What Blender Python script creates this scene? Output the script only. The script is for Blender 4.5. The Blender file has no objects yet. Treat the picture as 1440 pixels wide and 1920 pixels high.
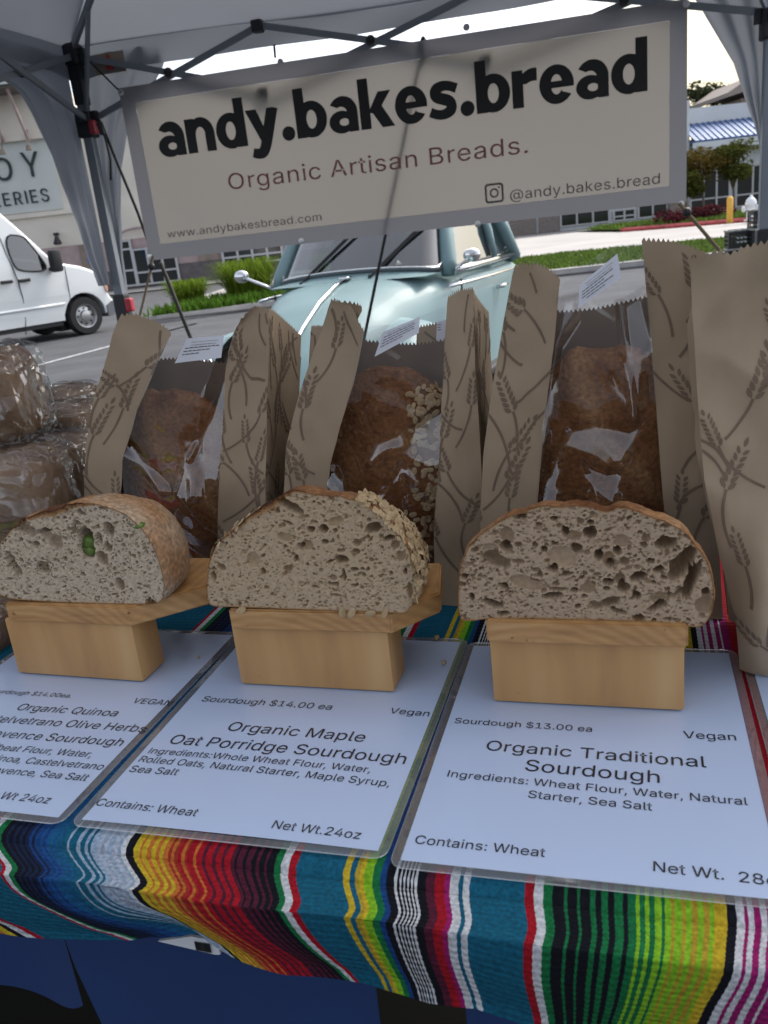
import bpy, bmesh, math, random
import numpy as np
from mathutils import Vector, Matrix, noise as mnoise

R = math.radians
random.seed(7)
rng = np.random.default_rng(11)
scene = bpy.context.scene
COL = scene.collection

# ------------------------------------------------------------------ camera, sky, sun, exposure
F_PX, PITCH, ROLL, CAM_Z = 1603.0, R(18.2), R(6.34), 1.40
cp, sp, cr, sr = math.cos(PITCH), math.sin(PITCH), math.cos(ROLL), math.sin(ROLL)
_fwd = np.array([0, cp, -sp]); _rt = np.array([1.0, 0, 0]); _dn = np.array([0, -sp, -cp])
AX = cr * _rt + sr * _dn          # image x
AY = -sr * _rt + cr * _dn         # image y (down)
cam_d = bpy.data.cameras.new("camera"); cam = bpy.data.objects.new("camera", cam_d); COL.objects.link(cam)
m = Matrix.Identity(4)
for i in range(3):
    m[i][0] = AX[i]; m[i][1] = -AY[i]; m[i][2] = -_fwd[i]
m[2][3] = CAM_Z
cam.matrix_world = m
cam_d.sensor_fit = 'HORIZONTAL'; cam_d.sensor_width = 36.0; cam_d.lens = F_PX / 1440 * 36.0
cam_d.clip_start = 0.02; cam_d.clip_end = 3000
cam_d.dof.use_dof = True; cam_d.dof.focus_distance = 0.85; cam_d.dof.aperture_fstop = 22.0
scene.camera = cam

SUN_ELEV, SUN_AZ = R(50.0), R(50.0)      # sun low behind the scene, to the right (azimuth from +y towards +x)
world = bpy.data.worlds.new("World"); scene.world = world; world.use_nodes = True
wn = world.node_tree; bg = wn.nodes["Background"]
sky = wn.nodes.new("ShaderNodeTexSky"); sky.sky_type = 'NISHITA'; sky.sun_disc = False
sky.sun_elevation = SUN_ELEV; sky.sun_rotation = SUN_AZ
sky.air_density = 0.7; sky.dust_density = 4.0; sky.ozone_density = 1.0
hs = wn.nodes.new("ShaderNodeHueSaturation"); hs.inputs["Saturation"].default_value = .42   # thin high cloud greys the blue
wn.links.new(sky.outputs[0], hs.inputs["Color"]); 
# the sun's side: a dull yellow band of haze low over the horizon
_tc = wn.nodes.new("ShaderNodeTexCoord"); _dt = wn.nodes.new("ShaderNodeVectorMath"); _dt.operation = 'DOT_PRODUCT'; _dt.inputs[1].default_value = (math.sin(R(30)), math.cos(R(30)), .02); wn.links.new(_tc.outputs["Generated"], _dt.inputs[0])
_mr = wn.nodes.new("ShaderNodeMapRange"); _mr.inputs[1].default_value = .93; _mr.inputs[2].default_value = .995; _mr.inputs[3].default_value = 0; _mr.inputs[4].default_value = .9; _mr.interpolation_type = 'SMOOTHSTEP'; wn.links.new(_dt.outputs["Value"], _mr.inputs[0])
_mx = wn.nodes.new("ShaderNodeMix"); _mx.data_type = 'RGBA'; wn.links.new(_mr.outputs[0], _mx.inputs[0]); wn.links.new(hs.outputs[0], _mx.inputs[6]); _mx.inputs[7].default_value = (3.9, 3.45, 2.35, 1); wn.links.new(_mx.outputs[2], bg.inputs[0]); bg.inputs[1].default_value = 0.15
sun_d = bpy.data.lights.new("sun", 'SUN'); sun_d.energy = .75; sun_d.angle = R(24); sun_d.color = (1, .93, .82)
sun = bpy.data.objects.new("sun", sun_d); COL.objects.link(sun)
sv = Vector((math.sin(SUN_AZ) * math.cos(SUN_ELEV), math.cos(SUN_AZ) * math.cos(SUN_ELEV), math.sin(SUN_ELEV)))
sun.rotation_euler = sv.to_track_quat('Z', 'Y').to_euler()
scene.view_settings.view_transform = 'Standard'; scene.view_settings.look = 'None'
scene.view_settings.exposure = 1.24; scene.view_settings.gamma = 1.0
scene.render.engine = 'CYCLES'
cy = scene.cycles
cy.max_bounces = 10; cy.transparent_max_bounces = 24; cy.caustics_reflective = False; cy.caustics_refractive = False
cy.use_denoising = True

# ------------------------------------------------------------------ pixel (1440x1920) -> world rays
C0 = np.array([0, 0, CAM_Z])
def ray(x, y): return AX * ((x - 720) / F_PX) + AY * ((y - 960) / F_PX) + _fwd
def onz(x, y, z=0.0):
    d = ray(x, y); return C0 + d * ((z - CAM_Z) / d[2])
def aty(x, y, Y):
    d = ray(x, y); return C0 + d * (Y / d[1])
class Plane:                     # vertical plane with its own (a, z) coordinates
    def __init__(s, o, ang):
        s.o = np.array([o[0], o[1], 0.0]); s.d = np.array([math.cos(ang), math.sin(ang), 0]); s.n = np.array([-math.sin(ang), math.cos(ang), 0]); s.ang = ang
    def at(s, x, y, off=0.0):    # -> (a, z) where the pixel's ray meets the plane pushed back by off
        d = ray(x, y); t = ((s.o + s.n * off - C0) @ s.n) / (d @ s.n); P = C0 + t * d
        return ((P - s.o) @ s.d, P[2])
    def w(s, a, z, off=0.0): return s.o + s.d * a + s.n * off + np.array([0, 0, z])
TA, TZ = R(-17.5), 1.03          # table frame: s to the right, t away from the camera
TO = np.array([-.241, .503, TZ]); TU = np.array([math.cos(TA), math.sin(TA), 0]); TV = np.array([-math.sin(TA), math.cos(TA), 0])
def T(s, t, z=0.0): return TO + TU * s + TV * t + np.array([0, 0, z])
def st(x, y, z=0.0):             # pixel on the table top (or z above it) -> (s, t)
    P = onz(x, y, TZ + z) - TO; return (P @ TU, P @ TV)
def ont(x, y, t):                # pixel on the plane t = const -> (s, z)
    d = ray(x, y); k = (t - (C0 - TO) @ TV) / (d @ TV); P = C0 + k * d - TO
    return (P @ TU, P[2])

# ------------------------------------------------------------------ materials
MATS = {}
def nodes(mt): return mt.node_tree.nodes, mt.node_tree.links
def mat(name, col, rough=.6, metal=0.0, var=0.0, scale=8.0, bump=0.0, bscale=None, col2=None, detail=4, coat=0.0, spec=None, stretch=None, bdist=.01):
    if name in MATS: return MATS[name]
    mt = bpy.data.materials.new(name); mt.use_nodes = True; N, L = nodes(mt); b = N["Principled BSDF"]
    b.inputs["Base Color"].default_value = (*col, 1); b.inputs["Roughness"].default_value = rough; b.inputs["Metallic"].default_value = metal
    if spec is not None: b.inputs["Specular IOR Level"].default_value = spec
    if coat: b.inputs["Coat Weight"].default_value = coat; b.inputs["Coat Roughness"].default_value = .06
    tc = N.new("ShaderNodeTexCoord"); mp = N.new("ShaderNodeMapping"); L.new(tc.outputs["Object"], mp.inputs[0])
    if stretch: mp.inputs["Scale"].default_value = stretch
    if var or col2:
        n = N.new("ShaderNodeTexNoise"); n.inputs["Scale"].default_value = scale; n.inputs["Detail"].default_value = detail; L.new(mp.outputs[0], n.inputs[0])
        r = N.new("ShaderNodeValToRGB"); L.new(n.outputs[0], r.inputs[0])
        c2 = col2 or tuple(min(1, c * (1 + var)) for c in col); c1 = col if col2 else tuple(c * (1 - var) for c in col)
        r.color_ramp.elements[0].position = .32; r.color_ramp.elements[1].position = .68
        r.color_ramp.elements[0].color = (*c1, 1); r.color_ramp.elements[1].color = (*c2, 1); L.new(r.outputs[0], b.inputs["Base Color"])
    if bump:
        n2 = N.new("ShaderNodeTexNoise"); n2.inputs["Scale"].default_value = bscale or scale * 4; n2.inputs["Detail"].default_value = 5; L.new(mp.outputs[0], n2.inputs[0])
        bp = N.new("ShaderNodeBump"); bp.inputs["Strength"].default_value = bump; bp.inputs["Distance"].default_value = bdist; L.new(n2.outputs[0], bp.inputs["Height"]); L.new(bp.outputs[0], b.inputs["Normal"])
    MATS[name] = mt; return mt
def attr_mat(name, attr, stops, rough=.85, nscale=120., nvar=.25, bump=.3, bscale=400., bdist=.0006, spec=.3):
    """colour from a 0..1 point attribute through a ramp, multiplied by fine noise"""
    mt = bpy.data.materials.new(name); mt.use_nodes = True; N, L = nodes(mt); b = N["Principled BSDF"]
    b.inputs["Roughness"].default_value = rough; b.inputs["Specular IOR Level"].default_value = spec
    a = N.new("ShaderNodeAttribute"); a.attribute_name = attr
    r = N.new("ShaderNodeValToRGB"); els = r.color_ramp.elements
    while len(els) < len(stops): els.new(.5)
    for e, (p, c) in zip(els, stops): e.position = p; e.color = (*c, 1)
    L.new(a.outputs["Fac"], r.inputs[0])
    tc = N.new("ShaderNodeTexCoord"); n = N.new("ShaderNodeTexNoise"); n.inputs["Scale"].default_value = nscale; n.inputs["Detail"].default_value = 6; L.new(tc.outputs["Object"], n.inputs[0])
    mr = N.new("ShaderNodeMapRange"); mr.inputs[1].default_value = .3; mr.inputs[2].default_value = .7; mr.inputs[3].default_value = 1 - nvar; mr.inputs[4].default_value = 1 + nvar; L.new(n.outputs[0], mr.inputs[0])
    mx = N.new("ShaderNodeVectorMath"); mx.operation = 'SCALE'; L.new(r.outputs[0], mx.inputs[0]); L.new(mr.outputs[0], mx.inputs["Scale"]); L.new(mx.outputs[0], b.inputs["Base Color"])
    n2 = N.new("ShaderNodeTexNoise"); n2.inputs["Scale"].default_value = bscale; n2.inputs["Detail"].default_value = 4; L.new(tc.outputs["Object"], n2.inputs[0])
    bp = N.new("ShaderNodeBump"); bp.inputs["Strength"].default_value = bump; bp.inputs["Distance"].default_value = bdist; L.new(n2.outputs[0], bp.inputs["Height"]); L.new(bp.outputs[0], b.inputs["Normal"])
    return mt
def film_mat(name, tint=(.97, .98, 1), base=.10, gain=.9, rough=.06, bscale=22., bstr=.6, bdist=.02, haze=0.0, vor=True, stretch=None):
    """clear plastic film: mostly see-through, glossy with creases"""
    mt = bpy.data.materials.new(name); mt.use_nodes = True; N, L = nodes(mt); out = N["Material Output"]; N.remove(N["Principled BSDF"])
    tr = N.new("ShaderNodeBsdfTransparent"); tr.inputs[0].default_value = (*tint, 1)
    gl = N.new("ShaderNodeBsdfGlossy"); gl.inputs["Roughness"].default_value = rough
    lw = N.new("ShaderNodeLayerWeight"); lw.inputs[0].default_value = .35
    tc = N.new("ShaderNodeTexCoord"); tco = tc.outputs["Object"]
    if stretch: mp = N.new("ShaderNodeMapping"); mp.inputs["Scale"].default_value = stretch; mp.inputs["Rotation"].default_value = (.5, .7, .3); L.new(tco, mp.inputs[0]); tco = mp.outputs[0]
    if bstr:
        n = N.new("ShaderNodeTexNoise"); n.inputs["Scale"].default_value = bscale; n.inputs["Detail"].default_value = 2.5; L.new(tco, n.inputs[0])
        bp = N.new("ShaderNodeBump"); bp.inputs["Strength"].default_value = bstr; bp.inputs["Distance"].default_value = bdist; L.new(n.outputs[0], bp.inputs["Height"])
        last = bp
        if vor:
            v = N.new("ShaderNodeTexVoronoi"); v.feature = 'DISTANCE_TO_EDGE'; v.inputs["Scale"].default_value = bscale * .9; L.new(tco, v.inputs[0])
            bp2 = N.new("ShaderNodeBump"); bp2.inputs["Strength"].default_value = bstr; bp2.inputs["Distance"].default_value = bdist * .6; L.new(v.outputs[0], bp2.inputs["Height"]); L.new(bp.outputs[0], bp2.inputs["Normal"]); last = bp2
        L.new(last.outputs[0], gl.inputs["Normal"]); L.new(last.outputs[0], lw.inputs["Normal"])
    mm = N.new("ShaderNodeMath"); mm.operation = 'MULTIPLY_ADD'; L.new(lw.outputs["Facing"], mm.inputs[0]); mm.inputs[1].default_value = gain; mm.inputs[2].default_value = base; mm.use_clamp = True
    mix = N.new("ShaderNodeMixShader"); L.new(mm.outputs[0], mix.inputs[0]); L.new(tr.outputs[0], mix.inputs[1]); L.new(gl.outputs[0], mix.inputs[2])
    last = mix
    if haze:
        df = N.new("ShaderNodeBsdfDiffuse"); df.inputs[0].default_value = (.8, .82, .85, 1); m2 = N.new("ShaderNodeMixShader"); m2.inputs[0].default_value = haze
        L.new(mix.outputs[0], m2.inputs[1]); L.new(df.outputs[0], m2.inputs[2]); last = m2
    L.new(last.outputs[0], out.inputs[0]); MATS[name] = mt; return mt
def cloth_mat(name, col, trans=.4, bump=.25, bscale=3., through=0.0, var=.06):
    """thin translucent fabric or vinyl; through = share of light that passes without scattering much"""
    mt = bpy.data.materials.new(name); mt.use_nodes = True; N, L = nodes(mt); out = N["Material Output"]; N.remove(N["Principled BSDF"])
    tc = N.new("ShaderNodeTexCoord"); n = N.new("ShaderNodeTexNoise"); n.inputs["Scale"].default_value = bscale; n.inputs["Detail"].default_value = 3; L.new(tc.outputs["Object"], n.inputs[0])
    r = N.new("ShaderNodeValToRGB"); L.new(n.outputs[0], r.inputs[0]); r.color_ramp.elements[0].color = (*[c * (1 - var) for c in col], 1); r.color_ramp.elements[1].color = (*[min(1, c * (1 + var)) for c in col], 1)
    df = N.new("ShaderNodeBsdfDiffuse"); tl = N.new("ShaderNodeBsdfTranslucent"); L.new(r.outputs[0], df.inputs[0]); L.new(r.outputs[0], tl.inputs[0])
    if bump:
        bp = N.new("ShaderNodeBump"); bp.inputs["Strength"].default_value = bump; bp.inputs["Distance"].default_value = .03; L.new(n.outputs[0], bp.inputs["Height"]); L.new(bp.outputs[0], df.inputs["Normal"])
    mix = N.new("ShaderNodeMixShader"); mix.inputs[0].default_value = trans; L.new(df.outputs[0], mix.inputs[1]); L.new(tl.outputs[0], mix.inputs[2]); last = mix
    if through:
        rf = N.new("ShaderNodeBsdfTransparent"); rf.inputs[0].default_value = (*col, 1)
        m2 = N.new("ShaderNodeMixShader"); m2.inputs[0].default_value = through; L.new(last.outputs[0], m2.inputs[1]); L.new(rf.outputs[0], m2.inputs[2]); last = m2
    L.new(last.outputs[0], out.inputs[0]); MATS[name] = mt; return mt
def wood_mat(name, along):
    mt = bpy.data.materials.new(name); mt.use_nodes = True; N, L = nodes(mt); b = N["Principled BSDF"]; b.inputs["Roughness"].default_value = .5
    tc = N.new("ShaderNodeTexCoord"); mp = N.new("ShaderNodeMapping"); L.new(tc.outputs["Object"], mp.inputs[0]); mp.inputs["Scale"].default_value = along
    n = N.new("ShaderNodeTexNoise"); n.inputs["Scale"].default_value = 1; n.inputs["Detail"].default_value = 6; n.inputs["Distortion"].default_value = .4; L.new(mp.outputs[0], n.inputs[0])
    r = N.new("ShaderNodeValToRGB"); L.new(n.outputs[0], r.inputs[0]); e = r.color_ramp.elements
    e[0].position = .25; e[0].color = (.37, .19, .075, 1); e[1].position = .75; e[1].color = (.56, .335, .140, 1); k = e.new(.5); k.color = (.50, .275, .100, 1)
    n3 = N.new("ShaderNodeTexNoise"); n3.inputs["Scale"].default_value = 90; n3.inputs["Detail"].default_value = 3; L.new(tc.outputs["Object"], n3.inputs[0])
    r3 = N.new("ShaderNodeValToRGB"); L.new(n3.outputs[0], r3.inputs[0]); r3.color_ramp.elements[0].position = .24; r3.color_ramp.elements[0].color = (.35, .25, .16, 1); r3.color_ramp.elements[1].position = .31; r3.color_ramp.elements[1].color = (1, 1, 1, 1)
    mx = N.new("ShaderNodeMix"); mx.data_type = 'RGBA'; mx.blend_type = 'MULTIPLY'; mx.inputs[0].default_value = 1; L.new(r.outputs[0], mx.inputs[6]); L.new(r3.outputs[0], mx.inputs[7]); L.new(mx.outputs[2], b.inputs["Base Color"])
    bp = N.new("ShaderNodeBump"); bp.inputs["Strength"].default_value = .25; bp.inputs["Distance"].default_value = .001; L.new(n.outputs[0], bp.inputs["Height"]); L.new(bp.outputs[0], b.inputs["Normal"])
    MATS[name] = mt; return mt

# ------------------------------------------------------------------ mesh helpers
def link(o, parent=None):
    COL.objects.link(o)
    if parent is not None: o.parent = parent
    return o
def mesh(name, verts, faces, mt, parent=None, smooth=False, mi=None, uvs=None):
    me = bpy.data.meshes.new(name)
    me.from_pydata([tuple(map(float, v)) for v in verts], [], [tuple(map(int, f)) for f in faces])
    for k in (mt if isinstance(mt, (list, tuple)) else [mt]): me.materials.append(k)
    if mi is not None: me.polygons.foreach_set("material_index", np.asarray(mi, dtype=np.int32))
    if smooth: me.polygons.foreach_set("use_smooth", np.ones(len(me.polygons), dtype=bool))
    me.update()
    return link(bpy.data.objects.new(name, me), parent)
def fattr(o, name, vals):
    a = o.data.attributes.new(name, 'FLOAT', 'POINT'); a.data.foreach_set("value", np.asarray(vals, dtype=np.float32))
class MB:
    """collects simple solids into one mesh"""
    def __init__(s): s.v, s.f, s.m = [], [], []
    def add(s, v, f, m=0):
        o = len(s.v); s.v += [tuple(map(float, p)) for p in v]; s.f += [tuple(int(i) + o for i in q) for q in f]; s.m += [m] * len(f); return s
    def box(s, c, d, m=0, rz=0.0, bev=0.0, rot=None):
        bm = bmesh.new(); bmesh.ops.create_cube(bm, size=1)
        for v in bm.verts: v.co = Vector((v.co.x * d[0], v.co.y * d[1], v.co.z * d[2]))
        if bev: bmesh.ops.bevel(bm, geom=bm.edges[:], offset=bev, segments=2, affect='EDGES', profile=.6)
        M = Matrix.Translation(c) @ (rot if rot else Matrix.Rotation(rz, 4, 'Z')); bm.transform(M); bm.verts.index_update()
        s.add([v.co[:] for v in bm.verts], [[v.index for v in f.verts] for f in bm.faces], m); bm.free(); return s
    def tube(s, pts, r, n=8, m=0, cap=True, closed=False):
        pts = [Vector(p) for p in pts]; rs = r if isinstance(r, (list, tuple)) else [r] * len(pts); v = []; K = len(pts); nrm = None
        for i, p in enumerate(pts):
            a = pts[(i - 1) % K] if closed else pts[max(i - 1, 0)]; b = pts[(i + 1) % K] if closed else pts[min(i + 1, K - 1)]
            d = (b - a).normalized()
            if nrm is None: nrm = d.orthogonal().normalized()
            nrm = (nrm - d * nrm.dot(d)); nrm = nrm.normalized() if nrm.length > 1e-6 else d.orthogonal().normalized(); bn = d.cross(nrm)
            for k in range(n):
                t = 2 * math.pi * k / n; v.append(p + (nrm * math.cos(t) + bn * math.sin(t)) * rs[i])
        f = []
        for i in range(K if closed else K - 1):
            j = (i + 1) % K
            for k in range(n): f.append((i * n + k, i * n + (k + 1) % n, j * n + (k + 1) % n, j * n + k))
        if cap and not closed: f += [tuple(range(n - 1, -1, -1)), tuple((K - 1) * n + k for k in range(n))]
        return s.add(v, f, m)
    def bar(s, a, b, w, h, m=0):
        """box beam from a to b"""
        a, b = Vector(a), Vector(b); d = b - a; L = d.length; q = d.to_track_quat('X', 'Z').to_matrix().to_4x4()
        return s.box((a + b) / 2, (L, w, h), m, rot=q)
    def lathe(s, prof, n=24, M=None, m=0, cap=True):
        M = M or Matrix.Identity(4); v = []; f = []
        for (r, z) in prof:
            for k in range(n):
                t = 2 * math.pi * k / n; v.append(M @ Vector((r * math.cos(t), r * math.sin(t), z)))
        for i in range(len(prof) - 1):
            for k in range(n): f.append((i * n + k, i * n + (k + 1) % n, (i + 1) * n + (k + 1) % n, (i + 1) * n + k))
        if cap: f += [tuple(range(n - 1, -1, -1)), tuple((len(prof) - 1) * n + k for k in range(n))]
        return s.add(v, f, m)
    def prism(s, poly, fn0, fn1, m=0, bev=0.0):
        """2D polygon swept from fn0(p) to fn1(p)"""
        n = len(poly); v = [fn0(*p) for p in poly] + [fn1(*p) for p in poly]
        f = [tuple(range(n - 1, -1, -1)), tuple(range(n, 2 * n))] + [(i, (i + 1) % n, (i + 1) % n + n, i + n) for i in range(n)]
        return s.add(v, f, m)
    def grid(s, fn, nu, nv, m=0):
        v = [fn(i / nu, j / nv) for j in range(nv + 1) for i in range(nu + 1)]
        f = [(j * (nu + 1) + i, j * (nu + 1) + i + 1, (j + 1) * (nu + 1) + i + 1, (j + 1) * (nu + 1) + i) for j in range(nv) for i in range(nu)]
        return s.add(v, f, m)
    def ball(s, c, r, nu=12, nv=8, m=0, jit=0.0):
        rr = r if isinstance(r, (list, tuple)) else (r, r, r); v = []; f = []
        for j in range(nv + 1):
            p = math.pi * j / nv
            for i in range(nu):
                t = 2 * math.pi * i / nu; d = Vector((math.sin(p) * math.cos(t), math.sin(p) * math.sin(t), math.cos(p)))
                k = 1 + (jit * mnoise.noise(d * 2.3 + Vector(c) * 9) if jit else 0); v.append((c[0] + d.x * rr[0] * k, c[1] + d.y * rr[1] * k, c[2] + d.z * rr[2] * k))
        for j in range(nv):
            for i in range(nu): f.append((j * nu + i, (j + 1) * nu + i, (j + 1) * nu + (i + 1) % nu, j * nu + (i + 1) % nu))
        return s.add(v, f, m)
    def build(s, name, mt, parent=None, smooth=False):
        return mesh(name, s.v, s.f, mt, parent, smooth, s.m)
def thing(name, label, cat, loc=(0, 0, 0), rz=0.0, group=None):
    o = bpy.data.objects.new(name, None); link(o); o.location = tuple(map(float, loc)); o.rotation_euler = (0, 0, rz); o.empty_display_size = .05
    return tag(o, label, cat, group)
def tag(o, label, cat, group=None):
    o["label"] = label; o["category"] = cat
    if group: o["group"] = group
    return o
def struct(o): o["kind"] = "structure"; return o
def relabel(o, label): o["label"] = label; return o
def copy_tree(o, parent=None):
    c = o.copy(); COL.objects.link(c)
    if parent is not None: c.parent = parent
    for ch in list(o.children): copy_tree(ch, c)
    return c
def smoothed(o, ang=40):
    o.data.polygons.foreach_set("use_smooth", np.ones(len(o.data.polygons), dtype=bool))
    o.data.set_sharp_from_angle(angle=R(ang)) if hasattr(o.data, "set_sharp_from_angle") else None
    return o

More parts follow.
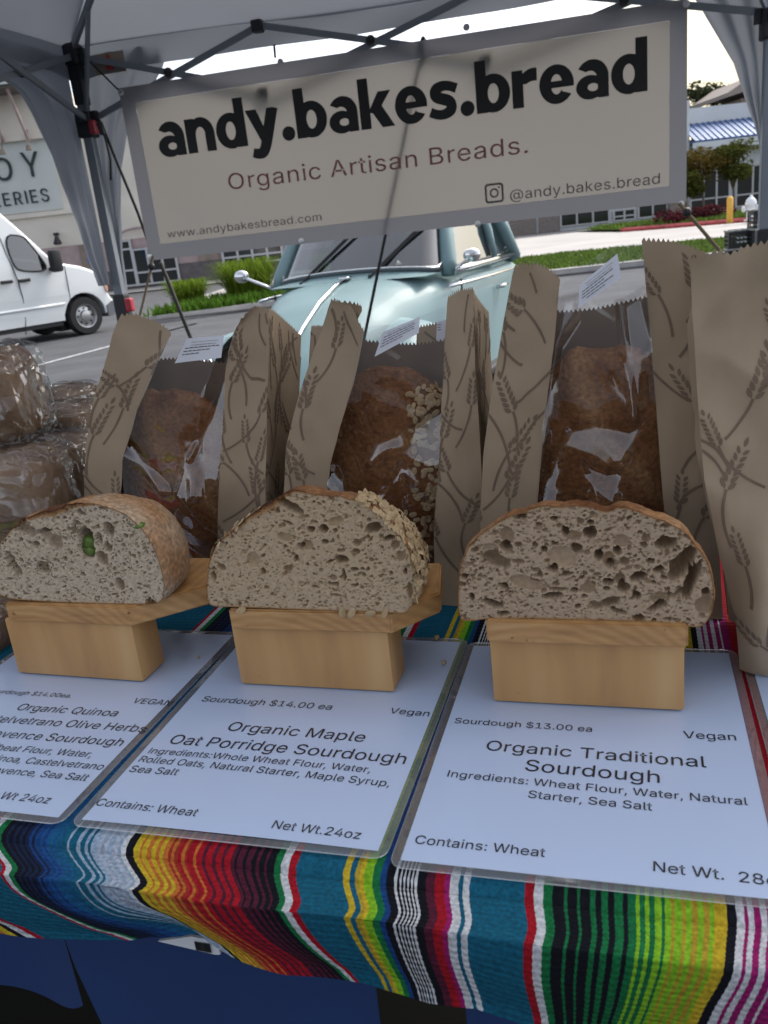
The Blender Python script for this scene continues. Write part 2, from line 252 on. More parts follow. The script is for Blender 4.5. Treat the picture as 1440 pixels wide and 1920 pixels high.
# ------------------------------------------------------------------ lettering
GLYPHS = (
'$447;202,-74 202,583 244,583 244,-74;224,-9 188,-7 156,-1 128,9 102,23 81,40 64,60 51,83 42,109 38,137 104,137 108,118 114,102 123,88 136,76 150,66 166,59 185,53 204,50 224,49 246,50 267,54 286,60 303,69 317,79 329,92 338,106 344,122 346,139 344,154 340,168 332,179 322,189 310,197 296,205 280,211 263,217 245,222 184,239 145,253 112,269 86,289 67,313 56,341 52,372 54,400 62,425 75,448 92,468 113,484 138,498 165,508 195,514 227,516 259,514 289,508 316,498 340,484 360,468 377,449 390,427 398,403 401,378 337,378 332,402 320,421 302,437 280,449 254,456 225,459 204,457 185,454 167,448 152,440 139,430 129,418 121,405 117,391 115,376 117,359 122,345 131,334 142,324 155,315 169,308 212,293 264,279 312,264 328,256 344,248 359,238 372,226 384,213 395,198 402,180 407,161 408,139 406,112 399,87 386,64 370,43 349,25 323,11 294,0 261,-7|,188;38,-119 68,71 137,71 84,-119|.188;95,-4 78,-1 63,9 53,24 50,41 53,59 63,73 78,83 95,87 113,83 128,73 138,59 141,41 138,24 128,9 113,-1|0453;227,-7 191,-3 158,7 130,24 105,48 85,77 69,113 60,144 53,178 49,214 48,254 49,294 53,330 60,364 69,395 85,431 106,461 130,484 159,502 191,512 227,516 262,512 295,502 323,484 348,461 368,431 384,395 393,364 400,330 404,294 405,254 404,214 400,178 393,144 384,113 368,77 348,48 323,24 295,7 263,-3;227,50 250,52 271,60 290,74 306,92 320,116 330,144 338,176 342,213 344,254 342,295 338,332 330,365 320,393 306,416 290,435 271,449 250,457 227,460 203,457 182,449 163,435 147,416 134,393 123,365 115,332 111,295 109,254 111,213 115,176 123,144 134,116 147,92 163,74 182,60 203,52|1453;76,0 76,55 391,55 391,0;276,509 276,0 212,0 212,448 209,448 86,358 86,427 198,509|2453;64,0 64,47 234,229 252,248 268,266 282,282 294,298 303,312 311,327 316,341 319,356 320,371 319,389 315,405 308,419 298,431 287,441 273,449 258,455 241,458 224,460 205,458 188,454 172,447 159,438 148,427 139,413 132,398 128,381 127,362 66,362 68,391 75,418 86,442 102,464 121,482 143,496 168,507 196,513 225,516 254,513 281,507 306,497 328,482 346,465 361,445 372,423 379,398 381,372 380,354 377,336 371,318 363,299 351,280 336,259 317,235 294,209 267,180 153,60 153,57 389,57 389,0|3453;218,-7 188,-5 159,1 133,10 108,22 88,38 70,57 57,79 48,104 44,132 109,132 112,115 118,100 126,87 137,76 150,66 165,59 182,54 200,51 219,50 239,51 258,55 275,61 291,69 304,80 315,93 323,108 328,125 329,145 328,163 323,180 316,196 306,211 292,223 275,234 254,241 229,246 201,248 157,248 157,299 288,448 288,452 70,452 70,509 372,509 372,461 211,278 211,289 247,290 279,286 308,276 333,262 354,244 371,222 383,198 391,173 393,145 390,116 383,90 370,66 354,45 333,27 309,12 281,2 251,-5|4453;40,105 40,158 247,509 311,509 109,166 109,163 413,163 413,105;282,0 282,121 282,146 282,318 343,318 343,0|8453;226,-7 193,-5 163,1 136,11 111,25 91,42 74,62 62,84 54,109 52,135 53,156 58,176 65,195 75,212 87,228 101,241 117,252 134,260 153,265 153,267 129,276 109,289 93,308 80,330 73,354 70,380 73,405 79,429 90,450 106,469 124,485 146,498 170,508 197,514 226,516 255,514 282,508 306,498 328,485 346,469 361,450 373,429 379,405 382,380 379,354 372,330 359,308 343,289 323,276 300,267 300,265 319,260 335,252 351,241 365,228 377,212 387,195 395,176 399,156 401,135 398,109 391,84 378,62 362,42 341,25 317,11 289,1 259,-5;226,49 248,50 267,54 285,60 300,69 313,79 323,91 331,106 335,121 337,139 335,157 330,173 322,189 312,202 298,213 283,223 265,230 247,234 226,235 206,234 187,230 169,223 154,213 140,202 130,189 122,173 117,157 115,139 117,121 121,106 129,91 139,79 152,69 167,60 185,54 205,50;226,290 244,291 260,294 274,300 287,308 298,318 307,330 314,344 318,359 319,376 318,392 314,407 308,420 299,432 288,442 275,449 260,455 244,459 226,460 208,459 192,455 177,449 164,442 153,432 145,420 138,407 134,392 133,376 134,359 138,344 145,330 154,318 165,308 178,300 193,294 209,291|:188;95,-4 78,-1 63,9 53,24 50,41 53,59 63,73 78,83 95,87 113,83 128,73 138,59 141,41 138,24 128,9 113,-1;95,271 78,274 63,284 53,299 50,316 53,334 63,349 78,359 95,362 113,359 128,349 138,334 14'
'1,316 138,299 128,284 113,274|@676;355,-135 319,-134 284,-130 252,-123 221,-114 184,-98 151,-77 122,-53 98,-24 77,9 61,46 52,77 45,109 42,143 40,179 42,215 46,248 52,280 61,309 78,346 98,379 123,408 151,433 184,454 220,470 249,480 281,486 314,490 349,492 383,490 415,486 445,479 472,469 506,452 536,432 562,407 584,380 603,351 617,319 627,285 633,251 635,215 631,142 627,118 622,96 615,76 605,57 593,42 579,28 561,18 541,13 517,11 503,11 490,13 476,17 463,21 451,28 441,36 429,50 423,68 420,68 413,54 402,41 388,30 371,20 351,15 326,13 298,15 273,23 251,35 232,52 216,73 204,96 195,123 190,152 188,182 190,212 197,239 207,265 220,287 237,306 257,322 279,334 304,341 330,343 351,342 369,338 385,331 398,323 409,314 416,306 419,306 419,335 474,335 474,110 476,91 485,74 499,63 518,59 533,61 546,66 557,76 565,89 571,106 576,127 579,152 580,182 581,215 579,245 575,273 567,301 555,327 541,351 523,373 502,393 477,410 450,424 419,434 385,440 347,442 309,440 274,434 242,424 213,410 187,393 164,372 144,347 128,320 115,289 105,255 100,218 98,178 100,138 105,100 115,66 128,35 144,8 165,-17 188,-37 215,-54 246,-68 280,-78 317,-83 357,-85 412,-80 458,-69 476,-63 489,-59 504,-107 493,-111 480,-116 464,-120 411,-131;329,65 350,66 368,71 382,78 395,89 405,102 412,118 417,138 421,160 422,185 421,210 417,231 411,249 403,263 393,274 381,282 366,287 350,290 331,292 313,290 297,285 283,277 271,267 260,254 252,239 246,222 243,204 242,185 243,164 246,144 251,125 258,108 267,94 279,81 293,72 310,67|A480;16,0 201,509 276,509 463,0 395,0 287,302 280,323 272,346 264,372 255,402 244,438 232,478 245,478 233,437 222,402 213,371 204,345 197,322 191,302 85,0;110,142 110,199 370,199 370,142|B456;60,0 60,509 241,509 274,507 304,501 329,491 350,477 367,461 381,442 390,421 396,398 398,374 397,353 393,336 387,320 378,307 368,295 356,286 343,278 329,272 315,267 315,262 331,260 347,254 363,245 378,234 391,220 402,203 411,184 416,161 418,136 416,111 410,88 400,67 386,48 368,31 344,18 317,8 284,2 247,0;125,57 245,57 281,60 309,67 330,80 344,96 353,115 355,137 354,153 350,169 342,184 333,197 320,209 306,218 289,225 269,229 248,231 125,231;125,285 238,285 256,287 273,290 288,296 302,304 314,314 323,326 330,340 335,355 336,372 333,393 326,412 313,429 294,442 270,449 240,452 125,452|C510;267,-7 235,-5 205,1 177,11 150,25 126,42 104,63 86,88 70,115 57,146 48,179 42,215 40,254 42,293 48,329 57,362 70,393 86,421 104,445 126,466 150,484 177,498 205,508 235,514 267,516 293,514 317,511 340,504 362,496 383,485 402,471 419,456 435,438 448,418 459,397 467,373 473,348 408,348 404,365 397,380 389,395 380,407 369,418 357,428 344,437 330,444 315,449 300,453 284,455 267,456 237,453 209,445 184,432 161,414 141,391 125,364 113,332 106,295 103,254 106,213 113,177 125,145 141,117 161,94 184,76 210,63 237,56 267,53 284,54 300,56 315,60 330,65 344,72 357,81 369,90 380,102 389,114 397,128 404,144 408,160 473,160 467,135 459,112 448,91 435,71 420,53 402,38 383,24 363,13 341,5 317,-2 293,-6|E419;60,0 60,509 372,509 372,452 125,452 125,286 355,286 355,229 125,229 125,57 375,57 375,0|F410;60,0 60,509 369,509 369,452 125,452 125,278 346,278 346,221 125,221 125,0|G520;269,-7 236,-5 205,1 176,11 149,25 125,43 104,64 85,88 69,116 57,146 47,179 42,215 40,254 42,293 47,329 57,362 69,393 85,421 103,445 125,466 149,484 175,498 203,508 233,514 265,516 291,514 316,510 340,504 363,494 384,483 403,469 421,453 436,436 449,416 460,395 468,373 474,349 408,349 402,365 395,379 387,393 378,406 368,417 356,427 344,436 330,443 315,448 300,453 283,455 265,456 236,453 209,445 183,432 160,414 141,392 125,364 113,332 106,295 103,254 106,213 113,177 125,145 141,117 161,95 184,76 210,63 238,56 269,53 296,55 322,61 345,71 365,85 382,102 396,123 407,147 413,173 415,202 434,199 283,199 283,256 478,256 478,200 475,160 466,124 451,91 431,62 406,38 377,19 344,5 308,-4|H517;60,0 60,509 125,509 125,289 392,289 392,509 457,509 457,0 392,0 392,232 125,232 125,0|I189;60,0 60,509 125,509 125,0|L393;60,0 60,509 125,509 125,57 361,57 361,0|M628;'
'60,0 60,509 152,509 277,187 287,159 299,123 311,84 322,49 307,49 318,83 330,121 342,158 352,187 476,509 568,509 568,0 504,0 504,291 504,327 505,369 506,413 507,457 513,457 498,409 482,363 467,322 461,305 456,291 342,0 286,0 170,291 165,304 159,321 145,361 129,408 112,457 119,457 120,416 121,372 122,328 122,291 122,0|N523;60,0 60,509 136,509 343,183 352,169 363,151 388,107 414,55 405,54 401,108 399,157 399,178 399,195 399,509 463,509 463,0 387,0 202,290 177,331 168,346 159,363 148,381 136,402 123,425 108,452 119,454 122,384 123,363 124,345 124,328 125,307 125,291 125,0|O533;267,-7 235,-5 205,1 177,11 150,25 126,42 105,63 86,88 70,115 57,146 48,179 42,215 40,254 42,293 48,329 57,362 70,393 86,421 105,445 126,466 150,484 177,498 205,508 235,514 267,516 299,514 329,508 357,498 384,484 408,466 429,445 448,421 464,393 477,362 486,329 491,293 493,254 491,215 486,179 477,146 464,115 448,88 429,63 408,42 384,25 357,11 329,1 299,-5;267,53 296,55 324,63 349,76 372,94 392,116 408,144 420,176 428,213 430,254 428,295 420,332 408,365 392,392 372,415 349,433 324,446 296,453 267,456 237,453 210,445 184,433 161,415 142,392 125,364 113,332 106,295 103,254 106,213 113,176 125,144 142,117 161,94 184,76 210,63 237,55|P445;60,0 60,509 235,509 272,506 305,499 332,487 356,471 375,452 390,430 400,404 407,377 409,348 407,318 400,291 390,265 375,243 356,223 332,207 305,195 272,188 235,186 109,186 109,242 233,242 257,244 279,248 297,256 312,266 324,279 333,294 339,310 343,328 344,348 343,367 339,385 333,402 324,416 312,428 297,439 279,446 257,451 232,452 125,452 125,0|Q533;245,159 313,159 369,85 384,65 468,-48 401,-48 346,27 331,46;267,-7 235,-5 205,1 177,11 150,25 126,42 105,63 86,88 70,115 57,146 48,179 42,215 40,254 42,293 48,329 57,362 70,393 86,421 105,445 126,466 150,484 177,498 205,508 235,514 267,516 299,514 329,508 357,498 384,484 408,466 429,445 448,421 464,393 477,362 486,329 491,293 493,254 491,215 486,179 477,146 464,115 448,88 429,63 408,42 384,25 357,11 329,1 299,-5;267,53 296,55 324,63 349,76 372,94 392,116 408,144 420,176 428,213 430,254 428,295 420,332 408,365 392,392 372,415 349,433 324,446 296,453 267,456 237,453 210,445 184,433 161,415 142,392 125,364 113,332 106,295 103,254 106,213 113,176 125,144 142,117 161,94 184,76 210,63 237,55|R449;60,0 60,509 236,509 273,506 305,500 333,489 356,473 376,455 390,433 401,408 407,381 409,352 407,323 401,296 390,271 376,250 356,232 333,217 305,206 273,200 236,198 96,198 96,255 234,255 258,256 280,260 298,267 313,276 325,287 334,300 340,316 344,333 345,352 344,371 340,389 334,405 325,419 313,430 298,440 279,446 258,451 233,452 125,452 125,0;353,0 230,229 303,229 428,0|S447;224,-9 188,-7 156,-1 128,9 102,23 81,40 64,60 51,83 42,109 38,137 104,137 108,118 114,102 123,88 136,76 150,66 166,59 185,53 204,50 224,49 246,50 267,54 286,60 303,69 317,79 329,92 338,106 344,122 346,139 344,154 340,168 332,179 322,189 310,197 296,205 280,211 263,217 245,222 184,239 145,253 112,269 86,289 67,313 56,341 52,372 54,400 62,425 75,448 92,468 113,484 138,498 165,508 195,514 227,516 259,514 289,508 316,498 340,484 360,468 377,449 390,427 398,403 401,378 337,378 332,402 320,421 302,437 280,449 254,456 225,459 204,457 185,454 167,448 152,440 139,430 129,418 121,405 117,391 115,376 117,359 122,345 131,334 142,324 155,315 169,308 212,293 264,279 312,264 328,256 344,248 359,238 372,226 384,213 395,198 402,180 407,161 408,139 406,112 399,87 386,64 370,43 349,25 323,11 294,0 261,-7|T449;32,452 32,509 417,509 417,452 257,452 257,0 193,0 193,452|V480;204,0 16,509 84,509 192,206 199,187 207,164 215,137 225,106 236,71 248,31 235,31 247,71 257,107 267,138 276,165 283,187 290,206 395,509 463,509 278,0|W686;155,0 16,509 82,509 163,196 175,145 187,94 197,40 189,40 200,94 211,145 224,196 306,509 380,509 462,196 474,145 486,94 497,40 488,40 499,94 510,145 523,196 603,509 670,509 530,0 455,0 368,323 351,391 346,417 341,445 336,475 350,475 345,446 340,420 335,395 318,323 230,0|Y472;203,0 203,208 16,509 91,509 192,344 222,292 231,274 240,2'
'54 250,230 224,230 233,254 242,275 251,293 280,344 381,509 455,509 268,208 268,0|a389;160,-9 137,-7 115,-3 94,5 76,15 60,29 48,45 38,63 32,84 30,108 32,128 36,146 43,161 53,174 64,184 78,193 92,200 108,206 125,211 178,220 200,223 218,225 234,227 252,230 265,235 273,243 276,255 276,257 275,272 272,285 267,297 256,311 240,322 227,327 212,330 196,331 178,330 163,327 149,322 132,313 118,301 107,288 100,274 41,291 51,313 64,331 79,346 95,358 114,368 133,375 153,380 173,383 194,384 208,384 223,382 239,379 255,375 271,369 286,360 300,350 312,336 322,320 330,301 335,278 337,251 337,0 277,0 277,52 272,52 264,38 252,25 242,16 229,8 215,1 199,-4 181,-7;170,45 192,47 211,51 228,59 242,68 254,80 263,93 270,108 274,122 276,138 276,190 270,186 259,182 231,176 200,171 175,168 134,159 117,150 103,139 95,124 92,105 94,87 102,72 114,61 130,52 142,48 156,46|b424;229,-8 208,-7 189,-3 172,4 159,12 147,21 138,31 127,46 118,59 112,59 112,0 53,0 53,509 114,509 114,319 118,319 127,331 137,346 147,355 158,364 171,373 188,379 207,383 229,384 259,382 287,374 313,361 335,342 354,320 370,293 381,261 388,227 390,189 388,151 381,116 370,84 355,57 336,34 313,16 288,3 260,-6;220,47 242,49 262,55 279,66 294,80 306,97 316,117 323,139 327,163 328,189 327,215 323,239 316,261 307,281 295,298 280,311 262,322 243,328 220,330 198,328 178,322 161,312 147,299 134,282 125,263 118,241 114,216 113,189 114,162 118,138 125,115 135,95 147,78 162,65 179,55 198,49|c396;207,-8 174,-5 144,3 117,16 93,35 72,58 56,85 44,116 37,150 34,187 37,225 44,260 56,291 72,318 93,341 117,360 144,374 174,382 207,384 226,384 243,381 260,377 276,371 291,364 305,356 318,346 330,335 340,322 349,308 356,293 362,277 303,262 290,289 270,311 242,325 226,329 207,330 184,328 163,321 145,310 130,296 118,278 108,258 102,236 98,212 96,187 98,163 102,139 108,117 118,97 130,80 145,66 163,55 184,49 207,46 226,48 243,52 271,66 292,89 304,117 363,102 357,86 350,70 341,56 331,43 319,32 306,21 292,12 277,5 261,-1 244,-5 226,-7|d424;195,-8 165,-6 137,3 111,16 89,34 70,57 55,84 43,116 36,151 34,189 36,227 43,261 55,293 70,320 89,342 112,361 137,374 165,382 196,384 218,383 237,379 253,373 267,364 278,355 287,346 298,331 306,319 311,319 311,509 372,509 372,0 313,0 313,59 307,59 298,46 287,31 277,21 266,12 252,4 236,-3 217,-7;205,47 226,49 246,55 263,65 278,78 290,95 299,115 306,138 310,162 312,189 310,216 306,241 300,263 290,282 278,299 263,312 246,322 227,328 205,330 182,328 162,322 145,311 130,298 118,281 108,261 102,239 98,215 96,189 98,163 102,139 109,117 118,97 130,80 145,66 162,55 182,49|e404;212,-8 177,-5 145,3 117,16 92,35 72,58 56,85 44,116 37,150 34,187 36,224 44,258 55,290 71,317 91,340 115,359 142,373 172,382 205,384 226,383 246,380 266,374 285,366 303,355 319,341 334,324 347,305 357,282 365,256 370,227 371,194 371,169 75,169 75,221 338,221 310,202 308,226 304,248 298,269 288,286 277,301 263,314 246,323 227,328 205,330 183,328 164,323 146,313 131,301 119,286 109,270 102,251 97,231 96,211 96,178 98,151 102,127 110,106 121,88 135,73 151,61 169,53 190,48 212,46 227,47 241,49 254,53 271,61 285,73 297,88 306,105 365,91 358,72 348,55 335,39 320,26 302,14 283,4 261,-3 237,-7|g425;207,-151 180,-149 156,-146 134,-140 114,-132 97,-122 82,-110 70,-97 59,-84 51,-69 101,-41 122,-66 136,-78 154,-88 169,-93 187,-96 207,-97 236,-95 261,-87 282,-75 298,-58 308,-34 311,-6 311,68 306,68 298,56 287,41 277,32 266,23 252,16 236,10 217,6 195,5 165,7 138,14 113,27 90,43 71,65 55,90 43,120 36,154 34,191 36,229 43,263 55,293 71,320 90,342 112,361 138,374 166,382 196,384 218,383 237,379 253,373 267,365 279,356 288,346 299,331 308,319 313,319 313,379 372,379 372,-9 370,-40 363,-67 350,-90 334,-109 314,-124 291,-136 265,-144 237,-149;205,59 227,61 246,66 264,75 278,87 290,103 300,121 307,142 311,166 312,193 311,219 307,242 300,264 291,283 279,299 264,312 247,322 227,328 205,330 182,328 163,322 145,312 130,298 118,282 109,262 102,241 98,218 96,193 98,167 102,144 109,123 118,104 131,88 145,76 163,66 183,61|h410;114,227 114,0 53,0 53,509 '
'114,509 114,287 102,287 116,319 132,344 152,362 175,374 200,382 227,384 252,383 275,377 295,369 313,356 328,340 341,321 350,298 355,271 357,240 357,0 296,0 296,235 293,263 286,286 273,304 256,318 235,326 210,329 192,328 176,324 161,317 147,308 136,297 126,283 119,266 115,248|i167;53,0 53,379 114,379 114,0;84,443 67,446 54,455 44,468 41,483 44,499 54,512 67,521 84,524 100,521 114,512 123,499 126,483 123,468 114,455 100,446|k381;110,137 110,212 121,212 284,379 360,379 184,199 177,199;53,0 53,509 114,509 114,0;294,0 148,186 191,229 372,0|l189;139,-2 112,0 91,8 74,20 62,37 55,59 53,84 53,509 114,509 114,99 115,77 120,62 130,54 146,52 160,53 170,54 181,3 162,-1|m610;53,0 53,379 112,379 112,295 108,295 114,314 122,331 132,346 144,358 158,368 172,376 187,382 203,385 219,386 245,383 268,375 287,361 303,342 314,320 321,295 312,295 318,312 326,329 337,343 350,356 364,366 381,375 398,381 417,385 437,386 458,385 478,380 497,372 514,361 529,346 541,328 550,307 555,283 557,255 557,0 496,0 496,254 493,279 485,298 473,313 456,323 438,329 419,330 402,329 387,326 374,320 363,312 353,302 345,290 340,277 336,263 335,247 335,0 274,0 274,260 272,280 265,297 253,311 238,322 220,328 199,330 185,329 171,326 158,320 145,312 135,302 126,289 119,274 115,257 114,238 114,0|n410;114,227 114,0 53,0 53,379 112,379 112,287 102,287 116,319 132,344 152,362 175,374 200,382 227,384 252,383 275,377 295,369 313,356 328,340 341,321 350,298 355,271 357,240 357,0 296,0 296,235 293,263 286,286 273,304 256,318 235,326 210,329 192,328 176,324 161,317 147,308 136,297 126,283 119,266 115,248|o415;207,-8 174,-5 144,3 117,16 93,35 72,58 56,85 44,116 37,150 34,187 37,225 44,260 56,291 72,318 93,341 117,360 144,374 174,382 207,384 241,382 271,374 299,360 323,341 343,318 359,291 371,260 379,225 381,187 379,150 371,116 359,85 343,58 323,35 299,16 271,3 241,-5;207,46 231,49 252,55 270,66 285,80 298,97 307,117 314,139 318,163 319,187 318,212 314,236 307,258 298,278 285,296 270,310 252,321 231,328 207,330 184,328 163,321 145,310 130,296 118,278 108,258 102,236 98,212 96,187 98,163 102,139 108,117 118,97 130,80 145,66 163,55 184,49|p424;53,-143 53,379 112,379 112,319 118,319 126,331 137,346 147,355 158,364 171,373 188,379 207,383 229,384 259,382 287,374 313,361 335,342 354,320 370,293 381,261 388,227 390,189 388,151 381,116 370,84 355,57 336,34 313,16 288,3 260,-6 229,-8 208,-7 189,-3 173,4 159,12 147,21 138,31 127,46 118,59 114,59 114,-143;220,47 242,49 262,55 279,66 294,80 306,97 316,117 323,139 327,163 328,189 327,215 323,239 316,261 307,281 295,298 280,311 262,322 243,328 220,330 198,328 178,322 161,312 147,299 134,282 125,263 118,241 114,216 113,189 114,162 118,138 125,115 135,95 147,78 162,65 179,55 198,49|r259;53,0 53,379 112,379 112,321 115,321 124,339 137,354 152,367 171,377 191,383 213,385 229,384 243,384 243,322 239,323 230,324 207,326 190,324 174,321 159,315 146,306 135,296 126,284 119,269 115,254 114,237 114,0|s365;182,-8 157,-7 133,-3 112,3 93,12 76,24 62,38 50,54 41,73 36,94 94,107 101,87 111,72 124,60 141,52 160,47 181,45 206,47 227,53 244,62 258,74 265,88 268,103 265,121 254,136 243,144 229,150 212,155 149,170 118,180 92,192 72,208 58,227 50,249 47,274 49,295 55,314 65,332 79,347 95,360 115,370 137,378 161,383 187,384 212,383 234,379 254,372 271,363 286,352 299,339 309,324 318,308 324,290 268,277 262,291 254,304 243,316 228,325 210,331 187,333 166,331 147,326 131,317 119,305 111,292 109,277 112,258 124,243 136,235 152,229 172,223 229,209 261,200 287,187 306,171 320,153 328,131 331,107 329,85 323,65 312,47 298,31 281,18 260,6 236,-2 210,-7|t227;204,379 204,327 6,327 6,379;65,471 126,471 126,98 128,76 136,61 150,53 170,50 185,51 202,54 213,2 192,-3 168,-4 138,-1 113,7 92,21 77,41 68,64 65,93|u410;182,-5 158,-3 135,2 115,11 97,23 82,39 69,59 60,82 54,109 53,139 53,379 114,379 114,144 116,117 124,94 137,75 154,61 175,53 200,50 218,51 234,55 249,62 263,71 274,83 283,97 290,113 295,132 296,153 296,379 357,379 357,0 298,0 298,92 307,92 294,60 277,35 257,17 234,5 209,-3|v389'
';163,0 17,379 84,379 165,155 187,87 206,21 184,21 203,87 224,155 305,379 371,379 226,0|w567;138,0 23,379 87,379 133,214 140,190 147,164 154,137 161,107 168,75 175,41 165,41 172,74 179,105 186,135 192,163 199,189 206,214 252,379 316,379 362,214 368,189 375,163 382,136 388,106 395,75 402,41 391,41 399,75 406,106 413,135 420,163 427,189 434,214 480,379 545,379 429,0 368,0 319,172 305,225 291,280 277,338 291,338 277,280 263,225 248,172 199,0|y389;47,-139 61,-86 71,-87 88,-90 104,-89 118,-84 130,-74 138,-64 145,-51 151,-36 163,-1 17,379 84,379 165,155 187,87 206,21 184,21 202,87 224,155 305,379 371,379 204,-58 196,-77 187,-93 177,-107 165,-119 153,-128 139,-136 125,-141 109,-144 91,-145 65,-143 54,-141|z380;42,0 42,46 254,320 254,323 48,323 48,379 333,379 333,331 126,60 126,56 339,56 339,0| 188;'
)
HEAVY = (
'a498;171,-8 207,-10 241,-7 275,2 309,15 313,0 465,1 465,297 461,322 454,351 442,380 410,429 387,452 362,472 309,498 250,509 216,509 187,505 134,486 108,472 83,452 52,419 41,404 42,399 149,351 168,360 192,365 216,364 241,357 260,346 275,333 287,317 296,297 294,291 250,305 202,310 163,307 122,297 86,281 53,258 27,231 10,200 1,166 1,132 11,98 31,64 56,39 90,16 129,0;216,98 192,108 174,123 165,142 168,162 182,181 202,192 231,199 260,199 289,189 309,175 310,123 294,108 270,98 246,95|n518;1,1 165,1 165,244 171,283 181,317 196,341 216,360 236,368 265,368 289,356 313,327 327,292 331,273 326,268 325,263 326,1 488,0 490,147 489,278 485,312 476,346 460,385 440,419 415,447 386,471 338,497 284,509 255,510 226,506 197,497 168,484 165,496 158,500 3,500 0,496|d538;221,-8 250,-10 284,-8 343,8 347,0 509,1 510,695 507,700 347,700 345,695 345,646 345,496 343,492 289,507 236,510 182,500 129,478 86,446 49,404 22,356 5,302 0,249 6,195 20,147 47,98 81,59 124,25 173,3;246,118 231,121 216,129 202,142 189,162 172,205 168,254 174,302 192,345 207,363 221,374 236,381 250,382 270,379 284,370 310,341 327,297 332,244 325,195 305,152 280,126 265,120|y558;115,-207 144,-211 178,-210 212,-204 231,-197 249,-188 275,-168 299,-143 318,-115 349,-57 381,24 536,467 537,472 532,474 454,500 352,498 270,257 265,255 253,288 176,496 173,500 -2,500 -8,496 199,45 174,-23 153,-56 139,-60 119,-60 61,-46 56,-54 18,-173 66,-194|.248;90,-8 129,-8 168,7 186,21 198,35 209,55 215,74 216,113 210,132 200,152 187,168 168,183 129,198 105,200 86,197 48,181 20,152 10,132 4,113 5,74 11,55 22,35 34,21 52,7 71,-3|b538;231,-8 289,-8 343,5 391,29 435,64 470,108 495,162 508,220 509,278 499,326 482,370 454,414 422,448 396,468 364,486 333,499 299,507 265,510 231,508 202,503 168,492 165,496 165,583 163,700 3,700 0,695 0,6 3,0 163,0 168,8 197,-2;255,118 241,121 226,129 212,143 199,162 182,205 178,254 184,302 202,344 216,363 231,374 246,380 260,382 280,379 294,371 309,357 320,341 337,297 342,244 335,195 315,152 289,126 275,120|k558;1,1 165,1 165,215 168,220 207,208 340,1 539,1 355,302 356,307 507,496 503,500 493,500 313,500 309,498 168,281 165,288 163,700 3,700 0,695|e528;221,-8 255,-10 289,-7 323,1 352,13 381,29 410,51 435,75 456,103 455,108 449,110 333,149 318,176 302,147 280,126 255,118 231,121 212,133 197,148 184,171 174,200 178,205 493,205 497,210 499,229 499,278 490,322 476,360 461,389 440,419 394,462 367,480 338,493 309,503 275,509 241,510 212,507 178,499 149,488 119,472 93,452 68,428 47,401 28,370 16,341 1,278 0,244 3,210 20,147 35,118 54,89 76,64 100,42 129,22 158,8 187,-2;178,293 173,297 174,302 190,341 207,363 226,377 246,382 265,380 284,370 299,357 321,317 327,297 323,293|s468;163,-8 216,-9 255,-4 294,6 333,20 371,45 391,66 407,94 415,118 420,147 415,195 400,239 373,278 351,297 313,318 192,360 197,365 231,375 250,378 275,376 338,360 401,330 406,331 458,448 453,452 357,491 309,504 270,510 221,513 182,510 144,502 105,489 81,475 52,447 36,423 26,394 22,351 26,322 34,297 45,278 61,258 83,239 119,218 255,170 262,162 262,152 231,136 202,126 173,124 119,134 47,169 42,170 40,166 -14,55 -13,50 81,10 129,-3|r398;1,1 165,1 165,307 168,310 216,310 255,329 294,338 328,340 369,336 370,501 363,506 328,510 284,507 246,497 207,480 168,452 165,457 163,499 8,500 0,496'
)
GL = {}
for _p in GLYPHS.split("|") + ["heavy" + q for q in HEAVY.split("|")]:
    _k = _p[:6] if _p.startswith("heavy") else _p[0]; _h, *_sp = _p[len(_k):].split(";"); GL[_k] = (int(_h) / 1000, [[tuple(int(q) / 1000 for q in c.split(",")) for c in w.split()] for w in _sp if w])
_tc = {}; _tri = {}
def fill_glyph(loops):
    """triangles of the even-odd inside of a glyph's closed outlines"""
    from mathutils.geometry import delaunay_2d_cdt
    vs, es = [], []
    for P in loops:
        o_ = len(vs); vs += [Vector(p) for p in P]; es += [(o_ + i, o_ + (i + 1) % len(P)) for i in range(len(P))]
    r_ = delaunay_2d_cdt(vs, es, [], 0, 1e-6); gv = [tuple(p) for p in r_[0]]; tri = [tuple(t) for t in r_[2]]
    c_ = np.array([[sum(gv[i][0] for i in t) / 3, sum(gv[i][1] for i in t) / 3] for t in tri]); k_ = np.zeros(len(tri), bool)
    for P in loops: k_ ^= inside(c_, np.array(P))
    return gv, [t if (gv[t[1]][0] - gv[t[0]][0]) * (gv[t[2]][1] - gv[t[0]][1]) - (gv[t[1]][1] - gv[t[0]][1]) * (gv[t[2]][0] - gv[t[0]][0]) > 0 else t[::-1] for t, k__ in zip(tri, k_) if k__]
def glyphs(txt, bold=0.0, spacing=1.0):
    """filled outline letters (flat) laid out on a baseline"""
    k = (txt, bold, spacing)
    if k not in _tc:
        V_, F_, x = [], [], 0.0
        for ch in txt:
            key = ("heavy" + ch) if bold == "heavy" else ch; adv, sp_ = GL[key]
            if sp_:
                if key not in _tri: _tri[key] = fill_glyph(sp_)
                gv, gf = _tri[key]; o_ = len(V_); V_ += [(x + a_, b_) for a_, b_ in gv]; F_ += [tuple(o_ + i for i in q) for q in gf]
            x += adv * spacing
        v, f = np.array(V_), F_
        _tc[k] = (v, f)
    return _tc[k]
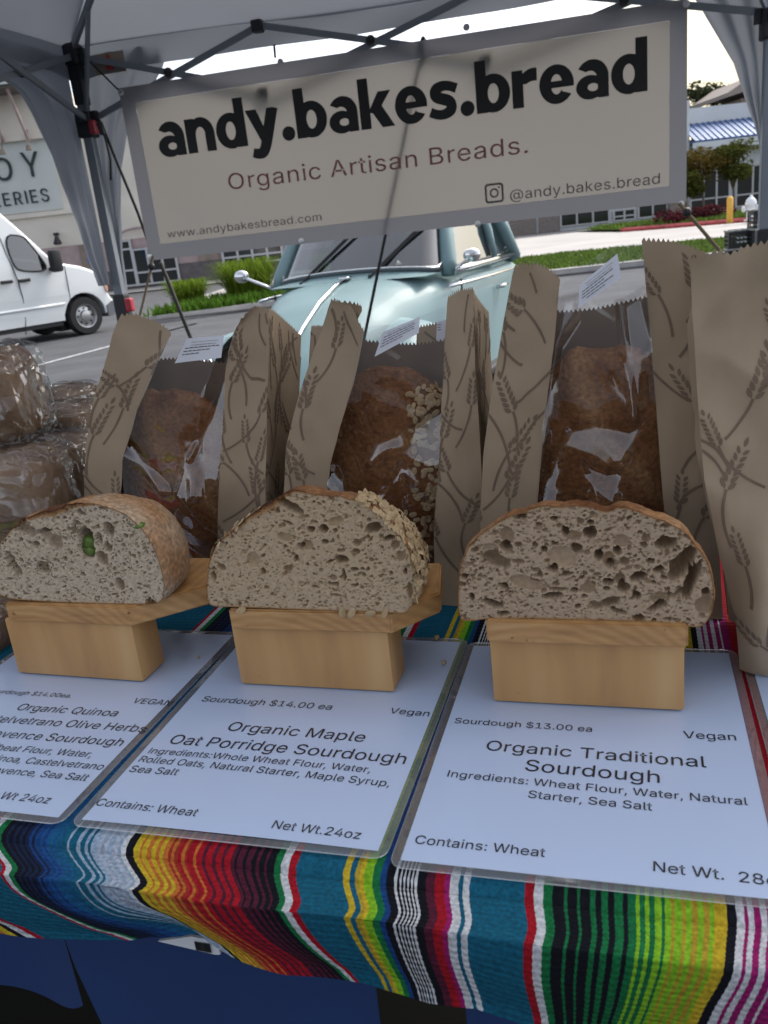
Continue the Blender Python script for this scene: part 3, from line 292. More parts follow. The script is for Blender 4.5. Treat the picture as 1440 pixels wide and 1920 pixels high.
def put_text(mb, txt, p0, p1, fn, hs=1.0, bold=0.0, size=None, m=0, align='fit', spacing=1.0):
    """write txt on the baseline p0->p1 of a surface; fn maps surface coordinates to 3D; hs scales the height"""
    v, f = glyphs(txt, bold, spacing); x0, x1 = v[:, 0].min(), v[:, 0].max()
    p0, p1 = np.array(p0, float), np.array(p1, float)
    if align == 'fit': k = np.linalg.norm(p1 - p0) / (x1 - x0); d = (p1 - p0) / np.linalg.norm(p1 - p0)
    else: k = size; d = np.array([1.0, 0]); p0 = p1 - d * k * (x1 - x0)
    q = np.array([-d[1], d[0]])
    mb.add([fn(*(p0 + d * k * (a - x0) + q * k * hs * b)) for a, b in v], f, m)
    return k

# ------------------------------------------------------------------ numpy noise
def vnoise(x, y, seed=0):
    x = np.asarray(x, float); y = np.asarray(y, float); xi = np.floor(x).astype(np.int64); yi = np.floor(y).astype(np.int64); xf = x - xi; yf = y - yi
    def h(a, b):
        n = (a * 374761393 + b * 668265263 + seed * 2147483) & 0x7fffffff; n = (n ^ (n >> 13)) * 1274126177 & 0x7fffffff; n = n ^ (n >> 16); return (n % 10007) / 10007.0
    u = xf * xf * (3 - 2 * xf); w = yf * yf * (3 - 2 * yf)
    return (h(xi, yi) * (1 - u) + h(xi + 1, yi) * u) * (1 - w) + (h(xi, yi + 1) * (1 - u) + h(xi + 1, yi + 1) * u) * w
def fbm(x, y, seed=0, o=4):
    s = 0; a = .5
    for k in range(o): s = s + a * vnoise(x * 2 ** k, y * 2 ** k, seed + k); a *= .5
    return s
def seg_dist(P, poly):
    """distance from points P (n,2) to a closed polygon's outline, and the nearest point on it"""
    best = np.full(len(P), 1e9); near = np.zeros_like(P); n = len(poly)
    for i in range(n):
        a = poly[i]; b = poly[(i + 1) % n]; ab = b - a; t = np.clip(((P - a) @ ab) / (ab @ ab + 1e-18), 0, 1); q = a + t[:, None] * ab; d = np.linalg.norm(P - q, axis=1)
        k = d < best; best[k] = d[k]; near[k] = q[k]
    return best, near
def inside(P, poly):
    c = np.zeros(len(P), bool); n = len(poly); j = n - 1
    for i in range(n):
        a, b = poly[i], poly[j]
        k = ((a[1] > P[:, 1]) != (b[1] > P[:, 1])) & (P[:, 0] < (b[0] - a[0]) * (P[:, 1] - a[1]) / (b[1] - a[1] + 1e-18) + a[0]); c ^= k; j = i
    return c
def resample(poly, n):
    P = np.vstack([poly, poly[:1]]); L = np.concatenate([[0], np.cumsum(np.linalg.norm(np.diff(P, axis=0), axis=1))]); t = np.linspace(0, L[-1], n, endpoint=False)
    return np.stack([np.interp(t, L, P[:, 0]), np.interp(t, L, P[:, 1])], 1)
def chaikin(poly, n=2):
    for _ in range(n):
        Q = np.roll(poly, -1, 0); poly = np.stack([poly * .75 + Q * .25, poly * .25 + Q * .75], 1).reshape(-1, 2)
    return poly

# ------------------------------------------------------------------ ground, roads
M_asph = mat("asphalt", (.060, .063, .070), .9, var=.22, scale=1.3, bump=.3, bscale=90)
M_conc = mat("pale_concrete_road", (.36, .345, .33), .9, var=.10, scale=.35, bump=.1, bscale=30)
M_kerb = mat("kerb_concrete", (.30, .29, .28), .85, var=.15, scale=3)
M_redk = mat("red_kerb_paint", (.33, .05, .055), .7, var=.25, scale=4)
M_soil = mat("soil", (.05, .065, .02), .95, var=.3, scale=6)
M_line = mat("worn_white_line", (.42, .43, .44), .8, var=.25, scale=9)
def sheet(name, poly, z, mt): return struct(mesh(name, [(x, y, z) for x, y in poly], [tuple(range(len(poly)))], mt))
sheet("ground", [(-900, -300), (900, -300), (900, 1500), (-900, 1500)], 0, M_asph)
sheet("road", [(-5.2, 25.4), (120, 20.0), (120, 54), (10, 54), (-4.5, 36.0)], .004, M_conc)
sheet("pavement", [(-60, 36.2), (2, 36.2), (2, 40.0), (-60, 40.0)], .05, M_kerb)
for (x0, y0), (x1, y1) in (((62, 688), (368, 607)), ((300, 625), (368, 607))):
    A = onz(x0, y0); B = onz(x1, y1); d = (B - A)[:2]; n = np.array([-d[1], d[0]]) / np.linalg.norm(d) * .05
    sheet("parking_line", [tuple(A[:2] - n), tuple(B[:2] - n), tuple(B[:2] + n), tuple(A[:2] + n)], .008, M_line)
# planted island behind the cars: kerb ring + soil
isl = [(-4.6, 18.7), (-2.2, 19.6), (0, 19.7), (6, 19.5), (16, 18.0), (40, 16.0), (40, 21), (14, 24.4), (6, 27.2), (-1, 25.2), (-3.6, 21.8)]
k = MB(); k.tube([(x, y, .065) for x, y in isl], .11, 6, closed=True); struct(k.build("kerb", M_kerb))
sheet("planting_bed", isl, .13, M_soil)
gl = [(13.5, 45.0), (15.0, 42.8), (17.5, 39.6), (24, 36.0), (60, 34), (60, 55), (13.5, 55)]
sheet("lawn", gl, .12, M_soil)
k = MB(); k.tube([(x, y, .07) for x, y in gl[:5]], .14, 6); struct(k.build("kerb_red", M_redk))

# grass blades and low ground cover
def blades(name, mt, pts, h, w, lean=.5):
    v = []; f = []
    for (x, y, z) in pts:
        a = random.random() * 6.28; l = random.random() * lean * h; b = random.random() * 6.28; hh = h * random.uniform(.6, 1.15); o = len(v)
        dx, dy = math.cos(a) * w, math.sin(a) * w
        v += [(x - dx, y - dy, z), (x + dx, y + dy, z), (x + dx * .6 + l * .5 * math.cos(b), y + dy * .6 + l * .5 * math.sin(b), z + hh * .6), (x - dx * .6 + l * .5 * math.cos(b), y - dy * .6 + l * .5 * math.sin(b), z + hh * .6), (x + l * math.cos(b), y + l * math.sin(b), z + hh)]
        f += [(o, o + 1, o + 2, o + 3), (o + 3, o + 2, o + 4)]
    return mesh(name, v, f, mt)
def leafmat(name, c, t=.35):
    mt = bpy.data.materials.new(name); mt.use_nodes = True; N, L = nodes(mt); out = N["Material Output"]; N.remove(N["Principled BSDF"])
    g = N.new("ShaderNodeNewGeometry"); r = N.new("ShaderNodeValToRGB"); L.new(g.outputs["Random Per Island"], r.inputs[0])
    r.color_ramp.elements[0].color = (*[x * .55 for x in c], 1); r.color_ramp.elements[1].color = (*[min(1, x * 1.5) for x in c], 1)
    d = N.new("ShaderNodeBsdfDiffuse"); tl = N.new("ShaderNodeBsdfTranslucent"); L.new(r.outputs[0], d.inputs[0]); L.new(r.outputs[0], tl.inputs[0])
    mx = N.new("ShaderNodeMixShader"); mx.inputs[0].default_value = t; L.new(d.outputs[0], mx.inputs[1]); L.new(tl.outputs[0], mx.inputs[2]); L.new(mx.outputs[0], out.inputs[0]); return mt
M_grass = leafmat("lawn_grass", (.095, .150, .032)); M_cover = leafmat("ground_cover", (.075, .15, .022)); M_orn = leafmat("ornamental_grass", (.14, .21, .025))
poly = np.array(isl); P = np.stack([rng.uniform(-5, 18, 60000), rng.uniform(17, 28, 60000)], 1); P = P[inside(P, poly)]
near = P[P[:, 0] < 1.5]; far = P[P[:, 0] >= 1.5]
o = blades("ground_cover", M_cover, [(x, y, .12) for x, y in near[near[:, 1] < 22.2][:9000]], .26, .035, .9); tag(o, "low leafy green ground cover along the kerb behind the cars", "ground cover"); o["kind"] = "stuff"
o = blades("lawn_grass", M_grass, [(x, y, .12) for x, y in far[:15000]], .09, .03, .8); tag(o, "mown bright green grass strip beside the pale road", "grass"); o["kind"] = "stuff"
P = np.stack([rng.uniform(13.5, 30, 14000), rng.uniform(36, 52, 14000)], 1); P = P[inside(P, np.array(gl))]
o = blades("verge_grass", M_grass, [(x, y, .12) for x, y in P], .25, .07, .8); tag(o, "green planted verge behind the red kerb", "grass"); o["kind"] = "stuff"
def clump(name, label, px, py, Y, r, h, n, mt, group=None):
    c = onz(px, py, .12) if Y is None else aty(px, py, Y); v = []; f = []
    for _ in range(n):
        a = random.random() * 6.28; q = math.sqrt(random.random()) * r * .55; x, y = c[0] + q * math.cos(a), c[1] + q * math.sin(a); a2 = a + random.uniform(-.6, .6); sp_ = r * random.uniform(.1, .9); hh = h * random.uniform(.55, 1.1); w = .012; o = len(v); tx, ty = -math.sin(a2) * w, math.cos(a2) * w
        for kk, (fr, up) in enumerate(((0, 0), (.25, .6), (.62, .95), (1, .92 - .3 * random.random()))):
            ww = 1 - kk / 3.3; v += [(x + sp_ * fr * math.cos(a2) - tx * ww, y + sp_ * fr * math.sin(a2) - ty * ww, .12 + hh * up), (x + sp_ * fr * math.cos(a2) + tx * ww, y + sp_ * fr * math.sin(a2) + ty * ww, .12 + hh * up)]
        f += [(o + 2 * i, o + 2 * i + 1, o + 2 * i + 3, o + 2 * i + 2) for i in range(3)]
    return tag(mesh(name, v, f, mt), label, "ornamental grass", group)
clump("ornamental_grass", "round green clump of ornamental grass nearest the white van", 355, 572, None, .62, .62, 1100, M_orn, "ornamental grass clumps on the island")
clump("ornamental_grass", "tall yellow-green ornamental grass clump beside the teal car's windscreen", 470, 563, None, .85, .95, 1700, M_orn, "ornamental grass clumps on the island")
clump("ornamental_grass", "pale ornamental grass clump seen through the teal car's windows", 640, 545, None, .8, .9, 1300, M_orn, "ornamental grass clumps on the island")

# ------------------------------------------------------------------ trees
def leaves(mb, blobs, n, size, m=0):
    for _ in range(n):
        c, r = random.choice(blobs); d = Vector((random.gauss(0, 1), random.gauss(0, 1), random.gauss(0, 1))).normalized() * (random.random() ** .38)
        p = Vector(c) + Vector((d.x * r[0], d.y * r[1], d.z * r[2])); s = size * random.uniform(.6, 1.3)
        u = Vector((random.gauss(0, 1), random.gauss(0, 1), random.gauss(0, .6))).normalized(); w = u.orthogonal().normalized() * .55
        mb.add([p - u * s, p + w * s, p + u * s, p - w * s], [(0, 1, 2, 3)], m)
M_bark = mat("bark", (.16, .13, .10), .9, var=.3, scale=6)
def tree(label, base, h, blobs, n, size, mt, group, tr=.07):
    t = thing("tree", label, "tree", base, 0, group); k = MB(); top = Vector((0, 0, h * .62))
    k.tube([(0, 0, 0), (.03, .02, h * .25), (.0, .05, h * .42), tuple(top)], [tr, tr * .8, tr * .65, tr * .3], 8)
    for c, r in blobs: k.tube([(0, .03, h * .36), tuple(Vector((0, 0, h * .45)).lerp(Vector(c), .5)), c], [tr * .5, tr * .35, tr * .12], 6)
    k.build("trunk", M_bark, t, True); c = MB(); leaves(c, blobs, n, size); c.build("crown", mt, t); return t
M_leafA = leafmat("olive_leaves", (.075, .085, .022)); M_leafB = leafmat("rusty_leaves", (.12, .09, .025)); M_dark = leafmat("dark_leaves", (.035, .045, .022), .2); M_red = leafmat("red_leaves", (.11, .03, .035), .2)
G = "small trees before the blue roofed shop"
for (bx, by, hpx, lab, mt, w) in ((1374, 396, 128, "small green street tree right of the rusty-leaved one", M_leafA, 1.0), (1318, 404, 122, "small rusty-leaved street tree nearest the banner edge", M_leafB, 1.05), (1285, 400, 105, "small olive street tree half hidden behind the banner edge", M_leafA, .95)):
    Y = 45.0; b = aty(bx, by, Y); b[2] = .12; h = hpx * Y / 1603 * 1.02
    bl = [((random.uniform(-.75, .75) * w, random.uniform(-.6, .6), h * random.uniform(.5, .92)), (.75 * w * random.uniform(.6, 1), .7, .5 * random.uniform(.6, 1.1))) for _ in range(9)]
    bl += [((0, 0, h * .66), (1.1 * w, 1.0, .6))]
    tree(lab, b, h, bl, 2600, .095, mt, G)
for (bx, by, top, Y, w, lab) in ((1300, 200, 160, 95, 3.6, "dark tree above the white parapet beside the banner"), (1340, 196, 150, 95, 3.0, "dark tree above the white parapet in the middle of the gap"), (1372, 192, 176, 95, 2.0, "low dark tree above the parapet under the brown eave")):
    b = aty(bx, by, Y); z0 = b[2]; zt = aty(bx, top, Y)[2]; h = zt
    bl = [((random.uniform(-1, 1) * w, random.uniform(-1, 1), random.uniform(z0 - 2, zt - .8)), (w * .45, 1.5, 1.0)) for _ in range(8)] + [((0, 0, zt - 1.2), (w * .4, 1.2, 1.1))]
    tree(lab, (b[0], Y, 0), h, bl, 1500, .26, M_dark, "dark trees behind the parapet", .25)
def shrub(label, px, py, Y, r, mt, n=500, size=.09, cat="shrub", g="shrubs in the planted verge"):
    c = aty(px, py, Y); k = MB(); bl = [((random.uniform(-.6, .6) * r[0], random.uniform(-.5, .5) * r[1], r[2] * random.uniform(.5, .9)), (r[0] * .6, r[1] * .6, r[2] * .55)) for _ in range(6)]; leaves(k, bl, n, size)
    o = k.build("shrub", mt); o.location = (c[0], c[1], .1); return tag(o, label, cat, g)
shrub("long dark red shrub in front of the shop windows", 1290, 392, 44.2, (1.6, .5, .55), M_red, 900)
shrub("dark red shrub beneath the small trees, left of the yellow bollard", 1340, 400, 43.6, (.9, .5, .6), M_red, 600)
shrub("small maroon shrub under the banner's lower corner", 1272, 410, 43.2, (.6, .4, .42), M_red, 500)

# ------------------------------------------------------------------ buildings
M_cream = mat("cream_stucco", (.72, .675, .585), .9, var=.06, scale=1.2, bump=.2, bscale=25); M_greyw = mat("pale_grey_panel", (.60, .635, .605), .8, var=.05, scale=.8)
M_pink = mat("pink_stone", (.40, .31, .30), .9, var=.12, scale=3); M_brown = mat("brown_stone", (.25, .20, .165), .9, var=.15, scale=3); M_dkst = mat("dark_stone_course", (.13, .115, .115), .9, var=.2, scale=4)
M_glassb = mat("dark_shop_glass", (.018, .022, .022), .08, spec=.7); M_alu = mat("aluminium_frame", (.50, .50, .50), .4, .3); M_soff = mat("brown_soffit", (.14, .12, .11), .9); M_black = mat("black_paint", (.012, .012, .014), .5)
M_white = mat("white_paint", (.66, .69, .72), .7, var=.04, scale=1); M_blue = mat("blue_metal_roof", (.05, .105, .25), .45, .2, var=.08, scale=2)
FL = Plane((0, 40.0), 0.0)
def fbox(mb, pl, a0, a1, z0, z1, t0, t1, m=0): mb.prism([(a0, z0), (a1, z0), (a1, z1), (a0, z1)], lambda a, z: pl.w(a, z, t0), lambda a, z: pl.w(a, z, t1), m); return mb
def pr(pl, x0, y0, x1, y1):
    a0, z1 = pl.at(x0, y0); a1, z0 = pl.at(x1, y1); return a0, a1, z0, z1
def fpart(name, pl, rect, t0, t1, mt, parent): k = MB(); fbox(k, pl, *rect, t0, t1); return k.build(name, mt, parent)
sb = thing("shop_building", "cream shop building with stone base and deep roof eave behind the white van", "building", FL.w(-14, 0))
def onb(o): o.parent = sb; o.matrix_parent_inverse = Matrix.Translation(-Vector(sb.location)); return o
aR = FL.at(168, 400)[0]; zt = 8.35
onb(fpart("wall", FL, (-34, aR, 0, zt), 0, 18, M_cream, None))
aW = FL.at(640, 430)[0]
onb(fpart("wing_wall", FL, (aR + .003, aW, 0, 6.75), .25, 16, M_cream, None))
onb(fpart("wing_parapet", FL, (aR + .003, aW + .1, 6.753, 7.1), .05, 16.2, M_greyw, None))
onb(fpart("sign_panel", FL, (-34, FL.at(107, 330)[0], FL.at(20, 402)[1], FL.at(60, 262)[1]), -.06, -.003, M_greyw, None))
k = MB(); fbox(k, FL, -34, FL.at(98, 255)[0], FL.at(30, 266)[1], FL.at(30, 254)[1], -.3, -.003); fbox(k, FL, -34, FL.at(160, 395)[0], FL.at(60, 408)[1], FL.at(60, 400)[1], -.12, -.003); onb(k.build("cornice", M_cream, None))
k = MB(); fbox(k, FL, -36, FL.at(85, 240)[0], zt + .003, zt + .5, -1.6, 19, 0); fbox(k, FL, -36, FL.at(80, 240)[0], zt + .12, zt + .55, -1.75, -1.61, 1)
e = onb(k.build("roof_eave", [M_soff, M_greyw], None))
k = MB()
for px in (2, 50, -60): a = FL.at(px, 240)[0]; k.bar(FL.w(a, zt + .1, -1.4), FL.w(a + .1, FL.at(px, 268)[1], -.35), .1, .1)
onb(k.build("eave_strut", M_pink, None))
for px, py in ((18, 288), (66, 280)):
    k = MB(); a, z = FL.at(px, py); k.bar(FL.w(a - .1, z + .75, -.2), FL.w(a, z, -.8), .05, .05); k.lathe([(.13, -.1), (.09, .1)], 8, Matrix.Translation(FL.w(a, z, -.8))); onb(k.build("sign_lamp", M_brown, None))
z_st = FL.at(120, 462)[1]
onb(fpart("stone_base", FL, (FL.at(60, 480)[0], aR, .9, z_st), -.1, -.003, M_pink, None))
onb(fpart("stone_base", FL, (aR + .003, aW, .9, z_st), .08, .247, M_pink, None))
k = MB(); fbox(k, FL, -30, aR, 0, .897, -.14, -.004); fbox(k, FL, aR + .004, aW, 0, .897, .04, .246); onb(k.build("base_course", M_dkst, None))
def shopwin(rect, off, cols, rows, head=0):
    a0, a1, z0, z1 = rect
    f = onb(fpart("window", FL, rect, off - .02, off + .04, M_glassb, None)); k = MB(); w = .05
    for i in range(cols + 1): a = a0 + (a1 - a0) * i / cols; fbox(k, FL, a - w, a + w, z0, z1, off - .08, off - .022)
    for zz in [z0 + .05, z1 - .05] + [z0 + (z1 - z0) * q for q in rows]: fbox(k, FL, a0, a1, zz - .04, zz + .04, off - .07, off - .024)
    o = k.build("frame", M_alu, None); o.parent = f; return f
shopwin((*(FL.at(219, 500)[0], FL.at(252, 500)[0]), .15, FL.at(230, 450)[1]), .02, 1, (.35, .8))
shopwin((*(FL.at(254, 500)[0], FL.at(333, 500)[0]), .15, FL.at(290, 462)[1]), .015, 3, (.35,))
shopwin((*(FL.at(421, 500)[0], FL.at(530, 480)[0]), .55, FL.at(470, 462)[1]), .02, 4, (.5,))
onb(fpart("recess", FL, (FL.at(152, 480)[0], FL.at(184, 480)[0], .02, z_st - .02), -.13, -.102, M_brown, None))
onb(fpart("pier", FL, (FL.at(372, 490)[0], FL.at(412, 490)[0], .9, z_st + .3), .02, .078, M_brown, None))
k = MB(); a, z = FL.at(110, 448); k.box(FL.w(a, z + .2, -.2), (.18, .3, .12), bev=.02); k.lathe([(.1, -.25), (.2, -.2), (.06, .12)], 10, Matrix.Translation(FL.w(a + .05, z, -.4))); onb(k.build("wall_lamp", M_black, None))
pts = [FL.w(*FL.at(x, y), -.04) for x, y in ((222, 440), (236, 432), (252, 428), (270, 426), (290, 428))]
k = MB(); k.tube(pts, .06, 6); onb(k.build("arch_trim", M_pink, None))
sg = thing("shop_sign", "dark raised letters on the pale panel of the cream shop", "sign", FL.w(FL.at(40, 345)[0], FL.at(40, 345)[1], -.2))
k = MB(); fn = lambda off: (lambda a, z: FL.w(a, z, off))
for off in (-.07, -.16):
    put_text(k, "O", FL.at(-5, 340), FL.at(28, 337), fn(off), 1.05, 0); put_text(k, "Y", FL.at(48, 333), FL.at(80, 330), fn(off), 1.15, 0); put_text(k, "LERIES", FL.at(-8, 389), FL.at(95, 377), fn(off), 1.15, 0, spacing=1.25)
o = k.build("letters", mat("dark_green_letters", (.02, .035, .035), .5), None); o.parent = sg; o.matrix_parent_inverse = Matrix.Translation(-Vector(sg.location))
# accessible parking sign
b = onz(176, 545); b = aty(186, 520, 35.5); ps = thing("parking_sign", "small blue accessible parking sign on a thin post by the shop wall", "sign", (b[0], b[1], 0.05))
zc = aty(172, 471, 35.5)[2]; k = MB(); k.tube([(0, .02, 0), (0, .02, zc + .1)], .03, 8); k.build("post", M_alu, ps, True)
k = MB(); k.box((0, -.02, zc), (.62, .02, .95), bev=.008); pl_ = k.build("sign_plate", mat("sign_blue", (.03, .16, .55), .5), ps)
k = MB(); k.tube([(.16 * math.cos(t), -.04, zc - .12 + .16 * math.sin(t)) for t in np.linspace(2.6, 6.6, 14)], .025, 6); k.tube([(-.03, -.04, zc + .2), (-.01, -.04, zc - .02), (.13, -.04, zc - .04), (.2, -.04, zc - .22)], .03, 6); k.ball((-.04, -.04, zc + .3), .05, 8, 6); o = k.build("wheelchair_symbol", M_white, None); o.parent = pl_

FR = Plane((0, 62.0), 0.0)
rb = thing("roofed_shop", "white shop building with a sloping blue metal roof and dark windows", "building", FR.w(24, 0))
def onr(o): o.parent = rb; o.matrix_parent_inverse = Matrix.Translation(-Vector(rb.location)); return o
a0 = FR.at(1289, 300)[0]; a1 = a0 + 16
onr(fpart("wall", FR, (FR.at(930, 420)[0], a1, 0, FR.at(1300, 262)[1]), 0, 14, M_white, None))
zp0 = FR.at(1340, 226)[1]; zp1 = FR.at(1340, 194)[1]
onr(fpart("parapet", FR, (a0, a1, zp0, zp1), 1.6, 14, M_white, None))
onr(fpart("corner_pier", FR, (a0 - .9, a0 - .003, 0, zp1 + .35), -.35, 3, M_white, None))
ze = FR.at(1340, 262)[1]
k = MB(); k.grid(lambda u, v: FR.w(a0 + 16 * u, ze + (zp0 + .05 - ze) * v, -1.3 + 2.87 * v), 40, 2)
for i in range(41): a = a0 + 16 * i / 40; k.bar(FR.w(a, ze + .03, -1.3), FR.w(a, zp0 + .08, 1.57), .05, .07)
fbox(k, FR, a0, a1, ze - .12, ze - .004, -1.3, 1.55)
onr(k.build("blue_roof", M_blue, None)); k = MB(); fbox(k, FR, a0, a1, ze - .65, ze - .124, -1.35, -.9); onr(k.build("fascia", M_white, None))
def rwin(x0, x1, y0, y1, cols, rows=(.3,)):
    a_, b_, z0, z1 = pr(FR, x0, y0, x1, y1); z0 = max(z0, .25); f = onr(fpart("window", FR, (a_, b_, z0, z1), -.06, -.003, M_glassb, None)); k = MB()
    for i in range(cols + 1): a = a_ + (b_ - a_) * i / cols; fbox(k, FR, a - .06, a + .06, z0, z1, -.14, -.062)
    for q in (0.02, .98) + tuple(rows): fbox(k, FR, a_, b_, z0 + (z1 - z0) * q - .05, z0 + (z1 - z0) * q + .05, -.13, -.064)
    o = k.build("frame", M_alu, None); o.parent = f
rwin(1294, 1366, 322, 394, 3); rwin(1380, 1470, 312, 382, 3); rwin(1050, 1142, 395, 437, 3, ()); rwin(1150, 1190, 395, 424, 2, (.4,)); rwin(1196, 1250, 380, 417, 2, ())
o = onr(fpart("brick_pier", FR, (FR.at(1010, 430)[0], FR.at(1049, 430)[0], 0, 3.2), -.12, -.003, mat("brick_grey", (.22, .19, .175), .9, var=.25, scale=5, stretch=(1, 1, 6)), None))
o = onr(fpart("brick_pier", FR, (FR.at(955, 430)[0], FR.at(1006, 430)[0], 0, 3.0), -.12, -.003, MATS["brick_grey"], None))
o = onr(fpart("brick_pier", FR, (FR.at(1252, 390)[0], FR.at(1287, 390)[0], 0, 2.0), -.4, -.353, M_brown, None))
FG = Plane((0, 84.0), 0.0)
gb = thing("gabled_building", "brown building with an overhanging pitched eave beyond the white parapet", "building", FG.w(46, 0))
k = MB(); pA, pB, pC = FG.at(1364, 182), FG.at(1412, 152), FG.at(1470, 150); k.prism([pA, (pA[0], pA[1] + .35), (pB[0], pB[1] + .5), pC, (pC[0], pC[1] - 1.0), (pB[0], pB[1] - .6)], lambda a, z: FG.w(a, z, 0), lambda a, z: FG.w(a, z, 9)); o = k.build("roof", mat("brown_fascia", (.26, .225, .20), .9), None); o.parent = gb; o.matrix_parent_inverse = Matrix.Translation(-Vector(gb.location))
o = fpart("wall", FG, (FG.at(1398, 190)[0], FG.at(1398, 190)[0] + 10, 0, FG.at(1420, 170)[1] - .4), 1, 8, M_brown, None); o.parent = gb; o.matrix_parent_inverse = Matrix.Translation(-Vector(gb.location))

# ------------------------------------------------------------------ hydrant, bollard, crates
b = aty(1407, 418, 38); hy = thing("fire_hydrant", "white fire hydrant on the verge beside the canopy leg", "hydrant", (b[0], b[1], .1)); M_hw = mat("hydrant_white", (.72, .76, .80), .5)
k = MB(); k.lathe([(.26, 0), (.26, .06), (.17, .08), (.17, .62), (.23, .64), (.23, .72), (.19, .84), (.10, .94), (.05, .96), (.05, 1.04)], 16); k.build("body", M_hw, hy, True)
for s in (-1, 1): k = MB(); k.lathe([(.09, 0), (.09, .14), (.12, .15), (.12, .22), (.05, .25)], 12, Matrix.Translation((0, 0, .5)) @ Matrix.Rotation(s * R(90), 4, 'Y') @ Matrix.Translation((0, 0, .13))); k.build("outlet_cap", M_hw, hy, True)
b = aty(1368, 421, 38); k = MB(); k.lathe([(.13, 0), (.13, .98), (.10, 1.05), (.03, 1.08)], 14, Matrix.Translation((b[0], b[1], .1))); tag(k.build("bollard", mat("bollard_yellow", (.70, .40, .06), .6, var=.1, scale=6), None, True), "yellow steel bollard standing on the verge by the red kerb", "bollard")
M_crate = mat("black_plastic", (.012, .013, .015), .45)
def crate(label, x, y, z, w, d, h, rz):
    t = thing("crate", label, "crate", (x, y, z), rz, "stacked black crates"); k = MB(); p = .018
    for sx in (-1, 1):
        for sy in (-1, 1): k.box((sx * (w / 2 - p), sy * (d / 2 - p), h / 2), (.03, .03, h))
    for zz in (.02, h * .3, h * .55, h * .78, h - .03):
        for s in (-1, 1): k.box((0, s * (d / 2 - .010), zz), (w - .064, .016, .035)); k.box((s * (w / 2 - .010), 0, zz), (.016, d - .064, .035))
    for i in range(7):
        for s in (-1, 1): k.box((-w / 2 + w * (i + 1) / 8, s * (d / 2 - .022), h * .45), (.02, .006, h * .86))
    k.box((0, 0, .01), (w - .07, d - .07, .014)); k.build("basket", M_crate, t)
    k = MB()
    for s in (-1, 1): k.box((0, s * (d / 2 + .001), h - .005), (w + .03, .035, .03), bev=.008); k.box((s * (w / 2 + .001), 0, h - .005), (.035, d - .04, .03), bev=.008)
    k.build("rim", mat("worn_crate_rim", (.30, .30, .28), .4, var=.4, scale=14), t); return t
b = aty(1384, 470, 15.5); c1 = crate("black plastic crate on the grass, lowest of the short stack", b[0], b[1], .13, .40, .40, .30, R(-15)); crate("black plastic crate with pale markings atop the short stack", b[0], b[1], .44, .40, .40, .30, R(-12))
k = MB()
for i in range(3):
    for j in range(2): k.box((-.06 + i * .06, -.215, .18 - j * .07), (.035, .004, .012), rot=Matrix.Rotation(.5 * (-1) ** i, 4, 'Y')); k.box((-.04 + i * .06, -.215, .17 - j * .07), (.035, .004, .012), rot=Matrix.Rotation(-.6, 4, 'Y'))
k.build("pale_marking", M_white, bpy.data.objects["crate.001"])
b2 = aty(1424, 470, 15.3)
for i, s in enumerate(("lowest of the tall stack beside the canopy leg", "in the middle of the tall stack by the canopy leg", "topmost of the tall stack by the canopy leg")): crate("black plastic crate " + s, b2[0], b2[1] - .1, .13 + i * .31, .42, .40, .30, R(-15 + 3 * i))

# ------------------------------------------------------------------ vehicles: shared pieces
M_tyre = mat("tyre_rubber", (.018, .018, .019), .8); M_chrome = mat("chrome", (.75, .76, .77), .12, 1.0); M_rim = mat("steel_rim", (.45, .45, .45), .3, .9); M_trim = mat("black_trim", (.015, .015, .017), .6)
M_carglass = film_mat("car_glass", (.52, .60, .58), .10, .75, .02, bstr=0)
M_vanglass = film_mat("van_glass", (.22, .27, .26), .14, .7, .02, bstr=0)
def wheel(parent, c, r, w, rz, hub):
    """axle along local y of the parent turned by rz"""
    M = Matrix.Translation(c) @ Matrix.Rotation(rz, 4, 'Z') @ Matrix.Rotation(R(90), 4, 'X')
    k = MB(); k.lathe([(r * .62, -w / 2), (r * .93, -w / 2), (r, -w * .3), (r, w * .3), (r * .93, w / 2), (r * .62, w / 2)], 36, M, cap=False); t = k.build("tyre", M_tyre, parent, False); smoothed(t, 35)
    k = MB(); k.lathe([(r * .66, w * .2), (r * .64, w * .46), (r * .58, w * .44), (r * .50, w * .18), (r * .30, w * .24), (r * .26, w * .42), (r * .12, w * .46), (.001, w * .46)], 32, M, cap=False)
    k.lathe([(r * .66, -w * .2), (r * .64, -w * .46), (r * .58, -w * .44), (r * .50, -w * .18), (.001, -w * .2)], 32, M, cap=False)
    o = k.build("rim", hub, t, False); smoothed(o, 35); h = MB()
    for i in range(8):
        a = 2 * math.pi * i / 8; h.lathe([(r * .055, w * .19), (r * .055, w * .255)], 10, M @ Matrix.Translation((r * .41 * math.cos(a), r * .41 * math.sin(a), 0)))
    h.build("rim_hole", M_trim, t); return t

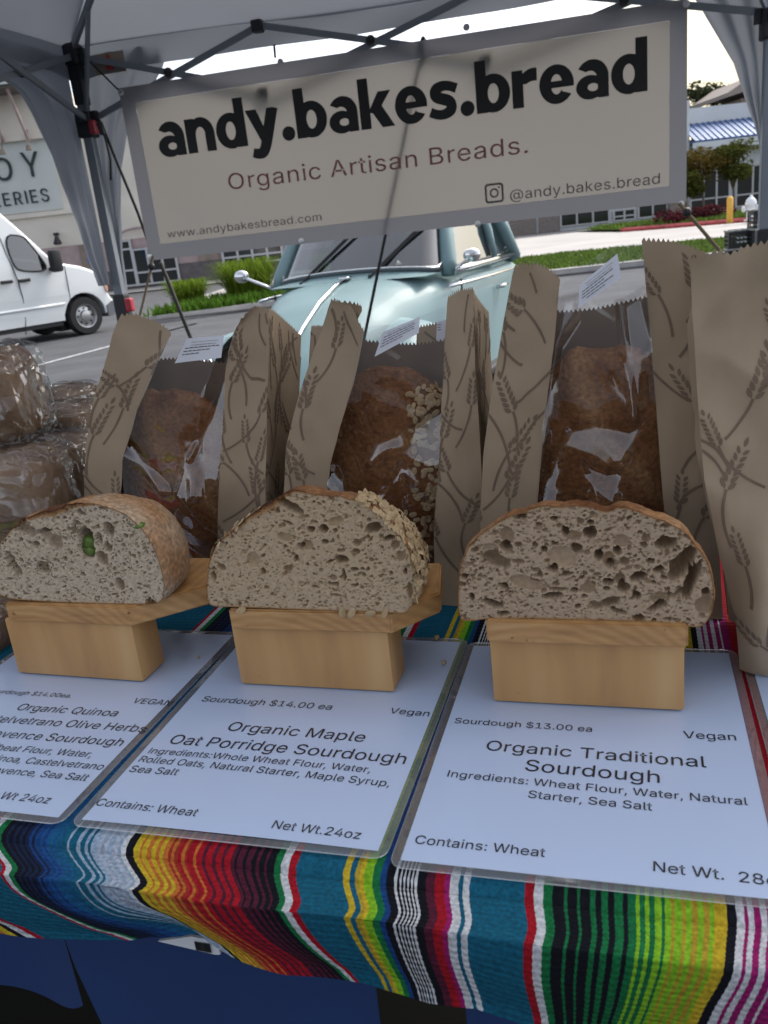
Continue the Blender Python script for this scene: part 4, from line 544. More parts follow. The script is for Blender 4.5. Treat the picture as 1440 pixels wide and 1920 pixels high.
# ------------------------------------------------------------------ white van
wc = onz(170, 627); VA = R(46); VP = Plane((wc[0], wc[1]), VA)
van = thing("cargo_van", "white high-roofed cargo van parked at the left with chrome steel wheels", "van", wc, VA)
def vq(x, y): return VP.at(x, y)
M_van = mat("van_white", (.64, .67, .68), .28, coat=.5, var=.02, scale=1.5)
wr = .375
up = [vq(*p) for p in ((0, 392), (30, 419), (60, 447), (92, 478), (106, 491), (124, 494), (150, 498), (172, 505), (186, 514), (193, 522), (199, 541), (206, 553), (213, 562))]
nose = up[-1]
arch = [(wr * 1.22 * math.cos(t), .375 + wr * 1.22 * math.sin(t)) for t in np.linspace(R(-2), R(182), 16)]
def varch(x): return [(x + a, z) for a, z in arch]
back = up[0][0] - 4.4; zr = up[0][1] + .30
prof = [(back, .42), (back - .02, zr - .1), (back + .15, zr), (up[0][0] - .55, zr), (up[0][0] - .2, up[0][1] + .16)] + up + [(nose[0] + .02, .62), (nose[0] - .05, .40), (.46, .37)] + [p for p in varch(0)] + [(-.47, .35), (-3.15, .35)] + varch(-3.65) + [(-4.14, .38)]
zb = .95
def vside(a, z, dep): return (a, dep, z)
def tuck(z): return max(0.0, z - 1.15) * .085 + (.03 if z < .5 else 0)
bm = bmesh.new(); n = len(prof); A = [bm.verts.new((a, tuck(z) - .005, z)) for a, z in prof]; B = [bm.verts.new((a, 2.0 - tuck(z), z)) for a, z in prof]
bm.faces.new(A[::-1]); bm.faces.new(B)
for i in range(n): bm.faces.new((A[i], A[(i + 1) % n], B[(i + 1) % n], B[i]))
bmesh.ops.recalc_face_normals(bm, faces=bm.faces[:])
bmesh.ops.bevel(bm, geom=[e for e in bm.edges if abs(e.verts[0].co.y - e.verts[1].co.y) < .5 and e.verts[0].co.z > .5 and e.verts[1].co.z > .5 and not any((v.co.x + 0) ** 2 + (v.co.z - .375) ** 2 < .27 for v in e.verts)], offset=.07, segments=3, affect='EDGES', profile=.5)
me = bpy.data.meshes.new("body"); bm.to_mesh(me); bm.free(); me.materials.append(M_van); vb = link(bpy.data.objects.new("body", me), van); smoothed(vb, 32)
def vpatch(name, pts, off, th, mt, parent, bev=0):
    k = MB(); q = [vq(*p) for p in pts]; k.prism(q, lambda a, z: (a, tuck(z) - off, z), lambda a, z: (a, tuck(z) - off + th, z)); return k.build(name, mt, parent)
def sm(pts, it=2): return chaikin(np.array(pts, float), it)
w_ = vpatch("side_window", sm([(10, 441), (44, 442), (56, 456), (84, 494), (86, 507), (47, 508), (27, 500)]), .018, .015, M_vanglass, van)
w2 = vpatch("window_backing", sm([(11, 442), (44, 443), (56, 457), (83, 494), (85, 506), (47, 507), (28, 499)]), .004, .002, mat("van_interior", (.02, .024, .024), .7), None); w2.parent = w_; w2.name = "dark_interior"
k = MB(); q = [vq(*p) for p in sm([(9, 440), (44, 441), (57, 456), (86, 494), (87, 508), (46, 509), (26, 501)])]; k.tube([(a, tuck(z) - .014, z) for a, z in q], .018, 6, closed=True); o = k.build("window_seal", M_trim, None, True); o.parent = w_
k = MB()
k.tube([(a, tuck(z) - .004, z) for a, z in [vq(*p) for p in ((3, 446), (14, 478), (24, 500), (34, 527), (43, 560), (49, 600), (50, 628))]], .010, 5); k.tube([(a, tuck(z) - .004, z) for a, z in [vq(*p) for p in ((121, 497), (127, 530), (133, 570), (136, 606))]], .008, 5)
k.build("door_gap", M_trim, van)
k = MB(); k.tube([(a, tuck(z) - .0, z) for a, z in [vq(*p) for p in ((-60, 600), (0, 588), (60, 579), (122, 569))]], .03, 8); k.build("side_moulding", M_van, van, True)
for x, y in ((12, 529), (45, 526)):
    a, z = vq(x, y); k = MB(); k.box((a, tuck(z) - .02, z), (.24, .04, .06), bev=.015); k.build("door_handle", M_trim, van)
a, z = vq(96, 492); k = MB(); k.box((a, -.17, z + .02), (.20, .22, .42), bev=.06); k.bar((a - .05, .05, z - .12), (a, -.12, z - .12), .06, .06); smoothed(k.build("side_mirror", M_trim, van), 40)
k = MB(); q = [vq(*p) for p in ((194, 524), (198, 541), (203, 548), (203, 538), (198, 526))]; k.prism(q, lambda a, z: (a - .02, -.02, z), lambda a, z: (a - .02, .30, z)); k.build("headlight", mat("headlight_amber", (.72, .42, .30), .2), van)
k = MB(); bp = [(nose[0] + .01, .60), (nose[0] + .06, .56), (nose[0] + .04, .38), (nose[0] - .1, .30), (.49, .30), (.49, .52), (.62, .60)]; k.prism(bp, lambda a, z: (a, -.015, z), lambda a, z: (a, 2.01, z)); k.build("bumper", mat("grey_bumper", (.16, .165, .18), .6), van)
k = MB(); k.prism([(-4.2, .26), (-.5, .26), (-.5, .349), (-4.2, .349)], lambda a, z: (a, .06, z), lambda a, z: (a, 1.9, z)); k.box((0, .55, .48), (.9, .5, .7)); k.box((-3.65, .55, .48), (.9, .5, .7)); k.build("underbody", M_trim, van)
for x in (0, -3.65):
    for yy, rz in ((.12, 0), (1.88, math.pi)): wheel(van, (x, yy, wr), wr, .24, rz, M_rim)
# windscreen and front are on the far side of the profile: a dark band across the slope
k = MB(); q0, q1 = vq(32, 420), vq(100, 484); k.prism([(q0[0] + .012, q0[1] + .02), (q1[0] + .012, q1[1] + .02), (q1[0] + .02, q1[1] + .03), (q0[0] + .02, q0[1] + .03)], lambda a, z: (a, .28, z), lambda a, z: (a, 1.72, z)); k.build("windscreen", M_glassb, van)

# ------------------------------------------------------------------ teal beetle-shaped car (local +x is forward, +y its left)
BTH = R(24); S = 1.13
car = thing("vintage_car", "pale teal rounded vintage car parked behind the banner, nose towards the table", "car", (.30, 7.07, .0), math.atan2(-math.cos(BTH), -math.sin(BTH)))
car.scale = (S, S, S)
M_teal = mat("teal_car_paint", (.18, .285, .30), .55, coat=.15, var=.02, scale=2)
def lerp_tab(x, tab): return float(np.interp(x, [t[0] for t in tab], [t[1] for t in tab]))
hw = [(-1.95, .12), (-1.75, .38), (-1.4, .56), (-.9, .66), (0, .69), (.6, .67), (.8, .64), (1.1, .56), (1.4, .48), (1.7, .36), (1.88, .24), (1.97, .10)]
zt_ = [(-1.95, .52), (-1.75, .74), (-1.4, .90), (-.9, .95), (0, .95), (.62, .96), (.80, .965), (1.0, .935), (1.25, .86), (1.5, .745), (1.7, .62), (1.85, .48), (1.97, .36)]
def body(u, v):
    x = -1.95 + 3.92 * u; w = lerp_tab(x, hw); z1 = lerp_tab(x, zt_); a = math.pi * v; z0 = .22
    c, s_ = math.cos(a), math.sin(a); e = .17 + .38 * min(1, max(0, (x - .35) / .85))
    return (x, w * math.copysign(abs(c) ** (e + .15), c), z0 + (z1 - z0) * abs(s_) ** e)
k = MB(); k.grid(body, 60, 40); k.build("body", M_teal, car, True)
# wings
for s in (1, -1):
    for (cx, r0, nm) in ((1.28, .46, "front_wing"), (-1.22, .46, "rear_wing")):
        def wing(u, v, cx=cx, r0=r0, s=s):
            a = R(-12) + R(204) * u; b = math.pi * (v - .5); rr = r0 * (1 - .18 * math.sin(b + math.pi / 2) * 0); y = .56 + .22 * math.sin(math.pi / 2 * v) if v < 1 else .78
            ww = .20 * math.sin(math.pi * min(v, 1) * .5); sh = (1 - .85 * (v ** 5))
            return (cx + math.cos(a) * rr * (1.18 if math.cos(a) * (1 if cx > 0 else -1) > 0 else 1.12) * (.72 + .28 * sh), s * (.50 + .27 * v), .30 + math.sin(a) * rr * (.70 + .30 * sh) - .05 * v)
        k = MB(); k.grid(wing, 26, 10); k.build(nm, M_teal, car, True)
    wheel(car, (1.28, s * .62, .32), .32, .15, 0 if s < 0 else math.pi, M_chrome); wheel(car, (-1.22, s * .62, .32), .32, .15, 0 if s < 0 else math.pi, M_chrome)
    k = MB(); M = Matrix.Translation((1.66, s * .60, .55)) @ Matrix.Rotation(R(68), 4, 'Y'); k.lathe([(.001, .10), (.05, .095), (.085, .07), (.095, .03)], 20, M); h = k.build("headlight", mat("headlight_glass", (.75, .76, .78), .08, coat=1), car, True)
    k = MB(); k.lathe([(.096, .028), (.108, .04), (.108, .0), (.09, -.14)], 20, M); o = k.build("headlight_ring", M_chrome, None, True); o.parent = h
    k = MB(); k.box((.05, s * .70, .28), (1.7, .12, .05), bev=.015); k.build("running_board", M_trim, car)
k = MB(); k.tube([(1.80, -.74, .40), (1.98, -.62, .41), (2.08, -.3, .42), (2.10, 0, .42), (2.08, .3, .42), (1.98, .62, .41), (1.80, .74, .40)], .04, 10); k.build("bumper", M_chrome, car, True)
# cabin
zb, zr_ = .955, 1.43
def ring(x, w, z): return x, w, z
lo = [(.775, 0), (.76, .30), (.70, .50), (.60, .585)]       # windscreen foot, half
hi = [(.40, 0), (.39, .28), (.34, .42), (.27, .48)]
def ws(u, v, off=0):
    t = abs(u * 2 - 1); s = 1 if u > .5 else -1; L = [0, .45, .8, 1]
    xl, yl = np.interp(t, L, [p[0] for p in lo]), np.interp(t, L, [p[1] for p in lo]); xh, yh = np.interp(t, L, [p[0] for p in hi]), np.interp(t, L, [p[1] for p in hi])
    return (xl + (xh - xl) * v + off, s * (yl + (yh - yl) * v), zb + .045 + (zr_ - zb - .075) * v - .045 * t ** 2 * (1 - v))
k = MB(); k.grid(lambda u, v: ws(.03 + .94 * u, .04 + .93 * v), 24, 8); wsc = k.build("windscreen", M_carglass, car, True)
k = MB(); edge = [ws(u, .02, .006) for u in np.linspace(.05, .95, 24)] + [ws(.985, v, .004) for v in (.10, .3, .5, .7, .9)] + [ws(u, .985, .004) for u in np.linspace(.95, .05, 20)] + [ws(.015, v, .004) for v in (.9, .7, .5, .3, .10)]
k.tube(edge, .017, 8, closed=True); o = k.build("windscreen_seal", mat("grey_rubber", (.10, .115, .125), .5), None, True); o.parent = wsc
k = MB(); k.tube([(x + .010, y, z + .012) for x, y, z in edge], .006, 6, closed=True); o = k.build("windscreen_trim", M_chrome, None, True); o.parent = wsc
k = MB(); k.grid(lambda u, v: (lambda p: (p[0] + .03 * (1 - v), p[1] * .97, p[2] - .05 + .05 * v))(ws(u, 0.0)) if v > .5 else (.86 - .0 * u, (u - .5) * 1.06, .95), 24, 1); k.build("cowl", M_teal, car, True)
for s in (1, -1):
    k = MB(); k.tube([(.60, s * .60, .93), (.585, s * .592, 1.0), (.44, s * .545, 1.2), (.25, s * .485, 1.43)], [.055, .05, .045, .045], 10); k.build("front_pillar", M_teal, car, True)
    k = MB(); k.tube([(-.30, s * .635, .94), (-.32, s * .60, 1.15), (-.36, s * .51, 1.42)], .035, 10); k.build("door_pillar", M_teal, car, True)
    k = MB(); k.tube([(-.98, s * .60, .93), (-.86, s * .56, 1.15), (-.72, s * .48, 1.40)], [.07, .06, .05], 10); k.build("rear_pillar", M_teal, car, True)
    def dw(u, v, x0=.53, x1=-.27, s=s):
        x = x0 + (x1 - x0) * u; xt = (.26 + (-.34 - .26) * u); return (x + (xt - x) * v, s * (.612 + .015 * u - .115 * v), .965 + .45 * v)
    k = MB(); k.grid(dw, 4, 4); f = k.build("door_window", M_carglass, car, True)
    k = MB(); k.tube([dw(0, .02), dw(1, .02), dw(1, .98), dw(0, .98)], .014, 8, closed=True); o = k.build("window_frame", M_trim, None, True); o.parent = f
    k = MB(); k.grid(lambda u, v: (-.34 - .56 * u + .14 * v * u, s * (.620 - .03 * u - .115 * v), .965 + .43 * v), 4, 4); f = k.build("rear_side_window", M_carglass, car, True)
    k = MB(); e = lambda u, v: (-.34 - .56 * u + .14 * v * u, s * (.626 - .03 * u - .115 * v), .965 + .43 * v); k.tube([e(0, .03), e(.9, .03), e(1, .15), e(1, .9), e(.9, .97), e(0, .97)], .012, 8, closed=True); o = k.build("window_trim", M_chrome, None, True); o.parent = f
    k = MB(); k.tube([(.80, s * .655, .875), (.5, s * .685, .875), (0, s * .700, .87), (-.6, s * .69, .865), (-1.0, s * .655, .85)], .011, 8); k.build("belt_trim", M_chrome, car, True)
    k = MB(); k.tube([(.58, s * .645, .957), (.2, s * .655, .957), (-.27, s * .655, .957), (-.9, s * .63, .95)], .020, 8); k.build("sill_trim", M_chrome, car, True)
    k = MB(); k.tube([(-.10, s * .70, .78), (-.10, s * .74, .785), (-.22, s * .74, .785), (-.24, s * .70, .78)], .013, 8); k.build("door_handle", M_chrome, car, True)
    q = .0 if s < 0 else .13; k = MB(); k.tube([(.62, s * .63, .93), (.65, s * (.70 - q * .3), .97), (.64, s * (.80 - q * .6), 1.01), (.62, s * (.86 - q), 1.03)], .010, 8); k.ball((.61, s * (.88 - q), 1.035), (.035, .055, .042), 14, 10); k.build("side_mirror", M_chrome, car, True)
    k = MB(); k.tube([(.58, s * .66, .90), (.58, s * .672, .60), (.55, s * .68, .36)], .006, 6); k.build("door_gap", M_trim, car)
def roof(u, v):
    x = .42 - 1.30 * u; w = (.50 + .03 * math.sin(math.pi * u)) * (1 - .05 * u); a = math.pi * v; return (x, w * math.cos(a) if abs(math.cos(a)) < .999 else w * math.cos(a), 1.40 + (.115 - .13 * (u - .42) ** 2 * 1.6) * math.sin(a) ** .6 - .03 * max(0, u - .7))
k = MB(); k.grid(roof, 20, 20); k.build("roof", M_teal, car, True)
def tail(u, v):
    x = -.86 - 1.0 * u; a = math.pi * v; w = .50 + .02 * u - .22 * u * u; return (x, w * math.cos(a), (1.37 - .35 * u - .14 * u * u) * 1.0 - (.18 + .1 * u) * (1 - math.sin(a) ** .7))
k = MB(); k.grid(tail, 14, 20); k.build("tail", M_teal, car, True)
k = MB(); k.tube([(1.96, 0, .50), (1.88, 0, .60 - .03), (1.7, 0, .632), (1.5, 0, .757), (1.25, 0, .872), (1.0, 0, .947), (.86, 0, .972)], .011, 8); k.box((.84, 0, .978), (.09, .06, .016), bev=.006); k.build("bonnet_trim", M_chrome, car, True)
for (y0, y1) in ((-.30, -.02), (.14, .44)):
    k = MB(); p0 = Vector(ws(.5 + y0 / 1.2, -.06, .03)); p1 = Vector(ws(.5 + y1 / 1.2, .62, .035)); pm = p0.lerp(p1, .45)
    k.tube([p0, pm], .007, 6); k.bar(pm - (p1 - pm) * .55, p1, .016, .02); k.lathe([(.016, 0), (.012, .03)], 10, Matrix.Translation(p0 - Vector((0, 0, .02)))); k.build("wiper", M_trim, car)
M_int = mat("car_interior", (.05, .055, .055), .7)
for y in (-.33, .33):
    k = MB(); k.box((-.25, y, 1.03), (.14, .46, .42), bev=.05, rot=Matrix.Rotation(R(-12), 4, 'Y')); k.build("seat", M_int, car, True)
k = MB(); k.tube([(.36 - .10 * math.sin(t) * .6, .33 + .19 * math.cos(t), 1.0 + .16 * math.sin(t)) for t in np.linspace(0, 2 * math.pi, 26)[:-1]], .013, 8, closed=True); k.bar((.36, .15, 1.0), (.36, .51, 1.0), .02, .02); k.build("steering_wheel", M_trim, car, True)
k = MB(); k.box((.28, 0, 1.33), (.02, .22, .06), bev=.01); k.build("rear_view_mirror", M_trim, car)

# ------------------------------------------------------------------ canopy and banner (their own frame: a along the back, z up)
CA = -.2246; BP = Plane((-.979, 4.30), CA)
M_fab = cloth_mat("canopy_fabric", (.29, .312, .35), .22, .5, 2.2); M_steel = mat("grey_steel_tube", (.22, .245, .275), .45, .3, var=.08, scale=5); M_lock = mat("black_nylon", (.015, .016, .02), .5); M_btn = mat("red_button", (.45, .03, .05), .4)
L0, L1, BO = -.205, 2.755, .031      # legs' a, distance behind the banner
cn = thing("canopy_tent", "grey pop-up canopy tent with steel legs and folding trusses over the stall", "canopy", BP.w(L0, 0, BO), CA)
def cl(a, z, off): return (a - L0, off - BO, z)     # canopy-local
corners = [(L0, BO), (L1, BO), (L0, BO - 3.05), (L1, BO - 3.05)]
legp = None
for (a, off) in corners:
    s = 1 if a < 1 else -1; q = 1 if off > -1 else -1
    k = MB(); k.box(cl(a, 1.71, off), (.044, .044, 1.20), bev=.004); k.box(cl(a, .55, off), (.034, .034, 1.1), bev=.003); lg = k.build("leg", M_steel, cn)
    k = MB(); k.box(cl(a, 1.17, off), (.062, .062, .13), bev=.008); k.box(cl(a, 2.00, off), (.075, .075, .11), bev=.01); k.box(cl(a + s * .03, 2.03, off), (.06, .03, .05)); k.box(cl(a, 2.03, off - q * .03), (.03, .06, .05)); k.box(cl(a, 2.295, off), (.07, .07, .09), bev=.01); k.box(cl(a + s * .03, 2.285, off), (.06, .03, .06)); k.box(cl(a, 2.17, off), (.052, .052, .17)); k.build("bracket", M_lock, None).parent = lg
    k = MB(); k.box(cl(a + .045, 1.18, off - .012), (.035, .04, .065), bev=.01); k.box(cl(a + .042, 1.985, off - .02), (.03, .045, .06), bev=.01); k.build("release_button", M_btn, None).parent = lg
    k = MB(); k.box(cl(a, .012, off), (.10, .10, .02), bev=.004); k.build("foot", M_lock, None).parent = lg
def truss(pa, pb, nx):
    """scissor truss between two leg tops, nx crossings"""
    (a0, o0), (a1, o1) = pa, pb
    P = lambda t, z, dz=0: cl(a0 + (a1 - a0) * t, z, o0 + (o1 - o0) * t)
    for i in range(nx):
        nd = [0, .298, .628, 1]; t0, t1 = nd[i], nd[i + 1]; hiL, loL = (2.285, 2.02)
        eps = .012
        k = MB(); k.bar(P(t0 + .006, hiL), P(t1 - .004, loL + .02), .013, .026); k.build("truss_bar", M_steel, cn)
        k = MB(); p, q = Vector(P(t0 + .006, loL)), Vector(P(t1 - .004, hiL)); d = (Vector(P(1, 0)) - Vector(P(0, 0))).normalized(); nn = Vector((-d.y, d.x, 0)) * .017; k.bar(p + nn, q + nn, .013, .026); k.build("truss_bar", M_steel, cn)
        k = MB(); mm = Vector(P((t0 + t1) / 2, (hiL + loL) / 2 + .01)); k.ball(mm, .022, 10, 6)
        if i < nx - 1: k.box(P(t1, loL + .01), (.05, .05, .05), bev=.01); k.box(P(t1, hiL), (.05, .05, .05), bev=.01)
        k.build("truss_joint", M_lock, cn)
truss((L0, BO), (L1, BO), 3); truss((L0, BO), (L0, BO - 3.05), 3); truss((L1, BO), (L1, BO - 3.05), 3)
for (a, off) in corners:
    m_ = ((L0 + L1) / 2, BO - 1.525); P1 = (a + (m_[0] - a) * .5, off + (m_[1] - off) * .5); k = MB(); k.bar(cl(a, 2.315, off), cl(P1[0], 2.60, P1[1]), .016, .03); k.bar(cl(P1[0], 2.62, P1[1]), cl(m_[0], 2.93, m_[1]), .016, .03); k.build('rafter', M_steel, cn)
    k = MB(); q = (a + (m_[0] - a) * .16, off + (m_[1] - off) * .16); k.bar(cl(a, 2.02, off), cl(q[0], 2.40, q[1]), .014, .026); k.build('rafter_brace', M_steel, cn)
# roof: four sagging panels
ca, co, zp, ze = (L0 + L1) / 2, BO - 1.525, 3.05, 2.325
ed = [(L0 - .03, BO + .03), (L1 + .03, BO + .03), (L1 + .03, BO - 3.08), (L0 - .03, BO - 3.08)]
k = MB()
for i in range(4):
    (xa, ya), (xb, yb) = ed[i], ed[(i + 1) % 4]
    def rf(u, v, xa=xa, ya=ya, xb=xb, yb=yb):
        x = xa + (xb - xa) * u; y = ya + (yb - ya) * u; vv = v * .985; x, y = x + (ca - x) * vv, y + (co - y) * vv
        z = ze + (zp - ze) * vv - .10 * math.sin(math.pi * vv) * math.sin(math.pi * u) - .03 * math.sin(math.pi * u) * (1 - vv)
        z += .018 * mnoise.noise(Vector((u * 7 + v * 3, v * 4, i * 3.1))) * min(1, 6 * v) + .012 * math.sin(9 * u + 13 * v) * (1 - v)
        return cl(x, z, y)
    k.grid(rf, 28, 20)
k.build("roof_cover", M_fab, cn, True)
def valance(p, q, drop0, name="valance"):
    k = MB(); (xa, ya), (xb, yb) = p, q
    def vf(u, v):
        x = xa + (xb - xa) * u; y = ya + (yb - ya) * u; s = math.sin(math.pi * u); z = ze + .022 - .03 * s - v * (.022 + drop0 + .05 * abs(2 * u - 1) ** 8); w = .012 * math.sin(26 * u + 3 * v) * v
        return cl(x, z, y + w)
    k.grid(vf, 60, 4); return k.build(name, M_fab, cn, True)
for i in range(4): valance(ed[i], ed[(i + 1) % 4], .095)
def flap(pts_edge, leg, depth_fn, name="corner_flap"):
    """gathered corner curtain between the leg line and a traced curve; pts_edge top to bottom (a or offset, z)"""
    ee = np.array(pts_edge); zz = ee[:, 1]; k = MB()
    def ff(u, v):
        z = 2.29 + (zz[-1] - 2.29) * v; e_ = np.interp(-z, -zz, ee[:, 0]); x = leg + (e_ - leg) * u; g = .016 * math.sin(u * 17 + z * 2) * (1 - v * .5) + .01 * mnoise.noise(Vector((u * 5, z * 6, 1)))
        return depth_fn(x, z, g * min(1, 3 * u))
    k.grid(ff, 22, 44); return k.build(name, M_fab, cn, True)
eL = [(.14, 2.25), (.12, 2.22), (.05, 2.15), (-.06, 2.06), (-.115, 1.98), (-.19, 1.80), (-.235, 1.60), (-.262, 1.40), (-.275, 1.20)]
sh = lambda E_: [(a + .085 - (a + .29) / 3.07 * .118, 1.4 + (z - 1.4) * .968) for a, z in E_]
flap(sh(eL), L0, lambda x, z, g: cl(x, z, BO + .045 + g))
eR = [(2.30, 2.28), (2.43, 2.235), (2.511, 2.152), (2.60, 2.00), (2.66, 1.90), (2.705, 1.768), (2.745, 1.66), (2.77, 1.578), (2.785, 1.35)]
flap(sh(eR), L1, lambda x, z, g: cl(x, z, BO + .045 + g))
SP = Plane(BP.w(L0, 0, BO)[:2], CA - R(90))     # left side plane: its a runs towards the camera
es = [SP.at(x, y) for x, y in ((-60, 108), (0, 136), (45, 165), (75, 215), (110, 290), (150, 400), (185, 490), (203, 535))]
es = [(1.2, 2.26)] + [(max(a, .0), z) for a, z in es]
flap(es, 0.0, lambda x, z, g: cl(L0 - .045 + g, z, BO - x))
flap([(2.8 - (a - 0) , z) for a, z in []] or [(2.30 - 2.79 + 2.79, 2.28), (2.5, 2.2), (2.7, 1.9), (2.79, 1.4)], 3.05, lambda x, z, g: cl(L1 + .045 + g, z, BO - x))
k = MB(); a, z = BP.at(205, 118, BO + .02); k.box(cl(a, z, BO + .022), (.15, .003, .085)); lb = k.build("valance_label", mat("label_beige", (.33, .28, .22), .8), cn)
k = MB(); k.add([cl(a - .02, z - .03, BO + .018), cl(a + .02, z - .03, BO + .018), cl(a + .005, z + .035, BO + .018), cl(a - .01, z + .035, BO + .018)], [(0, 1, 2, 3)]); k.build("label_mark", mat("label_red", (.5, .06, .05), .7), None).parent = lb

# banner
BW, BH, BZ = 2.44, .750, 1.376
M_vinyl = cloth_mat("banner_vinyl", (.275, .260, .240), .46, .10, 3.0, through=0, var=.025); M_hem = cloth_mat("banner_hem", (.27, .27, .29), .20, .1, 3, through=.0, var=.03)
bn = thing("banner", "off-white vinyl banner with heavy black lettering hung across the back of the stall", "banner", BP.w(0, 0), CA)
hb = .068
def bsag(a, z):
    return .006 * math.sin(a * 2.1 + .5) * math.sin((z - BZ) * 4) - .003 + .002 * math.sin(a * 7 + z * 3)
def bl(a, z, o=0): return (a, bsag(a, z) + o, z)
k = MB(); k.grid(lambda u, v: bl(hb + (BW - 2 * hb) * u, BZ + hb + (BH - 2 * hb) * v), 80, 24); k.build("sheet", M_vinyl, bn, True)
k = MB()
for (x0, x1, z0, z1, nu, nv) in ((0, BW, BZ, BZ + hb, 80, 3), (0, BW, BZ + BH - hb, BZ + BH, 80, 3), (0, hb, BZ + hb, BZ + BH - hb, 3, 24), (BW - hb, BW, BZ + hb, BZ + BH - hb, 3, 24)):
    k.grid(lambda u, v: bl(x0 + (x1 - x0) * u, z0 + (z1 - z0) * v, -.001), nu, nv)
k.build("hem", M_hem, bn, True)
def bt(x, y): return BP.at(x, y)
bf = lambda a, z: bl(a, z, -.004)
k = MB(); put_text(k, "andy.bakes.bread", bt(302, 296), bt(1214, 171), bf, 1.02, "heavy"); k.build("headline_lettering", mat("banner_black", (.010, .010, .011), .6), bn)
k = MB(); put_text(k, "Organic Artisan Breads.", bt(430, 356), bt(990, 287), bf, .80, 0, spacing=1.06); k.build("tagline_lettering", mat("banner_dusty_red", (.27, .105, .09), .7), bn)
k = MB(); put_text(k, "www.andybakesbread.com", bt(316, 446), bt(604, 413), bf, .78, 0, spacing=1.03); put_text(k, "@andy.bakes.bread", bt(957, 375), bt(1237, 344), bf, .86, 0, spacing=1.03)
(ca_, cz_) = bt(927, 362); r_ = .040
def rrect(w, r, n=6): return [(sx * (w - r) + r * math.cos(t), sy * (w - r) + r * math.sin(t)) for sx, sy, t0 in ((1, 1, 0), (-1, 1, 90), (-1, -1, 180), (1, -1, 270)) for t in np.linspace(R(t0), R(t0 + 90), n)]
def ringmesh(mb, o, i):
    n = len(o); mb.add([bf(ca_ + x, cz_ + z) for x, z in o] + [bf(ca_ + x, cz_ + z) for x, z in i], [(j, (j + 1) % n, (j + 1) % n + n, j + n) for j in range(n)])
ringmesh(k, rrect(r_, .014), rrect(r_ - .0085, .008))
cc = lambda r: [(r * math.cos(t), r * math.sin(t)) for t in np.linspace(0, 2 * math.pi, 24, endpoint=False)]
ringmesh(k, cc(.0195), cc(.0125)); k.add([bf(ca_ + .0215 + .004 * math.cos(t), cz_ + .0215 + .004 * math.sin(t)) for t in np.linspace(0, 6.28, 10)[:-1]], [tuple(range(9))])
k.build("small_lettering", mat("banner_grey_ink", (.105, .10, .095), .7), bn)
for (px, py) in ((228, 174), (527, 117), (875, 52), (283, 482), (566, 452), (896, 420), (1277, 383), (1286, 8)):
    a, z = bt(px, py); k = MB(); k.lathe([(.006, 0), (.013, 0), (.014, -.003), (.006, -.004)], 14, Matrix.Translation(bl(a, z, -.003)) @ Matrix.Rotation(R(90), 4, 'X') @ Matrix.Scale(-1, 4, (0, 0, 1))); k.build("grommet", mat("brass_grommet", (.55, .55, .55), .3, .9), bn)

# cords that tie the banner, and the thin pole behind it
M_cord = mat("black_cord", (.015, .015, .017), .7); M_tan = mat("tan_cord", (.22, .17, .10), .8)
def cord(name, label, pts, r, mt, cat="cord", group="cords tying the banner"):
    k = MB(); k.tube([tuple(p) for p in pts], r, 7); return tag(k.build(name, mt, None, True), label, cat, group)
g = lambda x, y, off=0: BP.w(*BP.at(x, y, off), off)
A = g(284, 500); Bp = g(262, 592, -.02); d_ = Bp - A; E_ = A + d_ * ((A[2] - .02) / (A[2] - Bp[2]))
c = cord("bungee_cord", "tan bungee cord dropping from the banner's lower left corner", [g(285, 480, -.01), A, Bp, E_], .006, M_tan); k = MB(); k.ball(tuple(A), .018, 10, 8); k.build("hook", M_lock, c)
A = g(301, 492, .03); Bp = g(355, 628, .12); d_ = Bp - A; E_ = A + d_ * ((A[2] - .02) / (A[2] - Bp[2])); cord("bungee_cord", "dark cord slanting down right from the banner's lower left corner", [A, Bp, E_], .010, mat("dark_brown_cord", (.05, .045, .04), .8))
A = g(1273, 381, -.01); Bp = g(1366, 489, .10); d_ = Bp - A; E_ = A + d_ * ((A[2] - .02) / (A[2] - Bp[2])); c = cord("bungee_cord", "brown bungee cord running down right from the banner's lower right corner", [A, g(1288, 398, .0), Bp, E_], .008, M_tan); k = MB(); k.ball(tuple(g(1288, 398, 0)), .020, 10, 8); k.build("hook", M_lock, c)
cord("guy_rope", "black rope from the left leg's slider passing behind the banner's left edge", [g(178, 216, BO - .03), g(190, 232, BO - .05), g(258, 398, .06), g(287, 480, .03)], .007, M_cord)
c = cord("rope_end", "loose thin rope end hanging beside the left canopy leg", [g(190, 234, BO - .05), g(200, 270, BO - .05), g(207, 300, BO - .05), g(208, 338, BO - .05)], .005, M_cord); k = MB(); k.bar(g(186, 230, BO - .05), g(194, 252, BO - .05), .022, .022); k.build("toggle", M_lock, c)
cord("guy_rope", "thin dark string from the left bracket to the banner's upper left corner", [g(165, 112, BO - .02), g(216, 163, .02), g(228, 173, -.01)], .004, M_cord)
cord("guy_rope", "short black tie from the canopy edge to the top of the banner", [g(514, 84, BO), g(516, 108, .02)], .005, M_cord)
A = BP.w(*BP.at(795, 92, .016), .016); Bp = BP.w(*BP.at(690, 600, .016), .016); d_ = Bp - A; E_ = A + d_ * ((A[2] - .01) / (A[2] - Bp[2]))
c = cord("thin_pole", "thin slanting black pole with a rounded tip standing behind the banner", [A, Bp, E_], .0075, M_cord, "pole", None); k = MB(); k.ball(tuple(A), (.018, .014, .05), 12, 8); k.build("tip", M_lock, c)

